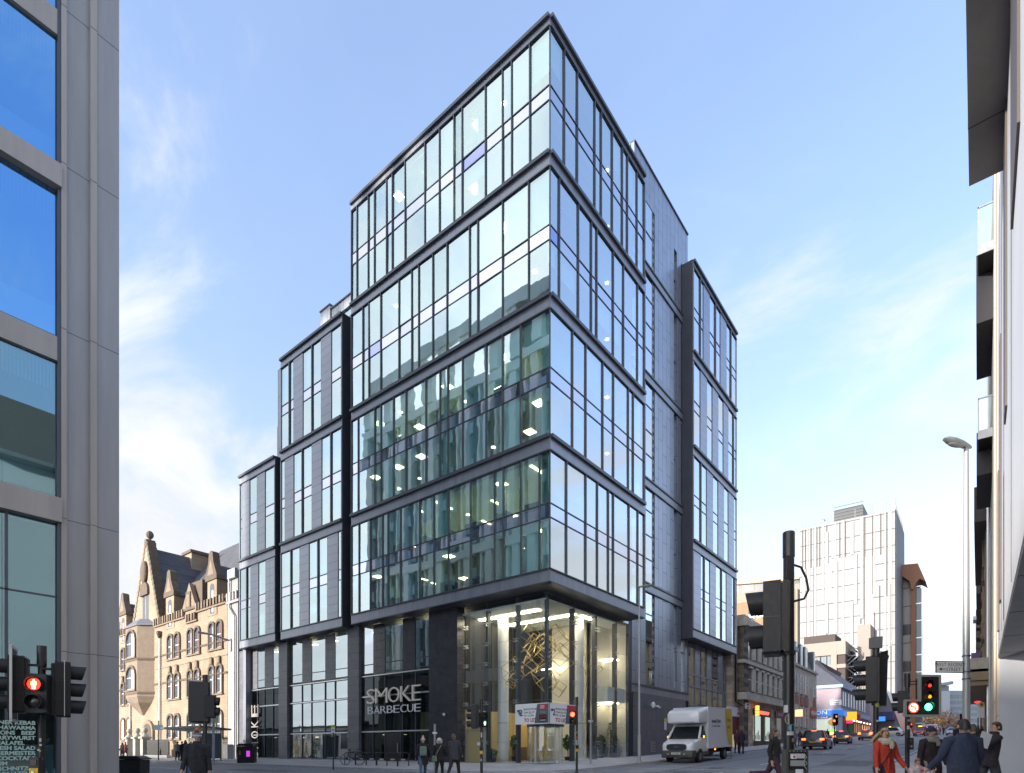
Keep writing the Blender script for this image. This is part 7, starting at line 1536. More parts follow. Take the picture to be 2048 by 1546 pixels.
p = gp(1857, 1468); t = thing('white_van', 'small distant white van behind the pale blue car', 'van', (p.x, p.y+14, gz(p.y+14))); g = G(); g.loft([ringx(-2.4, .95, .3, 1.3, .15), ringx(-2.2, 1.0, .25, 1.45, .15), ringx(-1.5, 1.0, .25, 2.2, .15), ringx(2.4, 1.0, .25, 2.3, .15)], paint('white', (.55, .57, .60))); g.build('body', t, smooth=True); g = G(); g.box(-.85, .85, -2.05, -1.6, 1.4, 2.0, CGL); g.build('windscreen', t)
for s in (-1, 1):
    for y in (-1.5, 1.5): wheel(t, s, y)
# ---- box van parked at the kerb in front of the dark granite wall
VW = mat('van_white', (.72, .74, .78), .3, coat=.6); VW2 = mat('van_box_white', (.66, .69, .75), .38); VG = mat('van_grey_plastic', (.07, .068, .07), .55)
xc = 4.86; yf = 6.15; zv = gz(8.5); V = thing('box_van', 'white hire box van with a yellow band parked at the kerb by the dark office', 'van', (xc, yf, zv-.05)); V.rotation_euler = (math.atan(.032), 0, 0)
hw = 1.0
def sec(y, w, z0, z1, r=.12): return ringx(y, w, z0, z1, r)
g = G(); g.loft([sec(-.05, .82, .62, 1.05, .1), sec(.05, .93, .60, 1.12, .1), sec(.35, .98, .58, 1.24), sec(.9, 1.0, .55, 1.38), sec(1.05, 1.0, .55, 1.42), sec(2.35, 1.0, .55, 1.42), sec(2.4, .99, .55, 1.42)], VW)
b0 = [(.97, .95, 1.38), (.97, 2.4, 1.38), (-.97, 2.4, 1.38), (-.97, .95, 1.38)]; b1 = [(.84, 1.62, 2.14), (.84, 2.4, 2.18), (-.84, 2.4, 2.18), (-.84, 1.62, 2.14)]; b2 = [(.78, 1.85, 2.26), (.78, 2.4, 2.28), (-.78, 2.4, 2.28), (-.78, 1.85, 2.26)]
g.loft([b1, b2], VW)
for i in range(4): g.tube([b0[i], b1[i]], [.075, .065], VW, 6)
for s in (-1, 1): g.tube([(s*.975, 1.02, 1.42), (s*.97, 2.38, 1.42)], .05, VW, 6); g.tube([(s*.97, 1.55, 1.4), (s*.86, 1.9, 2.16)], .035, TRIM, 4)
g.tube([(.9, .96, 1.39), (-.9, .96, 1.39)], .05, TRIM, 6)
g.build('cab', V, smooth=True)
g = G(); g.loft([[(a*.985, b+.02, c) for a, b, c in b0], [(a*.985, b+.02, c) for a, b, c in b1]], CGL); g.build('window', V)
g = G(); g.box(-.7, .0, .96, .99, 1.45, 1.5, TRIM); g.tube([(-.6, .98, 1.44), (.1, 1.12, 1.52)], .012, TRIM, 4); g.tube([(.1, .98, 1.44), (.75, 1.12, 1.52)], .012, TRIM, 4); g.build('wiper', V)
g = G(); g.loft([sec(-.16, .72, .34, .66, .1), sec(-.06, .95, .30, .74, .1), sec(.3, 1.005, .3, .78, .1), sec(.42, 1.01, .3, .74, .1)], VG); g.box(.96, 1.015, 1.25, 2.4, .42, .62, VG); g.box(-1.015, -.96, 1.25, 2.4, .42, .62, VG); g.build('bumper', V, smooth=True)
g = G(); o_ = [(.62*math.copysign(abs(math.cos(a))**.55, math.cos(a)), .93+.20*math.copysign(abs(math.sin(a))**.55, math.sin(a))) for a in [2*math.pi*k/24 for k in range(24)]]; g.prism(o_, -.10, .1, mat('grille_chrome', (.12, .12, .125), .4, metal=.4), 'y'); g.prism([(x*.93, .93+(z-.93)*.86) for x, z in o_], -.11, -.10, BLACK, 'y')
for k in range(5): g.box(-.53, .53, -.118, -.11, .80+.062*k, .815+.062*k, VG)
g.build('grille', V); g = G(); g.ell((0, -.125, .94), (.15, .015, .065), mat('badge_blue', (.03, .06, .2), .3), 16, 8); g.build('badge', V, smooth=True)
for s in (-1, 1):
    g = G(); g.add([(s*.55, .02, 1.02), (s*.93, .12, 1.0), (s*.985, .42, 1.22), (s*.90, .30, 1.24), (s*.60, .04, 1.12)], [(0, 1, 2, 3, 4)], HLMP); 
    for q in g.v: q += Vector((s*.012, -.035, .0))
    g.add([(s*.62, -.02, 1.05), (s*.75, .0, 1.04), (s*.78, .06, 1.12), (s*.64, .02, 1.11)], [(0, 1, 2, 3)], SILV); g.build('headlight', V)
    g = G(); g.box(s*1.0, s*1.16, 1.32, 1.45, 1.42, 1.82, TRIM); g.box(s*1.02, s*1.14, 1.455, 1.46, 1.45, 1.78, SILV); g.tube([(s*.97, 1.5, 1.42), (s*1.05, 1.42, 1.5)], .03, TRIM, 5); o = g.build('door_mirror', V, bevel=.02); g = G(); g.box(s*1.10, s*1.166, 1.30, 1.34, 1.44, 1.58, emat('indicator_amber', (1, .35, .02), 1.2)); g.build('indicator', o)
    g = G(); g.box(s*.985, s*1.02, 2.12, 2.3, 1.22, 1.27, TRIM); g.build('door_handle', V)
    g = G(); g.ell((s*.5, -.14, .52), (.07, .03, .05), HLMP, 8, 6); g.build('fog_light', V)
    for y in (1.05, 5.35): wheel(V, s*1.02, y, .36, .24, mat('steel_wheel', (.24, .25, .26), .5, metal=.4))
    for y in (1.05,):
        g = G(); k = 16; g.add([(s*1.0115, y, .36)]+[(s*1.0115, y+.46*math.cos(math.pi*j/k), .36+.46*math.sin(math.pi*j/k)) for j in range(k+1)], [(0, j+1, j+2) for j in range(k)], BLACK); g.build('wheel_arch', V)
g = G(); g.box(-.28, .28, -.185, -.165, .50, .62, WPL); g.text('SJ17 MCN', .11, BLACK, Matrix.Translation((0, -.187, .52)) @ Matrix.Rotation(math.pi/2, 4, 'X'), .001, .002, 'CENTER', .85); g.build('number_plate', V)
BX0, BX1, BZ0, BZ1 = 2.15, 6.55, .80, 3.32
g = G(); g.box(-1.09, 1.09, BX0, BX1, BZ0, BZ1, VW2); g.build('cargo_box', V, bevel=.03)
g = G()
for s in (-1, 1):
    for y in (BX0+.03, BX1-.03): g.box(s*1.085, s*1.105, y-.035, y+.035, BZ0, BZ1, VW)
    g.box(s*1.085, s*1.105, BX0, BX1, BZ0-.02, BZ0+.10, VW); g.box(s*1.085, s*1.105, BX0, BX1, BZ1-.07, BZ1, VW)
g.build('box_trim', V)
def lut(y, w, z0, z1): return ringx(y, w, z0, z1, .22, 4)
g = G(); g.loft([lut(.86, .82, 2.42, 2.95), lut(.95, .98, 2.34, 3.06), lut(1.3, 1.06, 2.33, 3.16), lut(BX0+.02, 1.085, 2.33, 3.31)], VW); g.build('luton_head', V, smooth=True)
g = G(); xs_ = 1.108; n = 10; yl = [BX0+(BX1-BX0)*q for q in (.70, .715, .74, .78, .84)]; zl = [BZ1-.08, BZ1-.7, BZ1-1.4, BZ1-1.9, BZ0+.12]
g.add([(xs_, y, z) for y, z in zip(yl, zl)]+[(xs_, BX1-.08, BZ0+.12), (xs_, BX1-.08, BZ1-.08)], [tuple(range(7))], mat('van_yellow', (.62, .44, .015), .4)); g.build('yellow_band', V)
g = G(); TV = lambda y, z: Matrix.Translation((xs_+.004, y, z)) @ Matrix.Rotation(math.pi/2, 4, 'Z') @ Matrix.Rotation(math.pi/2, 4, 'X')
ps = (BX1-BX0); g.text('Arnold Clark', .30, BLACK, TV(BX0+ps*.13, 2.36), .002, .004, 'LEFT', 1.0); g.text('Car & Van Rental', .17, GY, TV(BX0+ps*.14, 2.10), .002, 0, 'LEFT', 1.2); g.text('Hire', .36, BLACK, TV(BX0+ps*.755, 2.42), .002, 0, 'LEFT', 1.25); g.text('me', .36, BLACK, TV(BX0+ps*.775, 1.98), .002, 0, 'LEFT', 1.2); g.build('lettering', V)
g = G(); g.box(-.45, .45, 2.3, BX1-.1, .45, .78, BLACK); g.cyl((.6, 3.0, .5), (.6, 3.9, .5), .2, BLACK); g.box(-1.0, 1.0, BX1-.1, BX1+.02, .45, .75, BLACK); g.build('chassis', V)
for s in (-1, 1): g = G(); g.box(s*.7, s*1.05, BX1+.0, BX1+.04, .80, 1.0, TAIL); g.build('tail_light', V)
g = G(); g.box(.95, 1.08, BX1+.02, BX1+.06, .05, .8, STEEL); g.box(-1.08, -.95, BX1+.02, BX1+.06, .05, .8, STEEL); g.box(-1.05, 1.05, BX1+.02, BX1+.06, .1, .18, STEEL); g.build('tail_lift', V)
g = G(); g.box(1.09, 1.12, 3.2, 3.35, .66, .74, emat('indicator_amber', (1, .35, .02), 1.2)); g.build('side_marker', V)
# ------------------------------------------------------------------ people
SKIN = mat('skin', (.50, .30, .215), .55, var=.06, vscale=30); LIP = mat('lips', (.36, .12, .10), .5); EYEW = mat('eye_white', (.6, .58, .55), .3); EYED = mat('eye_dark', (.02, .015, .012), .3)
def skinmesh(verts, edges, rad, sub=1):
    me = bpy.data.meshes.new('s'); bm = bmesh.new(); lay = bm.verts.layers.skin.verify(); bv = []
    for i, (p, r) in enumerate(zip(verts, rad)):
        v = bm.verts.new(p); v[lay].radius = r if isinstance(r, tuple) else (r, r); v[lay].use_root = (i == 0); bv.append(v)
    for a, b in edges: bm.edges.new((bv[a], bv[b]))
    bm.to_mesh(me); bm.free(); o = bpy.data.objects.new('s', me); COL.objects.link(o)
    m = o.modifiers.new('k', 'SKIN'); m.use_smooth_shade = True
    if sub: s = o.modifiers.new('d', 'SUBSURF'); s.levels = sub
    dg = bpy.context.evaluated_depsgraph_get(); dg.update(); r = bpy.data.meshes.new_from_object(o.evaluated_get(dg)); bpy.data.objects.remove(o); bpy.data.meshes.remove(me); return r
def put(me, name, par, m):
    me.materials.clear(); me.materials.append(m)
    for p in me.polygons: p.use_smooth = True
    o = bpy.data.objects.new(name, me); COL.objects.link(o); o.parent = par; return o
def rotx(a): return Matrix.Rotation(a, 3, 'X')
def person(label, loc, rz, h=1.75, coat=(.03, .03, .035), trousers=(.03, .035, .05), hair=(.05, .035, .025), shoes=(.02, .02, .02), hem=.78, legs=((0, 0), (0, 0)), arms=((0, 0, .2), (0, 0, .2)), hairlen='short', lean=0.0, w=1.0, fingers=False, hat=None, scarf=None, bag=None, turn=0.0, nod=0.0, belt=False, coatname=None, group=None, quilt=False, skirtflare=1.0, hood=None):
    """front faces -y; legs = (hip forward, knee bend) for right/left; arms = (shoulder forward, outward, elbow bend), radians"""
    k = h/1.75; t = thing('person', label, 'person', loc, rz, group)
    cm = mat('cloth_%s' % (coatname or '%d_%d_%d' % tuple(int(c*1000) for c in coat)), coat, .85, var=.28, vscale=9, bump=1.0, bscale=14); tm = mat('trouser_%d_%d_%d' % tuple(int(c*1000) for c in trousers), trousers, .85, var=.15, vscale=10); hm = mat('hair_%d_%d_%d' % tuple(int(c*1000) for c in hair), hair, .55, var=.3, vscale=40); sm = mat('shoe_%d' % int(shoes[0]*1000), shoes, .5)
    V = Vector; LN_ = rotx(-lean)      # lean forward (towards -y)
    pel = V((0, 0, .95*k)); up = lambda x, y, z: pel+(LN_ @ V((x*k, y*k, z*k)))
    waist, chest, neck0 = up(0, 0, .18), up(0, 0, .36), up(0, .01, .50)
    HD = Matrix.Rotation(turn, 3, 'Z') @ rotx(-nod)
    hd = lambda x, y, z: up(0, .005, .545)+(HD @ V((x*k, y*k, z*k)))
    verts = [pel, waist, chest, neck0, hd(0, 0, .02), hd(0, -.005, .09), hd(0, -.01, .16), hd(0, .0, .215)]
    rad = [(.12*w*k, .10*k), (.115*w*k, .09*k), (.135*w*k, .10*k), (.06*k, .06*k), (.05*k, .052*k), (.058*k, .072*k), (.070*k, .086*k), (.055*k, .068*k)]
    edges = [(i, i+1) for i in range(7)]
    J = {}
    for s, lab in ((-1, 0), (1, 1)):
        hf, kb = legs[lab]; hip = V((s*.095*k, 0, .90*k)); d1 = rotx(-hf) @ V((0, 0, -.43*k)); knee = hip+d1; d2 = rotx(-hf+kb) @ V((0, 0, -.42*k)); ank = knee+d2; f = rotx(-hf+kb) @ V((0, -.13*k, -.03*k))
        J['leg', lab] = (hip, knee, ank, f); b = len(verts); verts += [hip, knee, ank, ank+f]; rad += [.08*k*w, .055*k, .04*k, .032*k]; edges += [(0, b), (b, b+1), (b+1, b+2), (b+2, b+3)]
        sf, so_, eb = arms[lab]; sh = up(s*.170*w, 0, .45); A = Matrix.Rotation(s*so_*-1, 3, 'Y') @ rotx(-sf); A = LN_ @ A
        el = sh+A @ V((0, 0, -.29*k)); B = A @ rotx(-eb); wr = el+B @ V((0, 0, -.25*k)); pm = wr+B @ V((0, 0, -.085*k))
        J['arm', lab] = (sh, el, wr, pm, B); b = len(verts); verts += [sh, el, wr, pm]; rad += [.055*k, .042*k, .028*k, (.036*k, .018*k)]; edges += [(2, b), (b, b+1), (b+1, b+2), (b+2, b+3)]
        if fingers:
            for j, (fx, ln) in enumerate(((-.026, .066), (-.009, .078), (.009, .074), (.025, .058))):
                q = len(verts); c1 = pm+B @ V((s*.004, fx*k, -.035*k)); c2 = c1+B @ V((-s*.016*k, -.004, -ln*.55*k)); c3 = c2+B @ V((-s*.028*k, -.002, -ln*.4*k)); verts += [c1, c2, c3]; rad += [.0095*k, .0085*k, .007*k]; edges += [(b+3, q), (q, q+1), (q+1, q+2)]
            q = len(verts); c1 = wr+B @ V((-s*.012, -.035*k, -.05*k)); c2 = c1+B @ V((-s*.018, -.016*k, -.04*k)); verts += [c1, c2]; rad += [.011*k, .008*k]; edges += [(b+2, q), (q, q+1)]
    put(skinmesh(verts, edges, rad), 'body', t, SKIN)
    # face
    if group is None:
        for s in (-1, 1): g = G(); g.ell(hd(s*.030, -.083, .125), (.013*k, .009*k, .008*k), EYEW, 8, 6); g.ell(hd(s*.030, -.091, .125), (.006*k, .004*k, .006*k), EYED, 6, 4); g.tube([hd(s*.014, -.094, .143), hd(s*.032, -.094, .149), hd(s*.048, -.082, .143)], .004*k, hm, 4); g.build('eye', t, smooth=True)
        for s in (-1, 1): G().ell(hd(s*.078, .0, .115), (.010*k, .022*k, .032*k), SKIN, 8, 6).build('ear', t, smooth=True)
    g = G(); g.loft([[hd(-.008, -.085, .13), hd(.008, -.085, .13), hd(0, -.095, .13)], [hd(-.016, -.086, .092), hd(.016, -.086, .092), hd(0, -.116, .094)], [hd(-.012, -.082, .084), hd(.012, -.082, .084), hd(0, -.10, .084)]], SKIN)
    g.build('nose', t, smooth=True); g = G(); g.ell(hd(0, -.083, .060), (.024*k, .008*k, .007*k), LIP, 8, 6); g.build('mouth', t, smooth=True)
    # hair as a cap, long hair falling behind
    g = G(); rings = []
    for j in range(7):
        ph = math.pi/2*j/6; ring = []
        for i in range(16):
            a = 2*math.pi*i/16; ct = math.cos(ph); fx = math.cos(a)*.086*ct; fy = math.sin(a)*.106*ct; z = .135+.112*math.sin(ph)
            if fy > -.03: z -= .055*(1-math.sin(ph))
            else: fy *= .90; z += .045*(1-math.sin(ph))
            ring.append(hd(fx, fy+.004, z))
        rings.append(ring)
    if not hat or hairlen == 'long': g.loft(rings, hm)
    if hairlen == 'long':
        for i in range(15):
            a = math.radians(10+160*i/14); s0 = hd(.083*math.cos(a), .09*math.sin(a), .15); e = hd(.115*math.cos(a)+.01*math.sin(i*3), .10*math.sin(a)+.02, -.05-.04*(i % 3)); g.tube([s0, hd(.098*math.cos(a), .105*math.sin(a)+.01, .05), e], [.026*k, .03*k, .012*k], hm, 6)
    if hairlen == 'windblown':
        for i in range(15):
            a = math.radians(5+170*i/14); s0 = hd(.083*math.cos(a), .09*math.sin(a), .15); e = hd(-.115+.08*math.cos(a)-.09*(i % 4)/3, .06+.08*math.sin(a), -.01-.03*(i % 3)); 
            if i < 5: e = hd(.10, .03, .0-.02*(i % 3))
            g.tube([s0, (s0+e)/2+V((0, 0, .015)), e], [.026*k, .026*k, .008*k], hm, 6)
    if g.f: g.build('hair', t, smooth=True)
    # trousers and shoes
    g = G()
    for lab in (0, 1):
        hip, knee, ank, f = J['leg', lab]; g.tube([hip+V((0, 0, .06*k)), hip*.5+knee*.5, knee, knee*.45+ank*.55, ank+(ank-knee)*.06], [.10*k*w, .092*k*w, .070*k, .062*k, .055*k], tm, 12)
    g.ell(pel, (.165*k*w, .115*k, .12*k), tm, 14, 8); g.build('trousers', t, smooth=True)
    for lab in (0, 1):
        hip, knee, ank, f = J['leg', lab]; g = G(); d = f.normalized(); u_ = (ank-knee).normalized()*-1; sd = d.cross(u_).normalized(); M3 = Matrix((sd, d, u_)).transposed(); g.ell(ank+f*.45-u_*.03*k, (.048*k, .135*k, .045*k), sm, 12, 8, M3); g.tube([ank+u_*.09*k, ank-u_*.02*k], [.052*k, .055*k], sm, 10); g.build('shoe', t, smooth=True)
    # coat: torso and skirt as one lofted shell, sleeves run into the shoulders
    g = G(); n = 18; prof = [(.53, .075, .075), (.50, .13, .10), (.465, .165, .105), (.40, .185, .122), (.28, .185, .128), (.16, .165 if belt else .188, .118 if belt else .13), (.0, .192, .135)]; prof = [(z, a*w, b) for z, a, b in prof]
    z = -.12
    while z > (hem-.95): prof.append((z, (.198)*w*(1+.12*(skirtflare-1)*(-z)), .15*(1+.25*(skirtflare-1)*(-z)))); z -= .1
    prof.append((hem-.95, .198*w*skirtflare, .145*skirtflare))
    rings = []; rs_ = random.Random(int(h*1000)+len(label)); ph = rs_.uniform(0, 6)
    lp = (legs[0][0]+legs[1][0])*0
    for z, a, b in prof:
        ring = []; wig = 0 if z > .35 else (.010 if not quilt else .016)
        for i in range(n):
            an = 2*math.pi*i/n; q = 1+wig/a*math.sin(an*5+ph+z*9)+(.02*math.sin(z*60) if quilt else 0); ring.append(up(a*math.cos(an)*q, b*math.sin(an)*q, z))
        rings.append(ring)
    g.loft(rings, cm)
    for lab, s in ((0, -1), (1, 1)):
        sh, el, wr, pm, B = J['arm', lab]; pts = [sh+(up(0, 0, .45)-sh)*.25, sh, sh*.5+el*.5, el, el*.5+wr*.5, wr+(wr-el)*.04]; pts[1] = sh+V((s*.01, 0, .0)); g.tube(pts, [.068*k*w, .068*k*w, .063*k*w, .057*k, .052*k, .046*k], cm, 12)
    g.build('coat', t, smooth=True)
    if belt: g = G(); g.loft([[up(a*math.cos(2*math.pi*i/n), b*math.sin(2*math.pi*i/n), z) for i in range(n)] for z, a, b in ((.19, .173*w, .123), (.13, .178*w, .127))], cm, False); g.tube([up(-.03, -.145, .15), up(-.05, -.16, -.02), up(-.06, -.165, -.16)], .022*k, cm, 6); g.build('belt', t)
    # collar, and front seam
    g = G(); g.loft([[up(a*math.cos(2*math.pi*i/n), .005+a*math.sin(2*math.pi*i/n), z) for i in range(n)] for z, a in ((.49, .105), (.535, .088), (.57, .082))], cm, False); g.tube([up(0, -.095, .50), up(.01, -.15, .36), up(.01, -.155, .1), up(.012, -.162, -.1)], .006*k, mat('seam_dark', (.01, .01, .012), .8), 4); g.build('collar', t)
    if scarf: 
        g = G(); sc = mat('scarf_%d' % int(scarf[0]*1000), scarf, .9, var=.2, vscale=20, bump=.6, bscale=50)
        for z, a, r, tl in ((.505, .105, .045, .0), (.535, .095, .045, .5), (.475, .115, .042, 1.2)): g.tube([up(a*math.cos(2*math.pi*i/14), a*math.sin(2*math.pi*i/14)-.01, z+.015*math.sin(2*math.pi*i/14+tl)) for i in range(15)], r*k, sc, 7)
        g.tube([up(.02, -.15, .48), up(.03, -.17, .40), up(.02, -.165, .34)], [.045*k, .05*k, .03*k], sc, 7); g.build('scarf', t, smooth=True)
    if hood:
        g = G(); g.tube([up(.12*math.cos(math.radians(a)), .02+.12*math.sin(math.radians(a)), .50+.03*math.sin(math.radians(a))) for a in range(-20, 201, 20)], .055*k, mat('hood_%d' % int(hood[0]*1000), hood, .9, var=.2, vscale=20), 8); g.build('hood', t, smooth=True)
    if hat:
        kind, hc = hat; g = G(); hmt = mat('hat_%d_%d' % (int(hc[0]*1000), int(hc[2]*1000)), hc, .95, bump=.6, bscale=60); rings = []
        for j in range(7):
            ph = math.pi/2*j/6*.97; rings.append([hd(.092*math.cos(2*math.pi*i/14)*math.cos(ph), .004+.112*math.sin(2*math.pi*i/14)*math.cos(ph)*(.93 if math.sin(2*math.pi*i/14) < 0 else 1), .135+.125*math.sin(ph)-(.02 if math.sin(2*math.pi*i/14) > .1 and j == 0 else 0)) for i in range(14)])
        g.loft(rings, hmt); g.loft([[hd(.097*math.cos(2*math.pi*i/14), .004+.116*math.sin(2*math.pi*i/14), z) for i in range(14)] for z in (.128, .172)], hmt if kind != 'fair' else mat('hat_band', (.5, .5, .5), .9))
        if kind in ('bobble', 'fair'): g.ell(hd(0, .01, .29), (.045*k, .045*k, .045*k), hmt if kind == 'bobble' else mat('bobble_orange', (.62, .16, .03), .9), 10, 8)
        if kind == 'fair':
            for i in range(14): a = 2*math.pi*i/14; g.ell(hd(.096*math.cos(a), .004+.112*math.sin(a), .20), (.014, .014, .01), mat('hat_white', (.6, .6, .6), .9), 5, 4)
        if kind == 'hood': g.tube([hd(.10*math.cos(math.radians(a)), .01, .12+.13*math.sin(math.radians(a))) for a in range(-40, 221, 20)], .035*k, hmt, 8)
        g.build('hat', t, smooth=True)
    if bag == 'cross':
        g = G(); bm_ = mat('bag_plum', (.05, .02, .03), .5); n_ = 10; pts = []
        for i in range(n_+1): q = i/n_; x = .13-.33*q; z = .50-.52*q; pts.append(up(x, -.155-.01*math.sin(q*3), z) if 0 < i else up(.12, -.08, .51))
        g.tube(pts, .012*k, bm_, 6); g.box(0, 0, 0, 0, 0, 0, bm_); c = up(-.23, -.06, -.06); g.ell(c, (.06, .11, .10), bm_, 10, 8); g.build('shoulder_bag', t, smooth=True)
    if bag == 'backpack':
        g = G(); c = up(0, .20, .22); bp = mat('backpack_teal', (.13, .20, .18), .8, var=.1); g.loft([[c+V((sx*.14*q*k, sy*.075*q*k, zz_2*k)) for sx, sy in ((-1, -1), (1, -1), (1, 1), (-1, 1))] for zz_2, q in ((-.2, .85), (-.17, 1), (.15, 1), (.2, .8))], bp); g.box(c.x-.1, c.x+.1, c.y+.07, c.y+.1, c.z-.16, c.z-.02, bp); g.cyl((c.x, c.y+.08, c.z+.06), (c.x, c.y+.085, c.z+.06), .035, mat('patch_red', (.4, .08, .05), .6)); g.build('backpack', t, bevel=.02)
    if bag == 'strap':
        g = G(); bp = mat('bag_sage', (.24, .30, .22), .7, var=.1); g.tube([up(-.12, .13, .50), up(.0, .165, .30), up(.14, .165, .02)], .014*k, bp, 6); c = up(.20, .14, -.10); g.loft([[c+V((sx*.10*q, sy*.05*q, zz_2)) for sx, sy in ((-1, -1), (1, -1), (1, 1), (-1, 1))] for zz_2, q in ((-.12, 1.1), (-.1, 1.2), (.1, 1), (.12, .8))], bp); g.build('shoulder_bag', t, bevel=.02)
    return t
def stand_at(u, lam, up_=0.0): p = gnd(u, lam); p.z += up_; return p
FV = lambda rx, fy: face(*toward(rx, fy))
def stride(a): return ((a, .10), (-a, .45))
# right foreground
RED = (.46, .045, .022)
W1 = person('woman in a belted red coat and cream scarf with windblown fair hair', stand_at(1770, 12.0), FV(.10, -1), 1.70, RED, (.03, .03, .05), (.40, .29, .16), hem=.42, legs=((.28, .12), (-.25, .35)), arms=((.18, .28, .25), (.10, .30, .45)), hairlen='windblown', scarf=(.48, .42, .34), bag='cross', belt=True, fingers=True, turn=-.15, nod=.12, coatname='red_wool', skirtflare=1.12)
person('small child with fair hair and a pale pink jacket holding a red lolly', stand_at(1835, 11.4), FV(.0, -1), 1.08, (.52, .42, .44), (.05, .05, .08), (.24, .16, .09), hem=.5, legs=((.15, .1), (-.15, .3)), arms=((.6, .25, 1.1), (.9, .15, 1.2)), fingers=True, hood=(.5, .38, .34), w=1.1)
p = at(1844.5, 11.0, 1540); g = G(); g.ell(p, (.022, .022, .03), mat('lolly_red', (.6, .01, .04), .3)); g.tube([p, p+Vector((.03, .0, .05))], .006, WHITE, 5); tag(g.build('lollipop', loc=p, smooth=True), 'red lollipop held up by the small child', 'lollipop')
person('elderly man in a navy beanie and dark brown coat behind the child', stand_at(1863, 13.3), FV(.05, -1), 1.75, (.022, .014, .016), (.24, .22, .20), (.3, .3, .3), hem=.66, legs=((.2, .1), (-.2, .3)), arms=((.05, .30, .15), (.05, .22, .15)), hat=('beanie', (.03, .03, .07)), scarf=(.22, .20, .18), fingers=True, w=1.12)
person('dark haired man in a navy jacket walking away, seen from behind', stand_at(1926, 9.2), FV(.12, 1), 1.76, (.035, .045, .085), (.03, .035, .05), (.028, .02, .016), hem=.72, legs=((.2, .1), (-.2, .3)), arms=((.25, .32, .55), (.25, .32, .55)), fingers=True, w=1.16, nod=.12, quilt=True)
person('brown haired person in dark clothes partly hidden by the navy jacket', stand_at(1946, 12.6, .12), FV(.2, 1), 1.66, (.05, .04, .04), (.03, .03, .035), (.07, .045, .03), w=1.0, arms=((.2, .2, .4), (.2, .2, .4)))
person('person in dark clothes beside the pale wall, bending over a paper', stand_at(1978, 11.8, .12), FV(-.8, .1), 1.70, (.03, .022, .03), (.05, .05, .06), (.10, .055, .03), lean=.18, nod=.3, arms=((.7, .15, .9), (.7, .15, .9)), legs=((.3, .1), (-.3, .5)), fingers=True)
p = at(1970, 11.4, 1480); g = G(); g.box(-.11, .11, -.004, .004, -.15, .15, WHITE); g.xf(Matrix.Translation(p) @ Rz(FV(.1, -1)) @ Matrix.Rotation(.35, 4, 'Y')); tag(g.build('paper_sheet', loc=p), 'white sheet of paper held by the bending person at the pale wall', 'paper')
# man crossing behind the big signal post
person('long haired man in black striding across the road behind the big signal post', stand_at(1549, 16.3), FV(.75, -.65), 1.80, (.014, .013, .015), (.05, .02, .035), (.07, .04, .025), hem=.80, legs=((.45, .10), (-.55, .95)), arms=((-.25, .12, .5), (.25, .12, .9)), hairlen='long', fingers=True, turn=.2)
# left foreground
person('man in a patterned bobble hat and padded dark jacket crossing on the left', stand_at(394, 12.6), FV(.25, -1), 1.68, (.016, .018, .022), (.05, .08, .14), (.08, .06, .04), hem=.80, legs=((.3, .1), (-.25, .4)), arms=((.15, .14, .25), (-.1, .14, .25)), hat=('fair', (.035, .035, .045)), fingers=True, turn=.45, w=1.12, quilt=True)
# three crossing in front of the restaurant
person('woman in a pale bobble hat with a teal backpack, leftmost of three crossing', stand_at(846, 24.0), FV(-.2, 1), 1.70, (.018, .016, .022), (.06, .11, .19), (.1, .07, .05), hem=.60, legs=((.35, .1), (-.3, .4)), arms=((.1, .2, .3), (.1, .2, .3)), hat=('bobble', (.52, .42, .40)), bag='backpack', w=1.08, quilt=True)
person('woman in a white hood with a sage shoulder bag, middle of three crossing', stand_at(879, 24.6), FV(.1, 1), 1.66, (.02, .017, .02), (.02, .02, .025), (.06, .04, .03), hem=.72, legs=((.25, .1), (-.25, .3)), arms=((.2, .2, .7), (.2, .2, .7)), hat=('hood', (.55, .53, .49)), bag='strap', w=1.1)
person('man in a charcoal overcoat looking down, rightmost of three crossing', stand_at(909, 24.0), FV(.3, 1), 1.86, (.045, .045, .055), (.025, .022, .025), (.10, .06, .035), hem=.72, legs=((.35, .1), (-.35, .4)), arms=((.15, .15, .35), (.15, .15, .35)), nod=.35, turn=-.5, w=1.05)
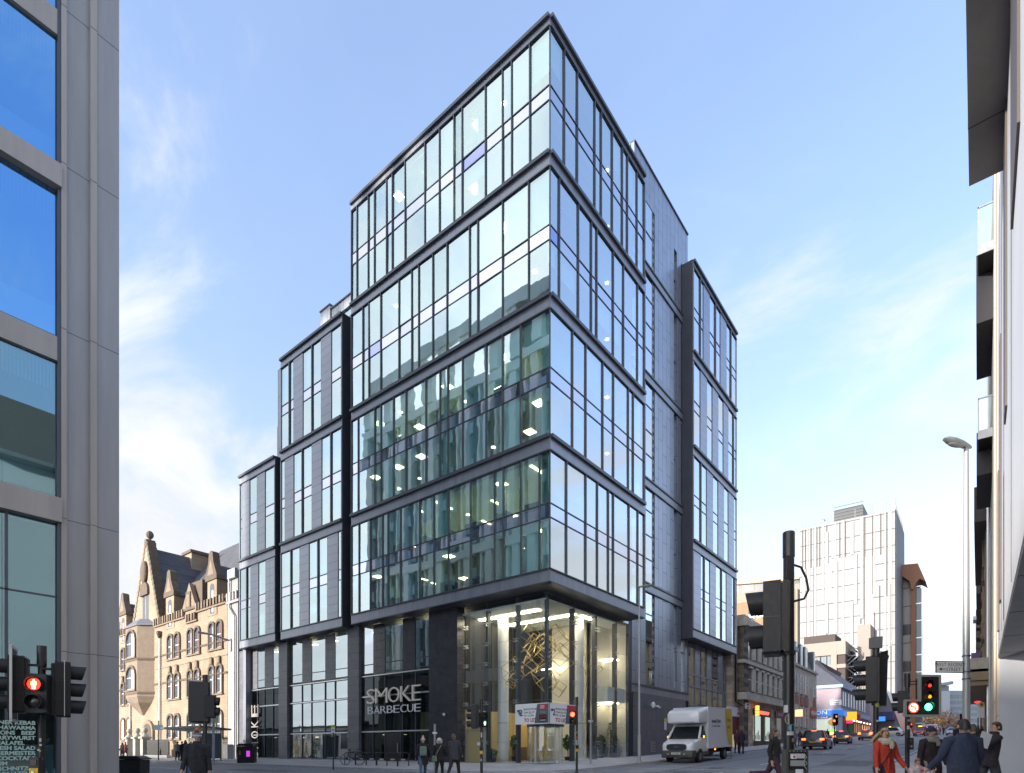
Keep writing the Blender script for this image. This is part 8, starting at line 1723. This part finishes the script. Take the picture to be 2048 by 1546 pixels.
# pavements further away
GP = 'people on the far pavements'
far = [(355, 51, 'pale jacketed person at the left of the bus stop queue', (.30, .32, .28), (.03, .03, .04), -.4, 1), (364, 49, 'dark coated tall person in the middle of the bus stop queue', (.02, .02, .03), (.02, .02, .03), 1, -.4), (371, 50, 'grey blue coated person right of the dark coat at the bus stop', (.10, .12, .15), (.06, .08, .12), .5, -1), (382, 52, 'person with a red scarf and black coat under the bus shelter', (.02, .02, .02), (.03, .03, .03), 1, -.3), (418, 50, 'person in a red top right of the signal post by the shelter', (.35, .03, .03), (.03, .03, .04), -.3, -1), (244, 58, 'dark jacketed person next to the panelled office corner', (.02, .022, .04), (.04, .06, .1), -.5, -1), (251, 60, 'person in dark red beside the gate piers', (.12, .02, .025), (.2, .2, .22), .4, 1),
       (1474, 45, 'person in dark red under the white barber sign', (.10, .025, .03), (.02, .02, .025), .6, 1), (1483, 44, 'person in purple and black walking past the white barber sign', (.035, .02, .05), (.015, .015, .02), .6, 1), (1590, 58, 'purple and white jacketed person by the grey ashlar house', (.20, .14, .34), (.03, .03, .04), .4, -1), (1600, 62, 'dark coated person by the grey ashlar house behind the plum car', (.03, .03, .03), (.03, .03, .03), .6, 1), (1655, 80, 'dark figure at the blue corner shop', (.015, .015, .02), (.02, .02, .02), .6, 1),
       (1942, 52, 'dark coated person at the left of the crowd by the stone bay on the right', (.02, .018, .018), (.02, .02, .025), -.2, -1), (1949, 50, 'tall dark coated person in the middle of the crowd on the right', (.025, .02, .02), (.02, .02, .025), .1, -1), (1957, 51, 'grey coated person in the crowd on the right', (.08, .09, .10), (.02, .02, .025), .3, -1), (1964, 49, 'dark haired person nearest the wall in the crowd on the right', (.03, .02, .025), (.02, .02, .025), 0, -1), (1880, 120, 'tiny person in red crossing far up the street', (.4, .04, .04), (.03, .03, .05), .3, -1), (1887, 118, 'tiny dark person crossing far up the street', (.03, .03, .04), (.03, .03, .05), -.3, -1), (1893, 125, 'tiny grey person crossing far up the street', (.10, .11, .13), (.03, .03, .05), .3, 1), (1872, 122, 'tiny blue person far up the street by the blue car', (.05, .08, .16), (.03, .03, .05), -.3, 1), (1913, 40, 'dark coated person left of the tall lamp post', (.03, .025, .025), (.03, .03, .035), .1, -1), (1920, 42, 'brown haired person left of the tall lamp post', (.05, .03, .025), (.02, .02, .02), -.1, -1)]
rp = random.Random(4)
for u, lam, lab, c, tr_, rx, fy in far:
    p = gnd(u, lam); p.z += .12 if (u < 1500 or u > 1905) else 0
    person(lab, p, FV(rx, fy), rp.uniform(1.64, 1.82), c, tr_, rp.choice(((.05, .035, .025), (.12, .08, .05), (.03, .02, .02))), hem=rp.choice((.75, .6, .85)), legs=stride(rp.uniform(.05, .35)), arms=((rp.uniform(-.1, .4), .12, rp.uniform(.1, .8)), (rp.uniform(-.1, .4), .12, rp.uniform(.1, .8))), group=GP, hairlen=rp.choice(('short', 'long', 'short')))

p = at(1650, 120, 1041); g = G(); GW = mat('gull_grey', (.10, .10, .11), .7); g.ell((0, 0, 0), (.32, .09, .10), GW, 10, 6); g.add([(-.1, 0, .05), (.1, 0, .05), (-.05, .55, .28), (-.25, 1.05, .12), (-.2, .5, .22)], [(0, 1, 2, 4), (4, 2, 3)], GW); g.add([(-.1, 0, .05), (.1, 0, .05), (-.05, -.55, .28), (-.25, -1.05, .12), (-.2, -.5, .22)], [(0, 1, 2, 4), (4, 2, 3)], GW); g.xf(Matrix.Translation(p) @ Rz(2.2)); tag(g.build('seagull', loc=p, smooth=True), 'dark seagull flying left of the white tower top', 'bird')
